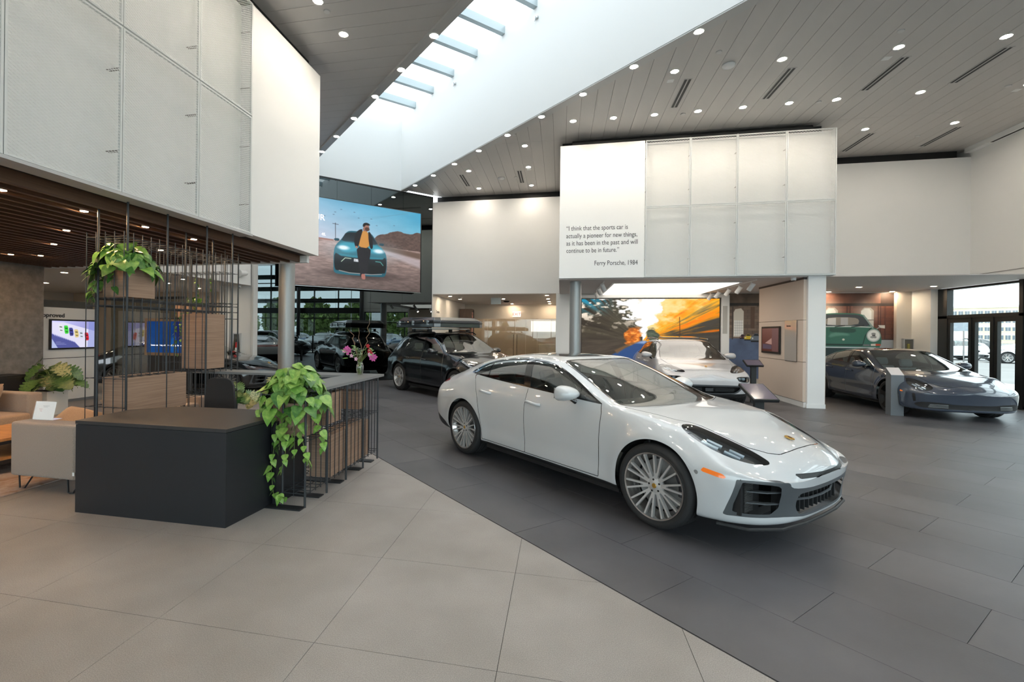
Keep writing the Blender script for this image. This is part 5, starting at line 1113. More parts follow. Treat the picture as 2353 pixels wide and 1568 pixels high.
# ---- big hanging screen: man leaning on a teal car on a desert road
sc = thing('hanging_video_screen', 'huge video screen showing a man leaning on a teal car in a desert', 'screen', (wp((5.475) * S2, 20.88)[0], wp(5.475 * S2, 20.88)[1], 3.05), 0)
SX, SY = sc.location.x, sc.location.y
def sloc(s, off): q = wp(s * S2, 20.88 - off); return (q[0] - SX, q[1] - SY)
bx = MB().prism([sloc(3.21, 0), sloc(7.93, 0), sloc(7.93, -.25), sloc(3.21, -.25)], 0, 2.79).build('cabinet', BLACK, sc)
MB().prism([sloc(3.2, .012), sloc(7.94, .012), sloc(7.94, -.02), sloc(3.2, -.02)], -.012, .0).build('bottom_edge', CHROME, sc)
MB().prism([sloc(7.935, .012), sloc(7.945, .012), sloc(7.945, -.02), sloc(7.935, -.02)], -.012, 2.79).build('side_edge', DARKMET, sc)
c = Canvas(420, 236, 16 / 9); X, Y = c.X, c.Y
t = np.clip((Y - .52) / .48, 0, 1)[..., None]; u = X[..., None]
c.img = (1 - t) * ((1 - u) * np.array([.86, .80, .86]) + u * np.array([.62, .82, .90])) + t * ((1 - u) * np.array([.62, .76, .86]) + u * np.array([.20, .62, .78]))
c.img += (fbm(X * 5, Y * 9, 3)[..., None] - .5) * .10
hill = .52 + .20 * np.clip((X - .60) / .16, 0, 1) ** .6 + .012 * np.sin(X * 40) + .02 * np.clip((X - .8) / .2, 0, 1) + (fbm(X * 30, X * 0, 9) - .5) * .02
c.fill(np.where(X > .60, Y - hill, 1), (.36, .29, .27)); gr = fbm(X * 60, Y * 60, 4)[..., None]
m = (np.where(X > .60, Y - hill, 1) < 0)[..., None]; c.img = np.where(m, c.img * (.75 + .5 * gr), c.img)
g0 = .535 - .0 * X; gcol = np.array([.55, .47, .45]) * (.72 + .5 * fbm(X * 30, Y * 80, 6)[..., None]); gcol = gcol * (.72 + .5 * np.clip(Y / .5, 0, 1)[..., None])
c.img = np.where((Y < np.where(X < .6, .545 - .01 * np.sin(X * 9), .53 - (X - .6) * .05))[..., None], gcol, c.img)
c.poly([(.0, .56), (.0, .545), (.36, .525), (.36, .545)], (.62, .44, .40)); c.poly([(.62, .505), (1, .41), (1, .49), (.72, .53)], (.42, .34, .30), soft=.02); c.poly([(.70, .45), (1, .30), (1, .41), (.68, .49)], (.74, .70, .72), .7, soft=.04)
c.line([(.374, .53), (.372, .735)], .003, (.2, .18, .2)); c.line([(.355, .725), (.392, .722)], .0025, (.2, .18, .2))
for i in range(3): c.line([(.56, .80 + i * .02), (.90, .99 - i * .01)], .0008, (.35, .55, .62), .6)
for (bx_, by_) in ((.41, .90), (.37, .86), (.36, .83), (.53, .83), (.66, .77), (.50, .89), (.30, .80), (.62, .84), (.79, .80)): c.ell(bx_, by_, .006, .004, (.30, .36, .42), .7)
c.ell(.55, .16, .23, .05, (.20, .16, .16), .75, soft=.06)
car = [(.362, .20), (.368, .165), (.40, .15), (.70, .15), (.728, .165), (.738, .25), (.737, .40), (.725, .455), (.70, .50), (.672, .53), (.655, .585), (.63, .655), (.60, .672), (.49, .672), (.45, .655), (.42, .575), (.40, .53), (.378, .49), (.362, .42)]
c.poly(car, (.10, .36, .43), it=2); c.poly([(.445, .645), (.425, .585), (.408, .535), (.55, .525), (.675, .535), (.65, .59), (.622, .645), (.55, .66)], (.10, .14, .17), it=1)
c.poly([(.39, .50), (.45, .54), (.54, .53), (.54, .44), (.42, .40)], (.16, .60, .70), .8, it=2, soft=.03); c.poly([(.60, .53), (.67, .53), (.71, .49), (.70, .43), (.60, .43)], (.16, .62, .72), .8, it=2, soft=.03)
c.poly([(.368, .40), (.40, .375), (.55, .355), (.70, .37), (.733, .40), (.735, .27), (.72, .18), (.38, .18), (.366, .25)], (.05, .08, .10), it=1); c.poly([(.385, .39), (.44, .385), (.66, .38), (.72, .39), (.70, .36), (.42, .355)], (.12, .48, .56), .8, it=1)
for sgn, x0 in ((1, .42), (-1, .685)):
    c.ell(x0 + sgn * .008, .462, .036, .024, (.95, .98, 1), 1, soft=.02); c.ell(x0, .45, .12, .10, (.75, .92, 1), .25, soft=.16)
c.line([(.415, .30), (.44, .345), (.48, .342)], .004, (.75, .85, .75)); c.line([(.655, .335), (.69, .333), (.71, .295)], .004, (.35, .70, .68)); c.line([(.40, .195), (.47, .175), (.62, .172), (.70, .185)], .004, (.65, .60, .58))
for x0, sg in ((.385, -1), (.70, 1)): c.poly([(x0 - .02, .56), (x0 - .02, .535), (x0 + .012, .53), (x0 + .016, .565)], (.14, .30, .36), it=1)
c.poly([(.500, .345), (.545, .343), (.545, .31), (.500, .313)], (.82, .84, .86))
# the man
c.poly([(.515, .50), (.62, .50), (.615, .38), (.60, .28), (.598, .185), (.572, .18), (.565, .14), (.545, .14), (.545, .19), (.53, .33)], (.10, .11, .14), it=1)
c.poly([(.552, .175), (.580, .175), (.583, .12), (.575, .108), (.555, .115)], (.66, .42, .38), it=1)
c.poly([(.527, .49), (.535, .58), (.555, .69), (.595, .69), (.605, .60), (.608, .485)], (.80, .56, .27), it=1)
c.poly([(.505, .50), (.500, .56), (.512, .66), (.545, .705), (.562, .70), (.545, .60), (.532, .50), (.52, .47)], (.08, .09, .12), it=1)
c.poly([(.60, .695), (.622, .66), (.632, .56), (.635, .49), (.617, .475), (.605, .55), (.600, .62)], (.08, .09, .12), it=1)
c.ell(.518, .485, .009, .014, (.66, .47, .40)); c.poly([(.565, .685), (.56, .72), (.60, .715), (.592, .68)], (.60, .42, .36)); c.ell(.585, .735, .021, .036, (.62, .44, .38)); c.ell(.592, .712, .017, .022, (.28, .18, .15), .9)
c.poly([(.558, .735), (.563, .775), (.585, .79), (.608, .778), (.613, .76), (.60, .757), (.58, .76), (.572, .735)], (.07, .06, .06), it=1)
c.img += np.exp(-((X - .10) ** 2 * 6 + (Y - .1) ** 2 * 4))[..., None] * .08
q0 = sloc(3.06, .004); cut_ = 15; c.img = c.img[:, cut_:]; c.Y = c.Y[:, cut_:]; c.X = c.X[:, cut_:]; c.nx -= cut_; picture('picture', c, (q0[0], q0[1], .02), (1 / S2, 1 / S2), 4.85, 2.75, SCRM, sc)
WTXT = mat('screen_white_text', (.9, .9, .95), .5, emit=(.92, .92, 1), estr=.95)
q = sloc(3.06 + 4.85 * .303, .008); lettering('UR', .26, (q[0], q[1], .02 + 2.75 * .745), -PI / 4, WTXT, sc, 'RIGHT'); q = sloc(3.06 + 4.85 * .311, .008); lettering('4S.', .12, (q[0], q[1], .02 + 2.75 * .575), -PI / 4, WTXT, sc, 'RIGHT')
q = sloc(3.06 + 4.85 * .505, .008); lettering('S', .075, (q[0], q[1], .02 + 2.75 * .317), -PI / 4, INK, sc)
# ---- LED wall: blurred autumn road
lw_ = thing('led_wall', 'wide lit wall picture of a blurred road through orange autumn trees', 'screen', (2.885, 16.9, .66), 0)
MB().box(-2.2, 2.2, -.03, .05, 0, 2.22).build('frame', BLACK, lw_)
c = Canvas(400, 200, 2.0); X, Y = c.X, c.Y; vx, vy = .458, .36; dx, dy = (X - vx) * 2, Y - vy; r = np.hypot(dx, dy) + 1e-3; th = np.arctan2(dy, dx)
st1 = fbm(th * 26 + 50, np.log(r) * 2.2 + 20, 11, 5); st2 = fbm(X * 16, Y * 16, 21, 5); st3 = fbm(X * 45, Y * 45, 31, 3)
c.img[:] = (1, .985, .97)
ang = np.degrees(th)
right = np.clip((62 + (st2 - .5) * 40 - ang) / 5, 0, 1) * (X > vx - .06); org = np.stack([.95 + .1 * st1, .36 + .55 * st1, .04 + .5 * np.clip(st1 - .4, 0, 1)], -1); yel = np.stack([1 + 0 * X, .72 + .2 * st2, .40 + .4 * (st2 - .3)], -1)
w_ = np.clip((ang - 30) / 22 + (st2 - .5) * 2, 0, 1)[..., None]; fol = org * (1 - w_) + yel * w_; dk = np.clip((26 + (st1 - .5) * 44 - ang) / 16, 0, 1)[..., None] * np.clip(r * 2.2, 0, 1)[..., None]
fol = fol * (1 - dk) + np.array([.27, .25, .22]) * (.9 + .35 * (st1[..., None] - .5)) * dk; c.img = c.img * (1 - right[..., None]) + fol * right[..., None]
left = np.clip((ang - 112 + (st2 - .5) * 90) / 7, 0, 1) * (X < vx) + (X < vx) * (Y < vy + .06); left = np.clip(left, 0, 1)
hole = np.clip((st2 - .56) * 9, 0, 1) * np.clip((Y - .42) * 3, 0, 1) * (X < vx); lf = np.stack([.24 + .2 * (st1 - .4), .21 + .2 * (st1 - .4), .17 + .15 * (st1 - .4)], -1)
cyn = np.clip((Y - .72) * 3.5, 0, 1) * np.clip((.26 - X) * 6, 0, 1) * np.clip((st1 - .42) * 6, 0, 1); lf = lf * (1 - cyn[..., None]) + np.array([.16, .60, .74]) * cyn[..., None]
gre = (np.clip((Y - .5) * 3, 0, 1) * np.clip((X - .2) * 5, 0, 1))[..., None] * .6; lf = lf * (1 - gre) + np.array([.36, .40, .32]) * (.6 + .9 * st1[..., None]) * gre
lf = lf * (1 - hole[..., None]) + np.array([.96, .90, .82]) * hole[..., None]; c.img = c.img * (1 - left[..., None]) + lf * left[..., None]
low = np.clip((.45 - Y) * 6, 0, 1) * (X < vx - .02); c.img = c.img * (1 - low[..., None] * .92) + np.array([.27, .235, .20]) * (.85 + .4 * st1[..., None]) * low[..., None] * .92
bu = np.clip((1 - np.hypot((X - .385) / .075, (Y - .42) / .15)) * 5 + (st2 - .5) * 4, 0, 1)[..., None]; c.img = c.img * (1 - bu) + (np.array([.80, .42, .12]) * (.55 + .9 * st3[..., None]) + .12 * (st3[..., None] > .62)) * bu
bu = np.clip((1 - np.hypot((X - .53) / .05, (Y - .44) / .10)) * 4 + (st2 - .5) * 4, 0, 1)[..., None]; c.img = c.img * (1 - bu) + np.array([.30, .34, .28]) * (.6 + .8 * st3[..., None]) * bu
c.poly([(.20, 0), (.20, .10), (.33, .24), (.42, .335), (.475, .36), (.50, .33), (.52, .25), (.60, .10), (.75, 0)], (.18, .30, .50), it=1, soft=.02); c.poly([(.40, .32), (.45, .352), (.475, .36), (.49, .34), (.47, .31)], (.66, .74, .88), .8, soft=.03); c.poly([(.27, .15), (.33, .24), (.43, .34), (.38, .33), (.25, .20)], (.50, .36, .22), .7, soft=.02)
c.line([(.726, .45), (.722, .72)], .006, (.30, .17, .10), .8)
c.img *= (.97 + .06 * st3[..., None])
picture('picture', c, (-2.175, -.034, .02), (1, 0), 4.35, 2.18, LEDM, lw_)
# frame trims around the LED wall
wbox('trim_13', .62, 5.15, 16.82, 16.95, 2.9, 3.0, WHITE2, 'white header over the road picture')
sp_ = thing('wall_speaker_panel', 'tall white panel with grey speaker grilles right of the road picture', 'panel', (5.22, 16.87, 0)); MB().box(-.11, .13, -.03, .08, 0, 2.98).build('panel', WHITE2, sp_)
for z0, z1 in ((1.72, 2.62), (.4, 1.05)): MB().box(-.07, .07, -.034, -.03, z0, z1).build('grille', mat('grey_speaker_cloth', (.5, .5, .48), .8), sp_)
# ---- brick hall mural behind the pier, and the green classic car mural
def brickwall(c, x0, x1, base=(.42, .24, .18)):
    X, Y = c.X, c.Y; W_ = c.asp; bw, bh = .10, .035; row = np.floor(Y / bh); fx = (X * W_ / bw + (row % 2) * .5) % 1; fy = (Y / bh) % 1; mort = (fx < .05) | (fy < .09)
    tone = .75 + .5 * vnoise(np.floor(X * W_ / bw + (row % 2) * .5) * 1.7, row * 1.3, 5) * .6 + .5 * (fbm(X * W_ * 3, Y * 3, 7) - .5)
    return np.where(mort[..., None], np.array(base) * .75 + .03, np.array(base)) * tone[..., None]
m1 = thing('brick_hall_mural', 'printed wall picture of a brick hall with three parked cars behind the display pier', 'mural', (5.86, 16.93, 0))
MB().box(-.5, .5, 0, .02, .28, 3.03).build('backing', WHITE2, m1)
c = Canvas(110, 300, 1.0 / 2.75); X, Y = c.X, c.Y; c.img = brickwall(c, 0, 1, (.50, .42, .37)); z = lambda v: (v - .28) / 2.75; xx = lambda v: (v - 5.36) / 1.0
c.fill(z(1.54) - Y * 0 - (z(1.54) - Y) - Y, (0, 0, 0), 0); fl_ = Y < z(1.57); c.img = np.where(fl_[..., None], np.array([.36, .42, .55]) * (.75 + .35 * np.clip((1.57 - .28) / 2.75 - Y, 0, 1)[..., None] * 0 + .4 * fbm(X * 3, Y * 8, 8)[..., None]), c.img)
c.img = np.where((Y > z(2.72))[..., None], np.array([.40, .33, .28]) * (.6 + .7 * fbm(X * 4, Y * 8, 12)[..., None]), c.img); c.img = np.where(((Y > z(2.63)) & (Y < z(2.72)))[..., None], np.array([.10, .09, .09]), c.img)
c.poly([(xx(5.50), z(1.62)), (xx(5.50), z(2.42)), (xx(5.55), z(2.52)), (xx(5.72), z(2.55)), (xx(5.80), z(2.45)), (xx(5.80), z(1.62))], (.86, .84, .80)); c.poly([(xx(5.52), z(1.66)), (xx(5.52), z(2.16)), (xx(5.78), z(2.16)), (xx(5.78), z(1.66))], (.97, .97, .96))
for k in range(1, 5): c.line([(xx(5.52 + .052 * k), z(1.66)), (xx(5.52 + .052 * k), z(2.16))], .0012, (.45, .45, .45), .7)
for k in range(1, 6): c.line([(xx(5.52), z(1.66 + .083 * k)), (xx(5.78), z(1.66 + .083 * k))], .0012, (.45, .45, .45), .7)
c.line([(xx(5.47), z(1.55)), (xx(5.47), z(2.6))], .006, (.30, .26, .24)); c.poly([(xx(6.0), z(1.9)), (xx(6.0), z(2.6)), (xx(6.12), z(2.6)), (xx(6.12), z(1.9))], (.36, .27, .22))
for (cx_, cz_, w_, col) in ((5.77, 1.62, .085, (.32, .16, .17)), (5.94, 1.60, .12, (.86, .74, .20)), (6.17, 1.58, .16, (.42, .46, .52))):
    a = w_ / .16; c.poly([(xx(cx_ - w_), z(cz_ - .09 * a)), (xx(cx_ - w_), z(cz_ + .02 * a)), (xx(cx_ - w_ * .6), z(cz_ + .07 * a)), (xx(cx_ - w_ * .35), z(cz_ + .16 * a)), (xx(cx_ + w_ * .35), z(cz_ + .16 * a)), (xx(cx_ + w_ * .7), z(cz_ + .06 * a)), (xx(cx_ + w_), z(cz_ + .02 * a)), (xx(cx_ + w_), z(cz_ - .09 * a))], col, it=1)
    c.poly([(xx(cx_ - w_ * .5), z(cz_ + .08 * a)), (xx(cx_ - w_ * .3), z(cz_ + .145 * a)), (xx(cx_ + w_ * .3), z(cz_ + .145 * a)), (xx(cx_ + w_ * .55), z(cz_ + .08 * a))], (.12, .13, .15)); c.poly([(xx(cx_ - w_ * .95), z(cz_ - .12 * a)), (xx(cx_ - w_ * .95), z(cz_ - .07 * a)), (xx(cx_ + w_ * .95), z(cz_ - .07 * a)), (xx(cx_ + w_ * .95), z(cz_ - .12 * a))], (.06, .06, .07))
    for s_ in (-.65, .65): c.ell(xx(cx_ + w_ * s_), z(cz_ + .0 * a), .022 * a, .010 * a, (.9, .9, .88))
picture('picture', c, (-.5, -.004, .28), (1, 0), 1.0, 2.75, PRINTM, m1)
m2 = thing('classic_car_mural', 'printed wall picture of a green classic coupe before brick arched windows', 'mural', (9.0, 16.93, 0))
MB().box(-1.0, .97, 0, .02, .1, 3.03).build('backing', WHITE2, m2)
c = Canvas(330, 440, 1.96 / 2.92); X, Y = c.X, c.Y; c.img = brickwall(c, 0, 1, (.42, .23, .17)); x0_, z0_, sx_, sz_ = 8.01, .10, 1.96, 2.92; xx = lambda v: (v - x0_) / sx_; z = lambda v: (v - z0_) / sz_
dkr = np.clip((X - xx(9.65)) * 5, 0, 1)[..., None]; c.img = c.img * (1 - .3 * dkr)
c.img = np.where((Y > z(2.70))[..., None], np.array([.36, .24, .20]) * (.55 + .9 * fbm(X * 6, Y * 6, 41)[..., None]) + .25 * np.clip(fbm(X * 5, Y * 5, 44)[..., None] - .52, 0, 1), c.img); c.img = np.where(((Y > z(2.62)) & (Y < z(2.705)))[..., None], np.array([.07, .05, .05]), c.img); c.img = np.where(((Y > z(2.62)) & (X > xx(9.62)))[..., None], c.img * .45, c.img)
for wx in (9.10, 8.13):
    c.ell(xx(wx + .12), z(2.44), .16, .09, (1, .99, .97), .5, soft=.12); c.poly([(xx(wx), z(1.5)), (xx(wx), z(2.48)), (xx(wx + .08), z(2.57)), (xx(wx + .25), z(2.57)), (xx(wx + .34), z(2.48)), (xx(wx + .34), z(1.5))], (.82, .80, .77)); c.poly([(xx(wx + .0), z(2.2)), (xx(wx), z(2.46)), (xx(wx + .1), z(2.54)), (xx(wx + .22), z(2.54)), (xx(wx + .28), z(2.46)), (xx(wx + .28), z(2.2))], (.97, .97, .96))
    c.line([(xx(wx), z(2.19)), (xx(wx + .34), z(2.19))], .004, (.5, .48, .45))
for lx in (8.72, 8.80, 9.56, 9.62, 9.74): c.line([(xx(lx), z(1.55)), (xx(lx), z(2.62))], .006, (.22, .10, .08), .6)
c.poly([(xx(9.4), 0), (xx(9.4), z(1.58)), (1, z(1.58)), (1, 0)], (.62, .63, .64)); c.poly([(xx(9.4), z(1.58)), (xx(9.4), z(1.60)), (1, z(1.60)), (1, z(1.58))], (.12, .08, .07))
GRN, GRD = (.20, .42, .36), (.09, .22, .19)
c.poly([(0, 0), (0, z(2.36)), (xx(8.3), z(2.40)), (xx(8.85), z(2.40)), (xx(9.10), z(2.37)), (xx(9.22), z(2.30)), (xx(9.34), z(2.10)), (xx(9.44), z(1.96)), (xx(9.56), z(1.90)), (xx(9.63), z(1.78)), (xx(9.655), z(1.6)), (xx(9.64), z(1.42)), (xx(9.60), z(1.36)), (xx(9.55), 0)], GRN, it=1)
c.poly([(0, z(1.98)), (0, z(2.33)), (xx(8.2), z(2.36)), (xx(8.9), z(2.365)), (xx(9.12), z(2.32)), (xx(9.24), z(2.18)), (xx(9.38), z(1.99)), (xx(8.9), z(2.01)), (xx(8.3), z(2.0))], (.22, .24, .27), it=1)
c.poly([(xx(8.12), z(2.02)), (xx(8.10), z(2.18)), (xx(8.25), z(2.27)), (xx(8.9), z(2.27)), (xx(9.06), z(2.2)), (xx(9.02), z(2.02))], (.56, .53, .50), it=1); c.poly([(xx(8.18), z(2.03)), (xx(8.2), z(2.24)), (xx(8.42), z(2.25)), (xx(8.42), z(2.03))], (.85, .86, .88), .8); c.poly([(xx(8.55), z(2.03)), (xx(8.55), z(2.26)), (xx(8.75), z(2.26)), (xx(8.75), z(2.03))], (.72, .72, .75), .8)
c.line([(xx(8.06), z(1.975)), (xx(8.9), z(1.985)), (xx(9.36), z(1.965))], .006, (.75, .78, .78)); c.line([(xx(8.4), z(1.97)), (xx(8.66), z(2.01))], .004, (.05, .05, .05)); c.line([(xx(8.85), z(1.97)), (xx(9.18), z(2.02))], .004, (.05, .05, .05)); c.line([(xx(9.17), z(2.33)), (xx(9.42), z(1.94))], .007, (.55, .62, .62))
c.poly([(xx(8.25), z(1.93)), (xx(8.30), z(1.94)), (xx(8.95), z(1.94)), (xx(8.98), z(1.80)), (xx(8.7), z(1.78)), (xx(8.25), z(1.80))], (.12, .28, .24), .8, it=1, soft=.01); c.poly([(xx(8.3), z(1.80)), (xx(8.72), z(1.78)), (xx(8.82), z(1.70)), (xx(8.5), z(1.70)), (xx(8.2), z(1.62))], (.42, .62, .56), .7, it=1, soft=.02)
c.line([(xx(9.36), z(1.94)), (xx(9.22), z(1.70)), (xx(9.16), z(1.45))], .004, GRD); c.poly([(0, z(1.44)), (xx(9.16), z(1.44)), (xx(9.14), z(1.385)), (0, z(1.385))], GRD)
c.poly([(0, z(1.35)), (xx(9.5), z(1.35)), (xx(9.5), z(1.31)), (0, z(1.31))], (.72, .78, .80)); c.poly([(0, z(1.31)), (xx(9.55), z(1.31)), (xx(9.55), 0), (0, 0)], (.10, .19, .20)); c.poly([(xx(9.16), z(1.44)), (xx(9.35), z(1.44)), (xx(9.35), z(1.38)), (xx(9.16), z(1.38))], (.20, .22, .23))
for k in range(4): c.line([(xx(9.17), z(1.39 + k * .014)), (xx(9.34), z(1.39 + k * .014))], .0012, (.6, .62, .62))
c.ell(xx(9.44), z(1.71), .095, .068 * 1.0, (.72, .75, .75)); c.ell(xx(9.44), z(1.71), .080, .056, (.93, .94, .93)); c.ell(xx(9.445), z(1.71), .022, .018, (.30, .30, .30)); c.ell(xx(9.44), z(1.76), .03, .012, (.55, .56, .56)); c.ell(xx(9.41), z(1.66), .03, .012, (.62, .63, .63)); c.ell(xx(9.48), z(1.66), .02, .012, (.6, .6, .6))
c.poly([(xx(9.37), z(1.45)), (xx(9.50), z(1.46)), (xx(9.50), z(1.39)), (xx(9.37), z(1.39))], (.88, .84, .80)); c.poly([(xx(9.50), z(1.46)), (xx(9.63), z(1.45)), (xx(9.63), z(1.40)), (xx(9.50), z(1.39))], (.78, .26, .14)); c.poly([(xx(9.60), z(1.95)), (xx(9.56), z(2.03)), (xx(9.74), z(2.03)), (xx(9.74), z(1.93))], (.82, .82, .80)); c.line([(xx(9.53), z(1.92)), (xx(9.60), z(1.97))], .005, (.6, .6, .6)); c.ell(xx(8.63), z(1.575), .018, .011, (.85, .85, .8))
picture('picture', c, (-.99, -.004, .10), (1, 0), 1.96, 2.92, PRINTM, m2)
# ---- wall screens
def screen_box(name, label, loc, rz, w, h, canvas, frame=BLACK, t=.05, bez=.03, m=SCRM, cat='screen'):
    """screen facing local -y"""
    o = thing(name, label, cat, loc, rz); MB().box(-w / 2 - bez, w / 2 + bez, 0, t, -bez, h + bez).build('bezel', frame, o, bevel=.004); picture('picture', canvas, (-w / 2, -.002, 0), (1, 0), w, h, m, o); return o
c = Canvas(170, 100, 1.75); X, Y = c.X, c.Y; c.img = np.array([.60, .60, .84]) + .25 * (1 - X[..., None]) * np.array([1, 1, .8]) * (Y[..., None]); c.poly([(0, .95), (.0, .55), (.5, .22), (.62, 0), (1, 0), (1, .62), (.25, .95)], (.90, .89, .98)); c.poly([(0, .52), (.5, .20), (.62, 0), (0, 0)], (.33, .35, .62)); c.poly([(0, .35), (.13, 0), (0, 0)], (.72, .76, .92)); c.poly([(.83, 1), (.80, .0), (1, 0), (1, 1)], (.50, .56, .84), .55)
for k in range(11): c.poly([(.03 + .045 * k, .52 - .025 * k), (.05 + .045 * k, .52 - .025 * k), (.08 + .045 * k, .42 - .025 * k)], (.88, .88, .98))
for (x_, y_, col) in ((.19, .73, (.92, .93, .95)), (.31, .68, (.25, .85, .25)), (.42, .60, (.26, .28, .58)), (.54, .54, (.88, .80, .52)), (.65, .50, (.85, .88, .93)), (.78, .42, (.85, .16, .22))):
    c.poly([(x_ - .05, y_ + .09), (x_ - .045, y_ + .15), (x_ + .02, y_ + .15), (x_ + .04, y_ + .09), (x_ + .055, y_ - .08), (x_ + .045, y_ - .15), (x_ - .02, y_ - .16), (x_ - .035, y_ - .10)], col); c.poly([(x_ - .030, y_ + .07), (x_ + .026, y_ + .06), (x_ + .028, y_ + .02), (x_ - .026, y_ + .03)], tuple(v * .4 for v in col)); c.poly([(x_ - .018, y_ - .06), (x_ + .034, y_ - .07), (x_ + .036, y_ - .10), (x_ - .014, y_ - .09)], tuple(v * .4 for v in col))
for k, w_ in ((0, .10), (1, .18), (2, .22)): c.line([(.09, .22 - k * .045), (.09 + w_, .22 - k * .045)], .004, (.72, .74, .9))
screen_box('wall_television', 'wide wall television showing a row of six toy-bright cars from above', (-10.86, 8.82, 1.235), PI / 2, 1.0, .60, c, bez=.035)
tvw = struct(MB().box(-11.05, -10.9, 7.9, 9.41, .06, 2.13).build('wall_television_panel', WHITE2), 'white free-standing wall behind the television'); MB().box(-10.9, -10.895, 7.9, 9.41, 1.00, 1.012).build('joint', BLACK, tvw); MB().box(-11.0, -10.92, 7.9, 9.41, 0, .06).build('baseboard', mat('grey_plinth', (.25, .26, .28), .5), tvw); MB().box(-11.02, -10.93, 7.9, 9.3, 2.13, 2.29).build('clerestory', mat('dark_glass_strip', (.06, .055, .05), .2), tvw)
lettering('Approved', .125, (-10.892, 8.06, 1.915), 0, INK, tvw, bold=.003, width=.56)
c = Canvas(110, 80, 1.45); X, Y = c.X, c.Y; c.img = np.array([.01, .22, .45]) + .10 * (fbm(X * 4, Y * 3, 55)[..., None] - .5); c.poly([(.60, 1), (.62, .7), (.66, .45), (.74, .35), (.80, .6), (.80, 1)], (.02, .10, .36), .9, it=1, soft=.04); c.poly([(.50, 0), (.55, .45), (.68, .6), (.62, .25), (.75, 0)], (.05, .36, .66), .6, it=1, soft=.06); c.poly([(.72, .5), (.9, .1), (1, .2), (.85, .6)], (.02, .18, .48), .7, soft=.05)
b_ = screen_box('blue_wall_screen', 'blue lit screen in a wooden frame behind the wire trellis', (-9.03, 9.55, 1.12), 0, 1.22, .74, c, frame=mat_wood('oak_frame', (.24, .15, .08), (.36, .24, .14), (2, 2, 2)), bez=.07)
lettering('Connected together to bring the world', .05, (-.52, -.006, .16), -PI / 2, WTXT, b_, width=.98); MB().box(-.61, .61, .02, .06, -1.12, -.07).build('stand', mat('dark_stand', (.03, .03, .03), .4), b_)
# pier screen and acrylic notice
c = Canvas(60, 80, .8); X, Y = c.X, c.Y; c.img = np.array([.42, .27, .24]) - .15 * (1 - Y[..., None]) + .03 * X[..., None]; c.poly([(.2, .35), (.6, .58), (.62, .3)], (.62, .48, .44)); c.poly([(.05, .32), (.6, .28), (.6, .1), (.05, .1)], (.30, .25, .30)); c.poly([(.62, 0), (.62, 1), (1, 1), (1, 0)], (.40, .30, .31), .6)
screen_box('pier_screen', 'upright dark touch screen set in the beige panelled pier', (5.52, 14.22, 1.25), -PI / 2, 1.02, .60 + .02, c, bez=.05, t=.03)
ac = thing('acrylic_notice', 'clear glossy notice board beside the screen on the beige pier', 'notice', (5.545, 13.1, 1.06)); MB().box(-.012, -.006, -.30, .30, 0, .99).build('sheet', mat('acrylic_sheet', (.60, .56, .52), .08, coat=1.), ac); MB().box(-.006, .012, -.30, .30, -.01, 0).build('foot_rail', BLACK, ac); lettering('Selection', .06, (-.014, .2, .84), PI, INK, ac)
# ================================================================== FURNITURE
ANTH = mat('anthracite_laminate', (.012, .0135, .0165), .42, bump=(200, .02)); ANTT = mat('anthracite_top', (.03, .028, .028), .45)
WALN = mat_wood('striped_walnut_veneer', (.235, .145, .097), (.375, .25, .175), (.5, .5, 30), .5)
dk = thing('reception_desk', 'low angular black reception desk block in the left foreground', 'desk', (-3.5, 3.95, 0))
P = [(-4.31, 3.52), (-2.75, 3.52), (-2.70, 4.14), (-3.15, 4.47), (-4.02, 4.45), (-4.37, 4.12)]; P = [(x + 3.5, y - 3.95) for x, y in P]
MB().prism(P, .0, .80).build('body', ANTH, dk); Q = [(x * 1.004, y * 1.006) for x, y in P]; MB().prism(Q, .806, .835).build('top', ANTT, dk); MB().prism([(x * .985, y * .985) for x, y in P], .79, .807).build('shadow_gap', BLACK, dk)
# office chair
oc = thing('office_chair', 'black mesh-backed office chair behind the reception desk', 'chair', (-4.08, 5.15, 0), -.15)
bk = []; 
prof = [(-.235, .50), (-.245, .62), (-.242, .80), (-.215, 1.0), (-.18, 1.06), (-.10, 1.085), (.10, 1.085), (.18, 1.06), (.215, 1.0), (.242, .80), (.245, .62), (.235, .50)]
MB().prism_axis(prof, -.05, -.02, 'y').build('backrest', mat('black_chair_mesh', (.018, .018, .02), .8, bump=(150, .2)), oc, bevel=.008); MB().box(-.25, .25, -.02, .44, .43, .50).build('seat', mat('black_chair_fabric', (.02, .02, .022), .8), oc, bevel=.03, seg=3)
MB().bar((0, .2, .10), (0, .2, .43), .03, 12).build('gas_lift', BLKMET, oc); MB().bar((0, .0, .45), (0, -.06, .62), .025, 8).build('back_bracket', BLKMET, oc)
for k in range(5):
    a = k * 2 * PI / 5; e = (.30 * math.cos(a), .2 + .30 * math.sin(a), .075); MB().bar((0, .2, .11), e, .022, 6, .014).build('foot', BLKMET, oc); MB().lathe([(0, -.02), (.028, -.02), (.028, .02), (0, .02)], 12, 'y', (e[0], e[1], .029)).build('castor', BLACK, oc)
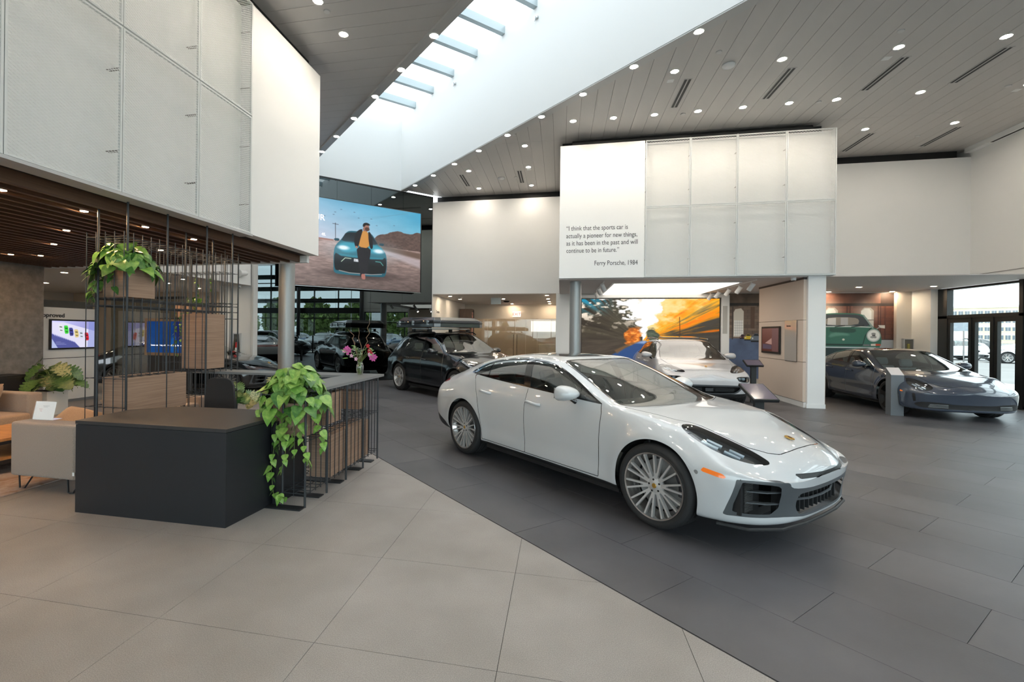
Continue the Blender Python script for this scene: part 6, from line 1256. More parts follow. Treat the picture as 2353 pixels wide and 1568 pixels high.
# ---- wire lattices
STEEL = mat('grey_black_wire_steel', (.045, .05, .055), .4, .4)
def lattice(name, label, loc, x0, x1, y0, y1, z0, z1, px, py, shelves, posts, post_top=None, rod=.005, feet=()):
    g = thing(name, label, 'trellis', loc); rm = MB().bar((0, 0, 0), (0, 0, z1 - z0), rod, 5).build('rod', STEEL); RM = rm.data; bpy.data.objects.remove(rm)
    xs_ = np.linspace(x0, x1, max(2, px)); ys_ = np.linspace(y0, y1, max(2, py))
    for x in xs_:
        for y in ys_:
            if x in (xs_[0], xs_[-1]) or y in (ys_[0], ys_[-1]): share('rod', RM, g, (x, y, z0))
    for (x, y, pt) in posts: MB().bar((x, y, 0), (x, y, pt), .0115, 8).build('post', STEEL, g)
    for z in shelves:
        m_ = MB()
        for x in np.linspace(x0, x1, max(3, px)): m_.bar((x, y0, z), (x, y1, z), rod * .9, 4)
        for y in np.linspace(y0, y1, max(2, py)): m_.bar((x0, y, z + .006), (x1, y, z + .006), rod * .9, 4)
        tag(m_.build('wire_shelf', STEEL, g), kind='stuff')
    for (a, b, c_, d_) in feet: MB().box(a, b, c_, d_, .001, .012).build('floor_plate', BLKMET, g)
    return g
def planter(label, x0, x1, y0, y1, z0, z1, group=None, soil=True):
    cx_, cy_ = (x0 + x1) / 2, (y0 + y1) / 2; g = thing('wooden_planter', label, 'planter', (cx_, cy_, z0)); w, d, h, t = x1 - x0, y1 - y0, z1 - z0, .018
    for a, b, c_, d_ in ((-w / 2, -w / 2 + t, -d / 2, d / 2), (w / 2 - t, w / 2, -d / 2, d / 2), (-w / 2 + t, w / 2 - t, -d / 2, -d / 2 + t), (-w / 2 + t, w / 2 - t, d / 2 - t, d / 2)): MB().box(a, b, c_, d_, 0, h).build('side', WALN, g)
    MB().box(-w / 2 + t, w / 2 - t, -d / 2 + t, d / 2 - t, 0, t).build('bottom', WALN, g)
    if soil: MB().box(-w / 2 + t, w / 2 - t, -d / 2 + t, d / 2 - t, h - .07, h - .04).build('soil', mat('dark_soil', (.03, .022, .016), .9), g)
    else: MB().box(-w / 2 + t, w / 2 - t, -d / 2 + t, d / 2 - t, h - .02, h - .002).build('lid', WALN, g)
    return g
lattice('wire_trellis', 'tall black wire trellis with wooden boxes standing behind the black desk', (-4.72, 5.1, 0), -.34, .15, -.87, .96, .10, 2.72, 5, 17, (.82, 1.13, 1.92, 2.00, 2.66),
        [(.15, -.83, 3.05), (-.15, -.90, 3.05), (.15, -.30, 3.05), (.15, .34, 3.05), (.15, .84, 3.05), (-.17, .34, 3.05), (-.17, .84, 3.05)])
lattice('wire_trellis', 'second wire trellis standing across the lounge behind the first', (-5.9, 6.85, 0), -.62, .62, -.16, .16, .25, 2.62, 13, 3, (.5, 1.12, 1.85, 2.10, 2.60), [(-.62, -.16, 2.95), (.62, -.16, 2.95), (0, -.16, 2.95), (.62, .16, 2.95)])
planter('long low wooden box at the foot of the trellis behind the desk', -4.885, -4.562, 4.275, 5.10, .735, 1.145)
planter('wooden box holding the high trailing plant in the trellis', -4.885, -4.562, 4.275, 4.62, 2.02, 2.35)
planter('tall square wooden box in the trellis over the office chair', -4.94, -4.562, 5.44, 5.78, 1.155, 1.885, soil=False)
planter('small wooden box in the rear trellis', -6.25, -5.75, 6.72, 6.98, 1.87, 2.08)
# counter
ct = thing('counter_top', 'grey L-shaped counter slab on the black wire counter frame', 'counter', (-2.55, 5.2, 1.07))
CTM = mat('grey_counter_laminate', (.20, .205, .205), .32); P = [(-2.33, 4.30), (-2.33, 6.08), (-5.0, 6.08), (-5.0, 5.70), (-2.76, 5.70), (-2.76, 4.30)]
MB().add([(x + 2.55, y - 5.2, z) for z in (0, .03) for x, y in P], [(3, 4, 5, 0, 1, 2)[::-1], tuple(6 + i for i in (0, 1, 2, 3, 4, 5))] + [(i, (i + 1) % 6, 6 + (i + 1) % 6, 6 + i) for i in range(6)]).build('slab', CTM, ct)
ft = [(-.24, .24, y - .05, y + .05) for y in (-.98, -.62, -.15, .35, .72)]
lattice('wire_counter_frame', 'black wire frame counter with wooden boxes right of the desk', (-2.585, 5.03, 0), -.235, .235, -.93, .88, .10, 1.065, 5, 19, (.12, .62, 1.05), [(.235, -.93, 1.065), (.235, -.5, 1.065), (.235, -.05, 1.065), (.235, .42, 1.065), (.235, .88, 1.065), (-.235, -.93, 1.065), (-.235, .88, 1.065), (-.0, -.93, 1.065)], rod=.0048, feet=ft)
planter('wooden box of the bright green trailing plant at the counter end', -2.81, -2.37, 4.13, 4.40, .665, .975)
planter('second wooden box up in the counter frame', -2.72, -2.36, 4.50, 4.86, .70, 1.02, soil=False)
planter('wooden box under the middle of the counter', -2.78, -2.40, 5.42, 5.62, .72, .94, soil=False)
planter('large wooden box low in the counter frame', -2.60, -2.365, 4.62, 5.64, .13, .57, soil=False)
bkp = thing('black_counter_panel', 'black upright panel between the desk and wire counter', 'panel', (-2.665, 4.22, 0)); MB().box(-.02, .02, -.13, .4, 0, .80).build('board', ANTH, bkp)
# ---- sofas, table, rug
SOFA = mat('grey_brown_woven_fabric', (.32, .26, .22), .9, noise=(220, .22, 2), bump=(260, .3), sheen=.2); TAN = mat('tan_cushion_fabric', (.36, .25, .17), .9, noise=(160, .2, 2), sheen=.2)
def cushion(name, label, loc, rot, w, h, t, m, cat='cushion'):
    o = bpy.data.objects.new(name, None); bpy.data.objects.remove(o); n = 14; mb = MB(); vs = []
    for sgn in (1, -1):
        for i in range(n + 1):
            for j in range(n + 1):
                a, b = i / n * 2 - 1, j / n * 2 - 1; k = max(0, (1 - a ** 4) * (1 - b ** 4)) ** .45; pin = 1 - .06 * (1 - (a * b) ** 2)
                vs.append((a * w / 2 * pin, b * h / 2 * pin, sgn * t / 2 * k * (1 + .06 * math.sin(7 * a + 3 * b))))
    m1_ = (n + 1) ** 2; fs = [(i * (n + 1) + j, (i + 1) * (n + 1) + j, (i + 1) * (n + 1) + j + 1, i * (n + 1) + j + 1) for i in range(n) for j in range(n)]; fs += [tuple(x + m1_ for x in f)[::-1] for f in fs]
    ob = mb.add(vs, fs).build(name, m, smooth=True); ob.location = loc; ob.rotation_euler = rot; return tag(ob, label, cat)
s1 = thing('sofa', 'grey woven sofa seen from its arm end left of the black desk', 'sofa', (-5.22, 4.9, 0))
MB().box(-.33, .49, -1.05, -.845, .15, .705).build('arm', SOFA, s1, bevel=.03, seg=4); MB().box(-.04, .13, -.84, 1.05, .15, .62).build('backrest', SOFA, s1, bevel=.03, seg=4); MB().box(-.33, -.04, -.84, .1, .17, .42).build('seat_cushion', SOFA, s1, bevel=.04, seg=4); MB().box(-.33, -.04, .11, 1.05, .17, .42).build('seat_cushion', SOFA, s1, bevel=.04, seg=4); MB().box(-.33, .13, 1.06, 1.25, .15, .70).build('arm', SOFA, s1, bevel=.03, seg=4)
for (x, y) in ((-.20, -1.0), (.42, -1.0), (-.2, 1.1), (.2, 1.1)): MB().tube([(x - .07, y, .15), (x - .06, y, .01), (x - .04, y, .006), (x + .0, y, .01), (x + .11, y, .15)], .008, 8).build('hairpin_leg', BLKMET, s1)
MB().box(.47, .494, -1.052, -1.05, .20, .235).build('fabric_tag', WHITE2, s1)
s2 = thing('sofa', 'grey woven sofa at the left edge under the concrete wall', 'sofa', (-8.15, 4.7, 0))
MB().box(-.35, .46, .86, 1.08, .15, .70).build('arm', SOFA, s2, bevel=.03, seg=4); MB().box(-.35, -.12, -1.1, .85, .15, .78).build('backrest', SOFA, s2, bevel=.03, seg=4)
for a in (-1.1, -.12): MB().box(-.12, .56, a, a + .965, .17, .43).build('seat_cushion', TAN, s2, bevel=.04, seg=4)
for (x, y) in ((.35, .95), (-.25, .95), (.35, -1.0)): MB().tube([(x - .07, y, .15), (x - .05, y, .008), (x + .11, y, .15)], .008, 8).build('hairpin_leg', BLKMET, s2)
cushion('scatter_cushion', 'tan scatter cushion leaning in the corner of the far left sofa', (-8.10, 5.30, .66), (1.25, 0, .1), .44, .42, .15, TAN)
cushion('scatter_cushion', 'crumpled tan cushion lying on the near sofa', (-5.32, 4.36, .60), (.5, .25, .3), .48, .44, .20, TAN); cushion('scatter_cushion', 'tan cushion propped beside the crumpled one against the trellis', (-5.10, 4.78, .68), (.2, 1.0, .1), .44, .44, .16, TAN)
lf_ = thing('leaflet_holder', 'white printed leaflet in a clear stand on the sofa arm', 'leaflet', (-5.33, 4.0, .706), .05); M_ = Matrix.Rotation(-.22, 4, 'X')
MB().box(-.125, .125, 0, .004, 0, .19).xf(M_).build('sheet', mat('white_paper', (.85, .85, .86), .5), lf_); MB().box(-.13, .13, -.004, 0, 0, .195).xf(M_).build('clear_front', mat_thin_glass('clear_acrylic', (.97, .98, .98), .06), lf_); MB().box(-.13, .13, 0, .10, 0, .004).build('base', mat_thin_glass('clear_acrylic'), lf_)
for k, (a, b) in enumerate(((-.03, .05), (-.02, .03))): MB().box(a, b, -.002, 0, .145 - k * .012, .148 - k * .012).xf(M_).build('print_line', mat('grey_print', (.4, .4, .42), .6), lf_)
for k in range(3): MB().box(-.07 + k * .01, -.03, -.002, 0, .11 - k * .012, .113 - k * .012).xf(M_).build('print_line', mat('red_print', (.6, .3, .3), .6), lf_)
ctb = thing('coffee_table', 'two-tier wooden coffee table with black frame at the left edge', 'table', (-6.6, 4.25, 0)); WT = mat_wood('oiled_oak', (.30, .13, .045), (.50, .25, .09), (1.2, 6, 1), .35)
MB().box(-.42, .46, -.75, .65, .385, .42).build('top', WT, ctb, bevel=.004); MB().box(-.42, .46, -.75, .65, .35, .384).build('frame', BLKMET, ctb); MB().box(-.40, .46, -.73, .63, .175, .20).build('lower_shelf', WT, ctb); MB().box(-.41, .465, -.74, .64, .13, .174).build('lower_frame', BLKMET, ctb)
for x in (-.38, .42):
    for y in (-.7, .6): MB().box(x - .02, x + .02, y - .02, y + .02, .012, .35).build('leg', BLKMET, ctb)
rug = tag(recenter(MB().box(-8.0, -5.37, 2.3, 6.3, .001, .014).build('rug', mat_wood('mottled_rust_rug', (.30, .17, .10), (.55, .45, .40), (1.6, 1.6, 1.6), .95), bevel=.004)), 'mottled rust and grey rug under the coffee table', 'rug')
cb = thing('low_black_cabinet', 'low black cabinet against the rough concrete wall', 'cabinet', (-10.25, 6.4, 0)); MB().box(-.22, .22, -.9, .85, 0, .78).build('body', mat('black_cabinet', (.015, .013, .013), .4), cb, bevel=.006); MB().box(.221, .228, -.86, .81, .05, .74).build('door', mat('black_cabinet_door', (.02, .018, .018), .3), cb)
# ---- plants
def leaf_mesh(name, pts, curl, m, fold=.15):
    """leaf from half outline (x along, w half width)"""
    vs = []; n = len(pts)
    for x, w in pts:
        z = -curl * x * x; vs += [(x, -w, z + w * fold), (x, 0, z), (x, w, z + w * fold)]
    fs = []
    for i in range(n - 1): a = 3 * i; fs += [(a, a + 3, a + 4, a + 1), (a + 1, a + 4, a + 5, a + 2)]
    me = bpy.data.meshes.new(name); me.from_pydata(vs, [], fs); me.materials.append(m); me.shade_smooth(); me.update(); return me
def leafmat(name, c1, c2, rough=.38, sc_=3):
    m = mat(name, c1, rough); n, N, L = nodes_of(m); b = N['Principled BSDF']; tc = N.new('ShaderNodeTexCoord'); t = N.new('ShaderNodeTexNoise'); t.inputs['Scale'].default_value = sc_; t.inputs['Detail'].default_value = 3; oi = N.new('ShaderNodeObjectInfo'); r = N.new('ShaderNodeValToRGB'); r.color_ramp.elements[0].position = .40; r.color_ramp.elements[0].color = (*c1, 1); r.color_ramp.elements[1].position = .66; r.color_ramp.elements[1].color = (*c2, 1)
    L.new(tc.outputs['Object'], t.inputs['Vector']); ad = N.new('ShaderNodeMath'); ad.operation = 'MULTIPLY_ADD'; ad.inputs[1].default_value = .22; L.new(oi.outputs['Random'], ad.inputs[0]); L.new(t.outputs['Fac'], ad.inputs[2]); sb = N.new('ShaderNodeMath'); sb.operation = 'SUBTRACT'; sb.inputs[1].default_value = .11; L.new(ad.outputs[0], sb.inputs[0]); L.new(sb.outputs[0], r.inputs[0]); L.new(r.outputs[0], b.inputs['Base Color'])
    b.inputs['Transmission Weight'].default_value = 0; return m
LG = leafmat('bright_trailing_leaf', (.13, .29, .045), (.27, .44, .09)); LD = leafmat('deep_green_leaf', (.04, .135, .022), (.10, .24, .045)); LV = leafmat('variegated_monstera_leaf', (.05, .11, .03), (.42, .42, .20), sc_=9); LV2 = leafmat('dark_monstera_leaf', (.04, .11, .03), (.13, .24, .06), sc_=9)
HEART = [(-.10, .001), (-.16, .18), (-.13, .34), (0, .46), (.15, .48), (.35, .42), (.55, .31), (.75, .18), (.90, .07), (1.0, .0)]; HEART = [(x + .0, w) for x, w in HEART]
HM = [leaf_mesh('leaf', HEART, cu, m, fo) for m in (LG, LD) for cu, fo in ((.25, .12), (.5, .25), (.1, .05))]
def put_leaf(me, parent, p, d, nrm, size):
    d = Vector(d).normalized(); nrm = Vector(nrm); y = nrm.cross(d)
    if y.length < 1e-4: y = Vector((0, 1, 0))
    y.normalize(); z = d.cross(y); M = Matrix((d, y, z)).transposed().to_4x4(); M = Matrix.Translation(p) @ M @ Matrix.Scale(size, 4); o = share('leaf', me, parent); o.matrix_local = M; return o
def trailing(label, loc, rx, ry, h, nleaf, trails, ms, size=.11, seed=1, dome=.22):
    g = thing('trailing_plant', label, 'plant', loc); R = random.Random(seed); st_ = MB()
    for i in range(nleaf):
        a = R.uniform(0, 2 * PI); q = math.sqrt(R.uniform(0, 1)); el = R.uniform(0, 1); cx_, cy_ = math.cos(a) * rx * q, math.sin(a) * ry * q; z = dome * (1 - q ** 2) + R.uniform(-.03, .05) + h
        if q > .8: z -= R.uniform(0, .10)
        p = Vector((cx_, cy_, z)); out = Vector((math.cos(a), math.sin(a), 0)); d = out * R.uniform(.4, 1) + Vector((R.uniform(-.4, .4), R.uniform(-.4, .4), R.uniform(-1.1, -.1))); n = out * .8 + Vector((R.uniform(-.3, .3), R.uniform(-.3, .3) - .25, .9)); s_ = size * R.uniform(.65, 1.15)
        put_leaf(R.choice(ms), g, p, d, n, s_)
        if i % 2 == 0: st_.tube([(cx_ * .3, cy_ * .3, h - .03), (cx_ * .8, cy_ * .8, z + .01), tuple(p)], .0022, 5)
    for tr in trails:
        pts = [Vector(p) for p in tr]; st_.tube(pts, .0028, 5)
        L_tot = sum((pts[i + 1] - pts[i]).length for i in range(len(pts) - 1)); k = int(L_tot / .055)
        for j in range(k):
            t = (j + .5) / k * (len(pts) - 1); i = int(t); p = pts[i].lerp(pts[i + 1], t - i); a = R.uniform(0, 2 * PI); d = Vector((math.cos(a), math.sin(a) - .3, -1.1)); put_leaf(R.choice(ms), g, p + Vector((math.cos(a), math.sin(a), 0)) * .012, d, (math.cos(a), math.sin(a) - .8, .5), size * R.uniform(.45, .85) * (1 - .25 * j / k))
    st_.build('stems', mat('green_stem', (.16, .22, .06), .5), g); return g
trailing('lush bright green trailing plant spilling over the counter end', (-2.55, 4.24, .93), .33, .27, .05, 175,
         [[(.0, -.12, .02), (.02, -.19, -.15), (.03, -.20, -.4), (-.02, -.2, -.62)], [(.10, -.1, .0), (.17, -.18, -.2), (.22, -.17, -.42), (.26, -.15, -.55)], [(-.12, -.1, 0), (-.08, -.2, -.3), (-.12, -.2, -.55), (-.10, -.19, -.80), (.03, -.2, -.84)], [(.2, -.02, .0), (.30, -.04, -.2), (.33, -.02, -.42)], [(.06, -.12, 0), (.12, -.2, -.25), (.12, -.2, -.45)], [(-.24, -.05, .02), (-.32, -.12, -.06), (-.38, -.14, -.14)], [(.02, -.13, 0), (-.04, -.2, -.2), (-.03, -.21, -.38)]], HM[:3] + HM[:2] + [HM[3]], .135, 3, .33)
trailing('dark green trailing plant in the high box of the trellis', (-4.74, 4.42, 2.29), .27, .34, .05, 120,
         [[(-.12, -.1, .02), (-.17, -.2, -.10), (-.19, -.24, -.24), (-.14, -.24, -.33)], [(-.02, -.15, .0), (.02, -.2, -.1), (.05, -.21, -.2)], [(-.15, .0, .0), (-.24, -.15, -.12), (-.26, -.2, -.3)]], HM[3:] + [HM[1]], .15, 8, .26)
trailing('leggy trailing plant in the small box of the rear trellis', (-6.0, 6.85, 2.03), .24, .12, .03, 30,
         [[(-.2, -.12, 0), (-.22, -.16, -.4), (-.2, -.15, -.8)], [(.0, -.12, 0), (.02, -.16, -.3), (.03, -.15, -.7), (.0, -.15, -.9)], [(.2, -.1, 0), (.25, -.14, -.2), (.22, -.14, -.45)], [(-.1, -.12, 0), (-.12, -.16, -.3), (-.1, -.15, -.55)], [(.15, -.12, 0), (.18, -.14, .3), (.16, -.12, .55)], [(.3, -.1, .1), (.42, -.1, .3), (.40, -.1, .5)]], HM[3:], .085, 12, .12)
def monstera_leaf(name, m, notch=5):
    # outline with deep slits on each side
    out = []; n = notch
    for i in range(n + 1):
        t = i / n; w = .52 * math.sin(PI * min(1, .18 + t * .82)) ** .7 * (1 - .15 * t); x = -.12 + t * 1.02
        out.append((x, w)); 
        if i < n: out.append((x + .35 / n, w * .96)); out.append((x + .62 / n + .02, w * .52))
    out.append((1.0, .02)); vs = [(0, 0, 0)]; P = [(x, -w) for x, w in out] + [(x, w) for x, w in out[::-1]]
    vs = [(x, y, .18 * abs(y) - .28 * x * x) for x, y in P]; mid = [(x, 0, -.28 * x * x) for x, w in out]; k = len(out); V = vs + mid
    fs = [(i, i + 1, 2 * k + i + 1, 2 * k + i) for i in range(k - 1)] + [(2 * k - 1 - i, 2 * k + i, 2 * k + i + 1, 2 * k - 2 - i) for i in range(k - 1)]
    me = bpy.data.meshes.new(name); me.from_pydata(V, [], fs); me.materials.append(m); me.shade_smooth(); me.update(); return me
MM = [monstera_leaf('leaf', LV2, 5), monstera_leaf('leaf', LV, 5), monstera_leaf('leaf', LV2, 6)]
def monstera(label, loc, r, h, n, ms, size, seed, pot=(.19, .40), potm=None, potlabel='', hmin=0.0):
    R = random.Random(seed); p = thing('square_pot', potlabel, 'pot', loc); w, ph = pot; PM_ = potm or mat('white_ceramic_pot', (.72, .71, .68), .4)
    MB().box(-w, w, -w, w, 0, ph).build('body', PM_, p, bevel=.01); MB().box(-w + .02, w - .02, -w + .02, w - .02, ph, ph + .004).build('soil', mat('dark_soil'), p)
    g = thing('monstera_plant', label, 'plant', (loc[0], loc[1], loc[2] + ph)); st_ = MB()
    for i in range(n):
        a = R.uniform(0, 2 * PI); q = R.uniform(.25, 1); tip = Vector((math.cos(a) * r * q, math.sin(a) * r * q, hmin + h * (1 - .55 * q * q) * R.uniform(.45, 1))); st_.tube([(0, 0, .0), (tip.x * .35, tip.y * .35, tip.z * .7 + .04), tuple(tip)], [.006, .005, .004], 6)
        d = Vector((math.cos(a), math.sin(a), R.uniform(-.9, -.2))); put_leaf(R.choice(ms), g, tip, d, (math.cos(a) * .5, math.sin(a) * .5 - .55, .9), size * R.uniform(.7, 1.1))
    st_.build('stems', mat('green_stem'), g); return g
monstera('large split-leaved plant in a white pot before the television wall', (-9.72, 7.42, 0), .42, .62, 22, [MM[0], MM[2], MM[1]], .40, 4, (.20, .46), None, 'white square pot of the plant before the television wall')
monstera('variegated split-leaved plant behind the office chair', (-4.72, 7.35, 0), .42, .55, 24, [MM[1], MM[0], MM[1]], .30, 9, (.17, .42), None, 'white square pot behind the office chair')
monstera('split-leaved plant beside the silver column', (-4.95, 6.5, 0), .30, .48, 16, [MM[2], MM[1]], .24, 15, (.13, .42), mat('tan_pot', (.55, .42, .32), .5), 'tan square pot near the silver column', .02)
ot = thing('ottoman', 'grey upholstered bench behind the office chair', 'bench', (-5.55, 6.3, 0)); MB().box(-.5, .35, -.25, .25, .12, .62).build('body', SOFA, ot, bevel=.03, seg=4); MB().box(-.45, .3, -.2, .2, 0, .12).build('plinth', BLKMET, ot)
# ---- vase of flowers
v = thing('glass_vase', 'clear glass vase of orchids standing on the counter corner', 'vase', (-2.60, 5.90, 1.101)); VG = mat_thin_glass('vase_glass', (.90, .95, .93), .12, power=2.2)
VP = [(.0, .002), (.030, .002), (.036, .01), (.045, .05), (.050, .09), (.046, .12), (.034, .145), (.030, .155), (.036, .172)]
MB().lathe(VP, 28, caps=False).build('glass', VG, v, smooth=True); MB().lathe([(.0, .006), (.030, .006), (.042, .05), (.045, .075), (0, .075)], 24, caps=False).build('water', mat_thin_glass('vase_water', (.78, .84, .60), .03), v, smooth=True)
fb = thing('flower_bouquet', 'bouquet of pink orchids, red blooms, eucalyptus and curly twigs in the vase', 'flowers', (-2.60, 5.90, 1.12)); R = random.Random(5); sm = MB()
for i in range(16):
    a = R.uniform(0, 2 * PI); q = R.uniform(.04, .16); sm.tube([(R.uniform(-.015, .015), R.uniform(-.015, .015), 0), (math.cos(a) * .02, math.sin(a) * .02, .15), (math.cos(a) * q, math.sin(a) * q, R.uniform(.22, .34))], .0022, 5)
sm.build('green_stems', mat('green_stem'), fb); TW = mat('curly_twig_bark', (.22, .13, .08), .7)
for pts in ([(0, 0, .15), (-.05, 0, .26), (-.09, .01, .34), (-.08, .01, .40), (-.12, .02, .45), (-.10, .02, .50), (-.16, .02, .55), (-.19, .03, .58)], [(.0, 0, .15), (.02, 0, .27), (.015, 0, .36), (-.01, 0, .42), (-.03, .01, .47), (-.02, .01, .53), (-.03, .01, .60)], [(.01, 0, .15), (.04, 0, .30), (.06, .01, .36), (.10, .01, .42), (.08, .01, .47), (.12, .02, .53), (.09, .02, .60), (.12, .02, .66), (.115, .02, .72)], [(-.01, 0, .15), (-.06, .01, .28), (-.09, .02, .38), (-.13, .02, .47)]):
    MB().tube(pts, [.0045] * (len(pts) - 2) + [.003, .0015], 6).build('curly_twig', TW, fb, smooth=True)
EU = mat('eucalyptus_leaf', (.20, .30, .17), .5); el_ = leaf_mesh('leaf', [(0, .02), (.3, .30), (.6, .30), (1, .02)], .1, EU, .1); PK = mat('pink_orchid', (.62, .10, .36), .5); PK2 = mat('pale_orchid', (.75, .42, .58), .5); RD = mat('red_bloom', (.45, .02, .03), .6); gl_ = leaf_mesh('leaf', [(0, .02), (.3, .12), (.7, .10), (1, .0)], .2, mat('blade_leaf', (.16, .32, .07), .5), .1)
for i in range(70):
    a = R.uniform(0, 2 * PI); q = R.uniform(.02, .20); p = Vector((math.cos(a) * q, math.sin(a) * q * .7, .20 + R.uniform(0, .14) - q * .25 + .03)); put_leaf(el_ if i % 3 else gl_, fb, p, (math.cos(a), math.sin(a), R.uniform(-.2, 1)), (0, -.6, .8), R.uniform(.025, .045) * (1 if i % 3 else 1.8))
pt_ = leaf_mesh('petal', [(0, .05), (.4, .34), (.8, .30), (1, .05)], .3, PK, .1); pt2 = leaf_mesh('petal', [(0, .05), (.4, .34), (.8, .30), (1, .05)], .3, PK2, .1); pt3 = leaf_mesh('petal', [(0, .1), (.4, .4), (.8, .4), (1, .15)], .5, RD, .2)
def bloom(p, mp, s_, n=5):
    p = Vector(p)
    for k in range(n):
        a = 2 * PI * k / n + R.uniform(0, .5); d = Vector((math.cos(a), -.35, math.sin(a))); o = put_leaf(mp, fb, p, d, (0, -1, .15), s_); o.name = 'petal'
for p in ((-.20, -.02, .31), (-.17, -.03, .33), (-.14, -.02, .30), (-.16, -.03, .27), (.19, -.03, .24), (.22, -.02, .22), (.17, -.04, .21), (.20, -.03, .19)): bloom(p, pt_, .034)
for p in ((-.10, -.05, .23), (-.03, -.06, .19), (.15, -.04, .25), (-.22, -.02, .29)): bloom(p, pt2, .028)
for p in ((.10, .02, .36), (.14, -.02, .28), (.16, -.01, .26), (.13, 0, .30)): bloom(p, pt3, .026, 7)
# ---- kiosks and pedestal
def kiosk(label, loc, rz, w=.42, l=.30, h=.98, tilt=.5):
    g = thing('information_stand', label, 'information stand', loc, rz); MB().box(-.06, .06, -.03, .03, .012, h - .06).build('column', BPL, g); MB().box(-.16, .16, -.14, .14, 0, .012).build('base_plate', BPL, g); M_ = Matrix.Translation((0, 0, h)) @ Matrix.Rotation(tilt, 4, 'X')
    MB().box(-w / 2, w / 2, -l / 2, l / 2, -.045, 0).xf(M_).build('housing', BPL, g, bevel=.006); MB().box(-w / 2 + .018, w / 2 - .018, -l / 2 + .018, l / 2 - .018, 0, .002).xf(M_).build('screen', mat('sleeping_touch_screen', (.05, .045, .055), .12, emit=(.16, .13, .17), estr=.3, coat=.5), g)
    MB().box(-.07, .07, -.05, .05, -.12, -.04).xf(M_).build('bracket', BPL, g, bevel=.01); return g
kiosk('black touch-screen stand beside the pale utility car', (4.70, 13.05, 0), .12, .40, .26, 1.0, .55)
kiosk('black touch-screen stand behind the bonnet of the white saloon', (2.70, 7.30, 0), .14, .34, .44, .90, .42)
pd_ = thing('slanted_pedestal', 'slim grey pedestal with slanted white top before the blue grey car', 'pedestal', (7.04, 11.90, 0), -.16); MB().prism_axis([(-.12, 0), (.12, 0), (.12, 1.0), (-.12, .86)], -.11, .11, 'x').build('body', mat('slate_grey_paint', (.15, .17, .19), .4), pd_); 
MB().add([(-.11, -.12, .861), (.11, -.12, .861), (.11, .12, 1.001), (-.11, .12, 1.001), (-.11, -.12, .869), (.11, -.12, .869), (.11, .12, 1.009), (-.11, .12, 1.009)], [(0, 1, 2, 3), (4, 5, 6, 7), (0, 1, 5, 4), (1, 2, 6, 5), (2, 3, 7, 6), (3, 0, 4, 7)]).build('top_plate', mat('pale_label_plate', (.72, .68, .68), .4), pd_)
# ---- spot lights on tracks, luminous ceiling panel
lp = thing('luminous_ceiling_panel', 'large glowing ceiling panel over the pale utility car', 'ceiling light', (2.95, 15.2, 3.0)); MB().box(-1.6, 1.6, -1.82, 1.82, .03, .048).build('frame', WHITE2, lp); MB().box(-1.54, 1.54, -1.76, 1.76, .018, .03).build('diffuser', mat('glowing_diffuser', (1, .97, .93), .5, emit=(1, .93, .84), estr=.95), lp)
SPB = mat('white_spotlight_body', (.80, .79, .77), .4); SPL = mat('spotlight_lens', (1, .9, .8), .3, emit=(1, .84, .64), estr=60)
def spot(x, y, tx, ty, label, group):
    g = thing('track_spotlight', label, 'spotlight', (x, y, 3.04), 0, group); d = Vector((tx, ty, -.8)).normalized(); c0 = Vector((0, 0, -.14)); M_ = Matrix.Translation(c0) @ d.to_track_quat('Z', 'Y').to_matrix().to_4x4(); MB().bar((0, 0, 0), (0, 0, -.12), .012, 8).build('stem', SPB, g)
    auto_smooth(MB().lathe([(0, -.11), (.05, -.11), (.055, -.10), (.055, .10), (.05, .10)], 24, caps=False).xf(M_).build('can', SPB, g)); MB().lathe([(.0, .085), (.048, .085)], 20, caps=False).xf(M_).build('lens', SPL, g); return g
for (x, y, l) in ((1.10, 13.1, 'front'), (1.10, 14.3, 'middle'), (1.10, 15.6, 'rear')): spot(x, y, .4, .5, 'white track spotlight left of the glowing panel, the %s of three' % l, 'spotlights left of the glowing panel')
for (x, y, l) in ((4.72, 13.3, 'nearest the viewer'), (4.70, 14.1, 'second'), (4.68, 14.9, 'third'), (4.68, 15.8, 'fourth'), (4.70, 16.6, 'farthest')): spot(x, y, -.4, .5, 'white track spotlight right of the glowing panel, %s' % l, 'spotlights right of the glowing panel')
tr1 = [tag(recenter(MB().box(x - .018, x + .018, 12.9, 16.8, 3.03, 3.05).build('spotlight_track', SPB)), l, 'track') for x, l in ((1.10, 'white track holding the spotlights left of the glowing panel'), (4.70, 'white track holding the spotlights right of the glowing panel'))]
def domecam(loc, label, lookd=(0, -1, -.4)):
    g = thing('security_camera', label, 'camera', loc); MB().lathe([(.0, 0), (.055, 0), (.055, -.03), (.05, -.035)], 20).build('mount', WHITE2, g); o = MB().lathe([(.045, -.03), (.042, -.06), (.028, -.078), (0, -.085)], 20).build('dome', GBL, g, smooth=True); MB().lathe([(.055, -.03), (.052, -.06), (.046, -.07), (.044, -.06)], 20, caps=False).build('shroud', WHITE2, g, smooth=True); return g
domecam((5.38, 12.6, 3.05), 'small white dome camera under the right mesh screens'); domecam((-9.12, 12.15, 2.97), 'small dome camera under the left white fascia')
sm_ = thing('black_smoke_detector', 'low black dome on the corridor soffit', 'detector', (-2.3, 20.5, 3.05)); MB().lathe([(.14, 0), (.12, -.04), (.06, -.06), (0, -.06)], 24).build('dome', BLACK, sm_, smooth=True)
hn = thing('horn_speaker', 'white horn loudspeaker on the white pier beside the mirrored wall', 'loudspeaker', (-8.80, 11.95, 3.29)); M_ = Matrix.Rotation(-.35, 4, 'Z') @ Matrix.Rotation(.12, 4, 'X')
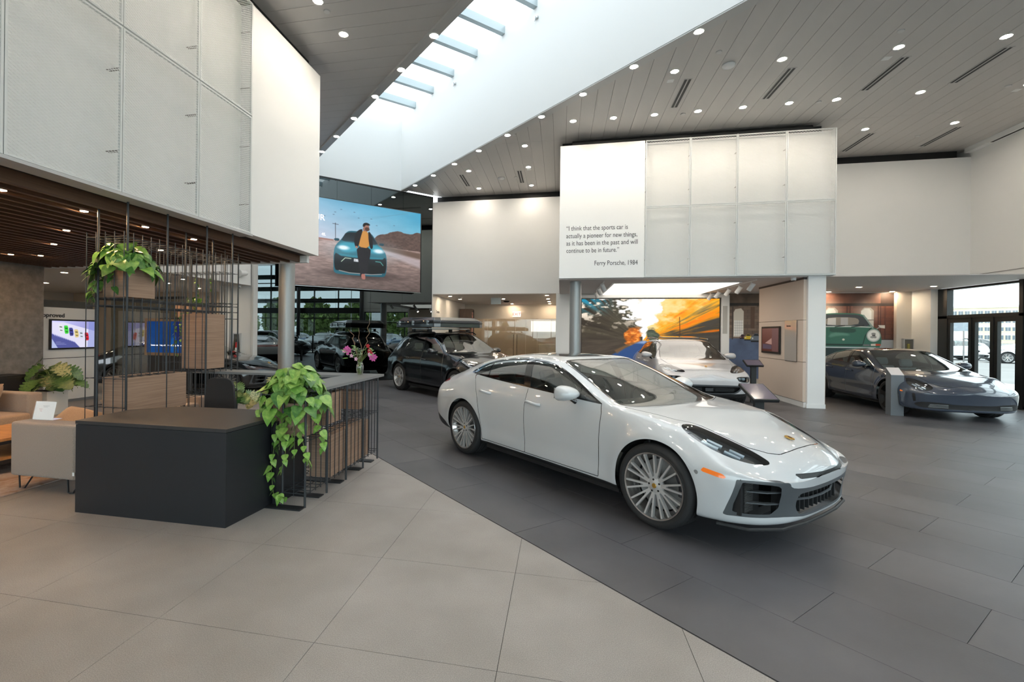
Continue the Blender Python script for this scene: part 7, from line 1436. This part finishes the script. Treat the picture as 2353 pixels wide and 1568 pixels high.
auto_smooth(MB().lathe([(0, .08), (.05, .08), (.07, .04), (.085, -.10), (.11, -.15), (.112, -.16), (0, -.16)], 24, 'y').xf(M_).build('horn', WHITE2, hn)); MB().bar((-.02, .09, 0), (-.02, .0, 0), .02, 8).build('bracket', WHITE2, hn)
fe = thing('extinguisher_cabinet', 'recessed steel cabinet on the white pier at left', 'cabinet', (-9.33, 12.36, .86)); 
for a, b, c_, d_ in ((-.12, -.09, 0, .72), (.09, .12, 0, .72), (-.09, .09, 0, .03), (-.09, .09, .69, .72)): MB().box(a, b, -.03, .04, c_, d_).build('frame', CHROME, fe)
MB().box(-.09, .09, .03, .038, .03, .69).build('back', mat('cabinet_inside', (.15, .14, .12), .5), fe)
fx = thing('fire_extinguisher', 'red fire extinguisher in the steel cabinet on the white pier', 'fire extinguisher', (-9.33, 12.355, .895)); auto_smooth(MB().lathe([(0, 0), (.045, 0), (.05, .02), (.05, .36), (.035, .41), (.015, .43), (0, .43)], 24).build('cylinder', mat('red_enamel', (.55, .02, .02), .25, coat=1.), fx)); MB().box(-.045, .03, -.015, .015, .44, .47).box(-.05, .04, -.012, .012, .49, .51).bar((0, 0, .42), (0, 0, .5), .012, 8).build('valve_handle', BPL, fx); MB().lathe([(.0505, .14), (.0512, .14), (.0512, .26), (.0505, .26)], 24, caps=False).build('label_band', WHITE2, fx); MB().tube([(.02, 0, .46), (.06, 0, .42), (.06, 0, .2)], .008, 8).build('hose', BPL, fx)
f2 = thing('extinguisher_cabinet', 'small steel cabinet with an extinguisher on the beige wall near the doors', 'cabinet', (10.23, 16.72, 1.22))
for a, b, c_, d_ in ((-.13, -.11, 0, .40), (.11, .13, 0, .40), (-.11, .11, 0, .02), (-.11, .11, .38, .40)): MB().box(a, b, -.03, .07, c_, d_).build('frame', CHROME, f2)
MB().box(-.11, .11, .0, .07, .02, .38).build('back', mat('cabinet_inside'), f2); MB().bar((.0, -.01, .03), (.0, -.01, .25), .035, 12).build('bottle', mat('olive_bottle', (.30, .26, .05), .4), f2)
# corridor furniture and signs
ex = thing('exit_sign', 'red and white lit EXIT sign over the corridor glass doors', 'sign', (-2.07, 22.86, 2.45)); MB().box(-.19, .19, 0, .04, 0, .25).build('box', mat('exit_box', (.8, .7, .65), .4, emit=(1, .80, .72), estr=.9), ex); lettering('EXIT', .19, (0, -.003, .055), -PI / 2, mat('red_sign_letters', (.7, .05, .05), .4, emit=(1, .08, .06), estr=.9), ex, 'CENTER', .004)
hs = thing('hanging_sign', 'clear square sign hanging from the corridor soffit', 'sign', (-2.5, 18.6, 2.80)); MB().box(-.20, .20, -.006, .006, 0, .25).build('plate', mat('pale_acrylic_sign', (.62, .68, .68), .15, coat=.6), hs)
sv = lettering('Service', .15, (-4.595, 17.4, 2.40), 0, INK); sv.name = 'wall_lettering'; tag(sv, 'small black word Service on the corridor side wall', 'lettering')
gd_ = thing('glass_partition', 'frosted glass wall with two tall handles at the corridor end', 'glass partition', (-2.38, 22.95, 0))
for i, x in enumerate((-2.2, -1.1, .25, .75, 1.3)):
    x2 = (-1.1, .25, .75, 1.3, 2.2)[i]; MB().box(x + .006, x2 - .006, -.006, .006, .02, 2.33).build('pane', mat_thin_glass('corridor_glass', (.86, .83, .78), .06), gd_)
for x in (.17, .33): MB().bar((x, -.05, .5), (x, -.05, 1.6), .014, 8).build('pull_handle', mat('dark_handle', (.10, .08, .07), .4), gd_)
wc = thing('tall_wooden_cabinet', 'tall dark wooden cabinet with a magazine display in the corridor', 'cabinet', (-4.2, 21.6, 0)); MB().box(-.34, .22, -.3, .3, 0, 2.75).build('carcass', mat_wood('dark_walnut_cabinet', (.06, .03, .018), (.13, .07, .04), (1, 1, .4)), wc); MB().box(.221, .23, -.22, .05, .9, 2.6).build('poster', mat('red_white_poster', (.55, .25, .22), .5, noise=(9, .6, 3)), wc); MB().box(.221, .235, .06, .29, .3, 2.7).build('magazine_rack', BLACK, wc)
wd = thing('white_counter_block', 'white reception block behind the corridor glass', 'counter', (-.55, 23.9, 0)); MB().box(-.5, .35, -.3, .3, 0, 1.1).build('body', WHITE2, wd); MB().box(-.52, .36, -.32, .32, 1.1, 1.13).build('top', mat('lit_white_top', (.9, .88, .84), .4), wd)
bn = thing('low_bench_block', 'long low cream bench behind the corridor glass', 'bench', (-2.9, 23.8, 0)); MB().box(-.7, .8, -.25, .25, 0, .55).build('body', WARMW, bn, bevel=.01)
ltg = struct(MB().box(-1.5, -.25, 24.9, 25.0, 1.75, 2.3).build('window_6', mat('bright_far_window', (.9, .95, 1), .4, emit=(.95, .98, 1), estr=.55)), 'bright window at the back of the corridor')
# glass partition on the left with dark car behind
gp = thing('lounge_glass_partition', 'tall clear glass partition behind the wire trellis', 'glass partition', (-10.2, 9.75, 0))
for i in range(3): MB().box(-.7 + i * .72, -.7 + i * .72 + .705, -.006, .006, .02, 2.4).build('pane', mat_thin_glass('smoked_partition', (.66, .68, .66), .16), gp)
MB().box(-.72, 1.46, -.02, .02, 2.4, 2.46).build('rail', BLKMET, gp)
# ================================================================== OUTSIDE AND SECONDARY CARS
def recolor(root, m, names=('body_shell', 'front_door', 'rear_door', 'hood', 'mirror_housing', 'door_handle')):
    for o in root.children:
        if o.name.split('.')[0] in names and o.data and o.material_slots: o.material_slots[0].link = 'OBJECT'; o.material_slots[0].material = m
drop = ('roof_rail', 'bar_foot', 'cross_bar')
def spawn(src, loc, rz, label, m, group=None, name=None):
    c = copy_tree(src)
    for ch in list(c.children):
        if ch.name.split('.')[0] in drop:
            for g in list(ch.children): bpy.data.objects.remove(g)
            bpy.data.objects.remove(ch)
    c.location = loc; c.rotation_euler = (0, 0, rz); c['label'] = label
    if group: c['group'] = group
    if name: c.name = name
    recolor(c, m); return c
WHT = paint('outdoor_white_paint', (.80, .82, .84), .3); SIL = paint('outdoor_silver_paint', (.40, .42, .45), .3, .4); BLU = paint('outdoor_blue_paint', (.05, .10, .20), .3); DKG = paint('outdoor_dark_paint', (.03, .035, .04), .3)
spawn(mac, (29.6, 44.5, -.06), math.radians(172), 'white utility car parked outside behind the middle glass door', WHT)
spawn(mac, (31.0, 50.5, -.06), math.radians(178), 'white utility car parked outside behind the left glass door', WHT)
spawn(mac, (31.6, 40.0, -.06), math.radians(165), 'white utility car outside whose front wheel shows through the right door', WHT)
spawn(cay, (40, 58, -.06), math.radians(170), 'dark utility car in the far row outside the doors', DKG); spawn(cay, (43, 54, -.06), math.radians(170), 'silver utility car in the far row outside the doors', SIL); spawn(cay, (37, 64, -.06), math.radians(170), 'white utility car in the far row outside the doors', WHT); spawn(cay, (46, 49, -.06), math.radians(170), 'blue utility car in the far row outside the doors', BLU)
# cars seen only mirrored in the dark glass wall
for i, (x, y, r, m_, l) in enumerate(((17.5, 9.5, 90, SIL, 'silver utility car outside the shop window'), (17.5, 6.5, 90, BLU, 'blue utility car outside the tall glazing'), (17.5, 3.6, 90, WHT, 'white utility car outside the tall glazing'), (17.5, .6, 90, DKG, 'dark utility car outside the tall glazing'), (17.5, -2.4, 90, BLU, 'second blue utility car farther along the tall glazing'))): spawn(mac, (x, y, -.06), math.radians(180), l, m_)
spawn(saloon, (-9.9, 11.35, 0), math.radians(8), 'black saloon parked behind the lounge glass partition', KPAINT)
spawn(cay, (8.0, 2.4, 0), math.radians(100), 'dark utility car by the tall glazing seen only in the mirrored wall', KPAINT)
# buildings
bl = thing('apartment_building', 'long cream apartment building across the car park', 'building', (146, 186, -.06), math.radians(-38)); CR = mat('cream_render', (.72, .64, .46), .8); CR2 = mat('pale_band', (.82, .80, .74), .8); WG = mat('far_window_glass', (.16, .19, .22), .2)
MB().box(-26, 26, -4, 6, 0, 11.6).build('wall', CR, bl); MB().box(-26.3, 26.3, -4.3, 6.3, 11.6, 12.2).build('parapet', CR2, bl); MB().box(-26.1, 26.1, -4.15, -4, 5.2, 5.6).build('band', CR2, bl)
wm = MB().box(-.55, .55, -.06, 0, 0, 1.4).build('window', WG); WM_ = wm.data; bpy.data.objects.remove(wm); fm = MB().box(-.62, .62, -.10, -.02, -.08, 0).box(-.62, .62, -.10, -.02, 1.4, 1.48).box(-.03, .03, -.09, -.06, 0, 1.4).build('window_frame', CR2); FM_ = fm.data; bpy.data.objects.remove(fm)
for zf in (1.2, 4.0, 6.6, 9.2):
    for k in range(-8, 9):
        for dx_ in (-.75, .75): w_ = share('window', WM_, bl, (k * 3.0 + dx_, -4.0, zf)); share('window_frame', FM_, w_)
gb = thing('flat_roofed_building', 'low grey and white building beyond the left glass door', 'building', (70, 112, -.06), math.radians(-30)); MB().box(-7, 7, -3, 3, 0, 3.0).build('wall', CR2, gb); MB().box(-7.1, 7.1, -3.1, 3.1, 3.0, 5.4).build('cladding', mat('grey_cladding', (.30, .34, .38), .6), gb)
def lamp_post(x, y, h, l):
    g = thing('street_lamp', l, 'street lamp', (x, y, -.06)); MB().tube([(0, 0, 0), (0, 0, h)], [.09, .05], 8).build('pole', mat('lamp_post_grey', (.25, .25, .25), .5), g); MB().box(-.9, .9, -.08, .08, h, h + .10).build('head', mat('lamp_post_grey'), g)
lamp_post(30, 38.5, 9.0, 'tall twin-headed street lamp beyond the middle glass door'); lamp_post(33, 34, 8, 'street lamp beyond the right glass door'); lamp_post(40, 4, 9, 'street lamp seen mirrored in the dark glass wall'); lamp_post(38, -6, 9, 'second street lamp mirrored in the dark glass wall')
# trees beyond the car park (seen in the mirrored wall)
TL = mat('tree_foliage', (.13, .20, .045), .8, noise=(.8, .5, 4)); TK = mat('tree_bark', (.12, .09, .06), .9)
def tree_src(seed):
    R = random.Random(seed); mb = MB()
    for k in range(620):
        a = R.uniform(0, 2 * PI); e = math.acos(R.uniform(-.8, 1)); q = R.uniform(.7, 1) ; c_ = Vector((math.cos(a) * math.sin(e) * 2.4, math.sin(a) * math.sin(e) * 2.4, 3.4 + math.cos(e) * 3.0)) * 1; c_ = Vector((c_.x * q, c_.y * q, 3.4 + (c_.z - 3.4) * q)); s_ = R.uniform(.45, .95); b1 = R.uniform(0, PI); u_ = Vector((math.cos(b1), math.sin(b1), R.uniform(-.5, .5))); v_ = Vector((-math.sin(b1) * .5, math.cos(b1) * .5, 1)).normalized()
        mb.add([c_ - u_ * s_ * .5, c_ + v_ * s_ * .4, c_ + u_ * s_ * .5, c_ - v_ * s_ * .4], [(0, 1, 2, 3)])
    return mb.build('crown', TL, fix=False).data
TC = [tree_src(1), tree_src(2)]
for o in [o for o in bpy.data.objects if o.name.startswith('crown')]: bpy.data.objects.remove(o)
kk = MB().tube([(0, 0, 0), (.05, 0, 1.5), (0, .05, 3.2)], [.18, .13, .08], 8).build('trunk', TK); TKM = kk.data; bpy.data.objects.remove(kk)
for i in range(36):
    x = 42 + (i % 3) * 6.3; y = -32 + (i // 3) * 6.2 + (i % 3) * 2
    g = thing('broadleaf_tree', 'leafy green tree in the belt beyond the car park', 'tree', (x, y, -.06), random.uniform(0, 6), 'trees beyond the car park'); s_ = random.uniform(.92, 1.0); g.scale = (s_, s_, s_ * random.uniform(.8, 1.1)); share('crown', TC[i % 2], g); share('trunk', TKM, g)
ps = thing('pylon_sign', 'white pylon sign with an orange disc seen mirrored in the dark glass', 'sign', (24, 3.2, -.06)); MB().box(-.15, .15, -.7, .7, 0, 5.6).build('panel', WHT, ps); MB().lathe([(0, -.17), (.45, -.17), (.45, -.15), (0, -.15)], 24, 'x', (0, .2, 4.4)).build('disc', mat('orange_disc', (.75, .25, .03), .4), ps)
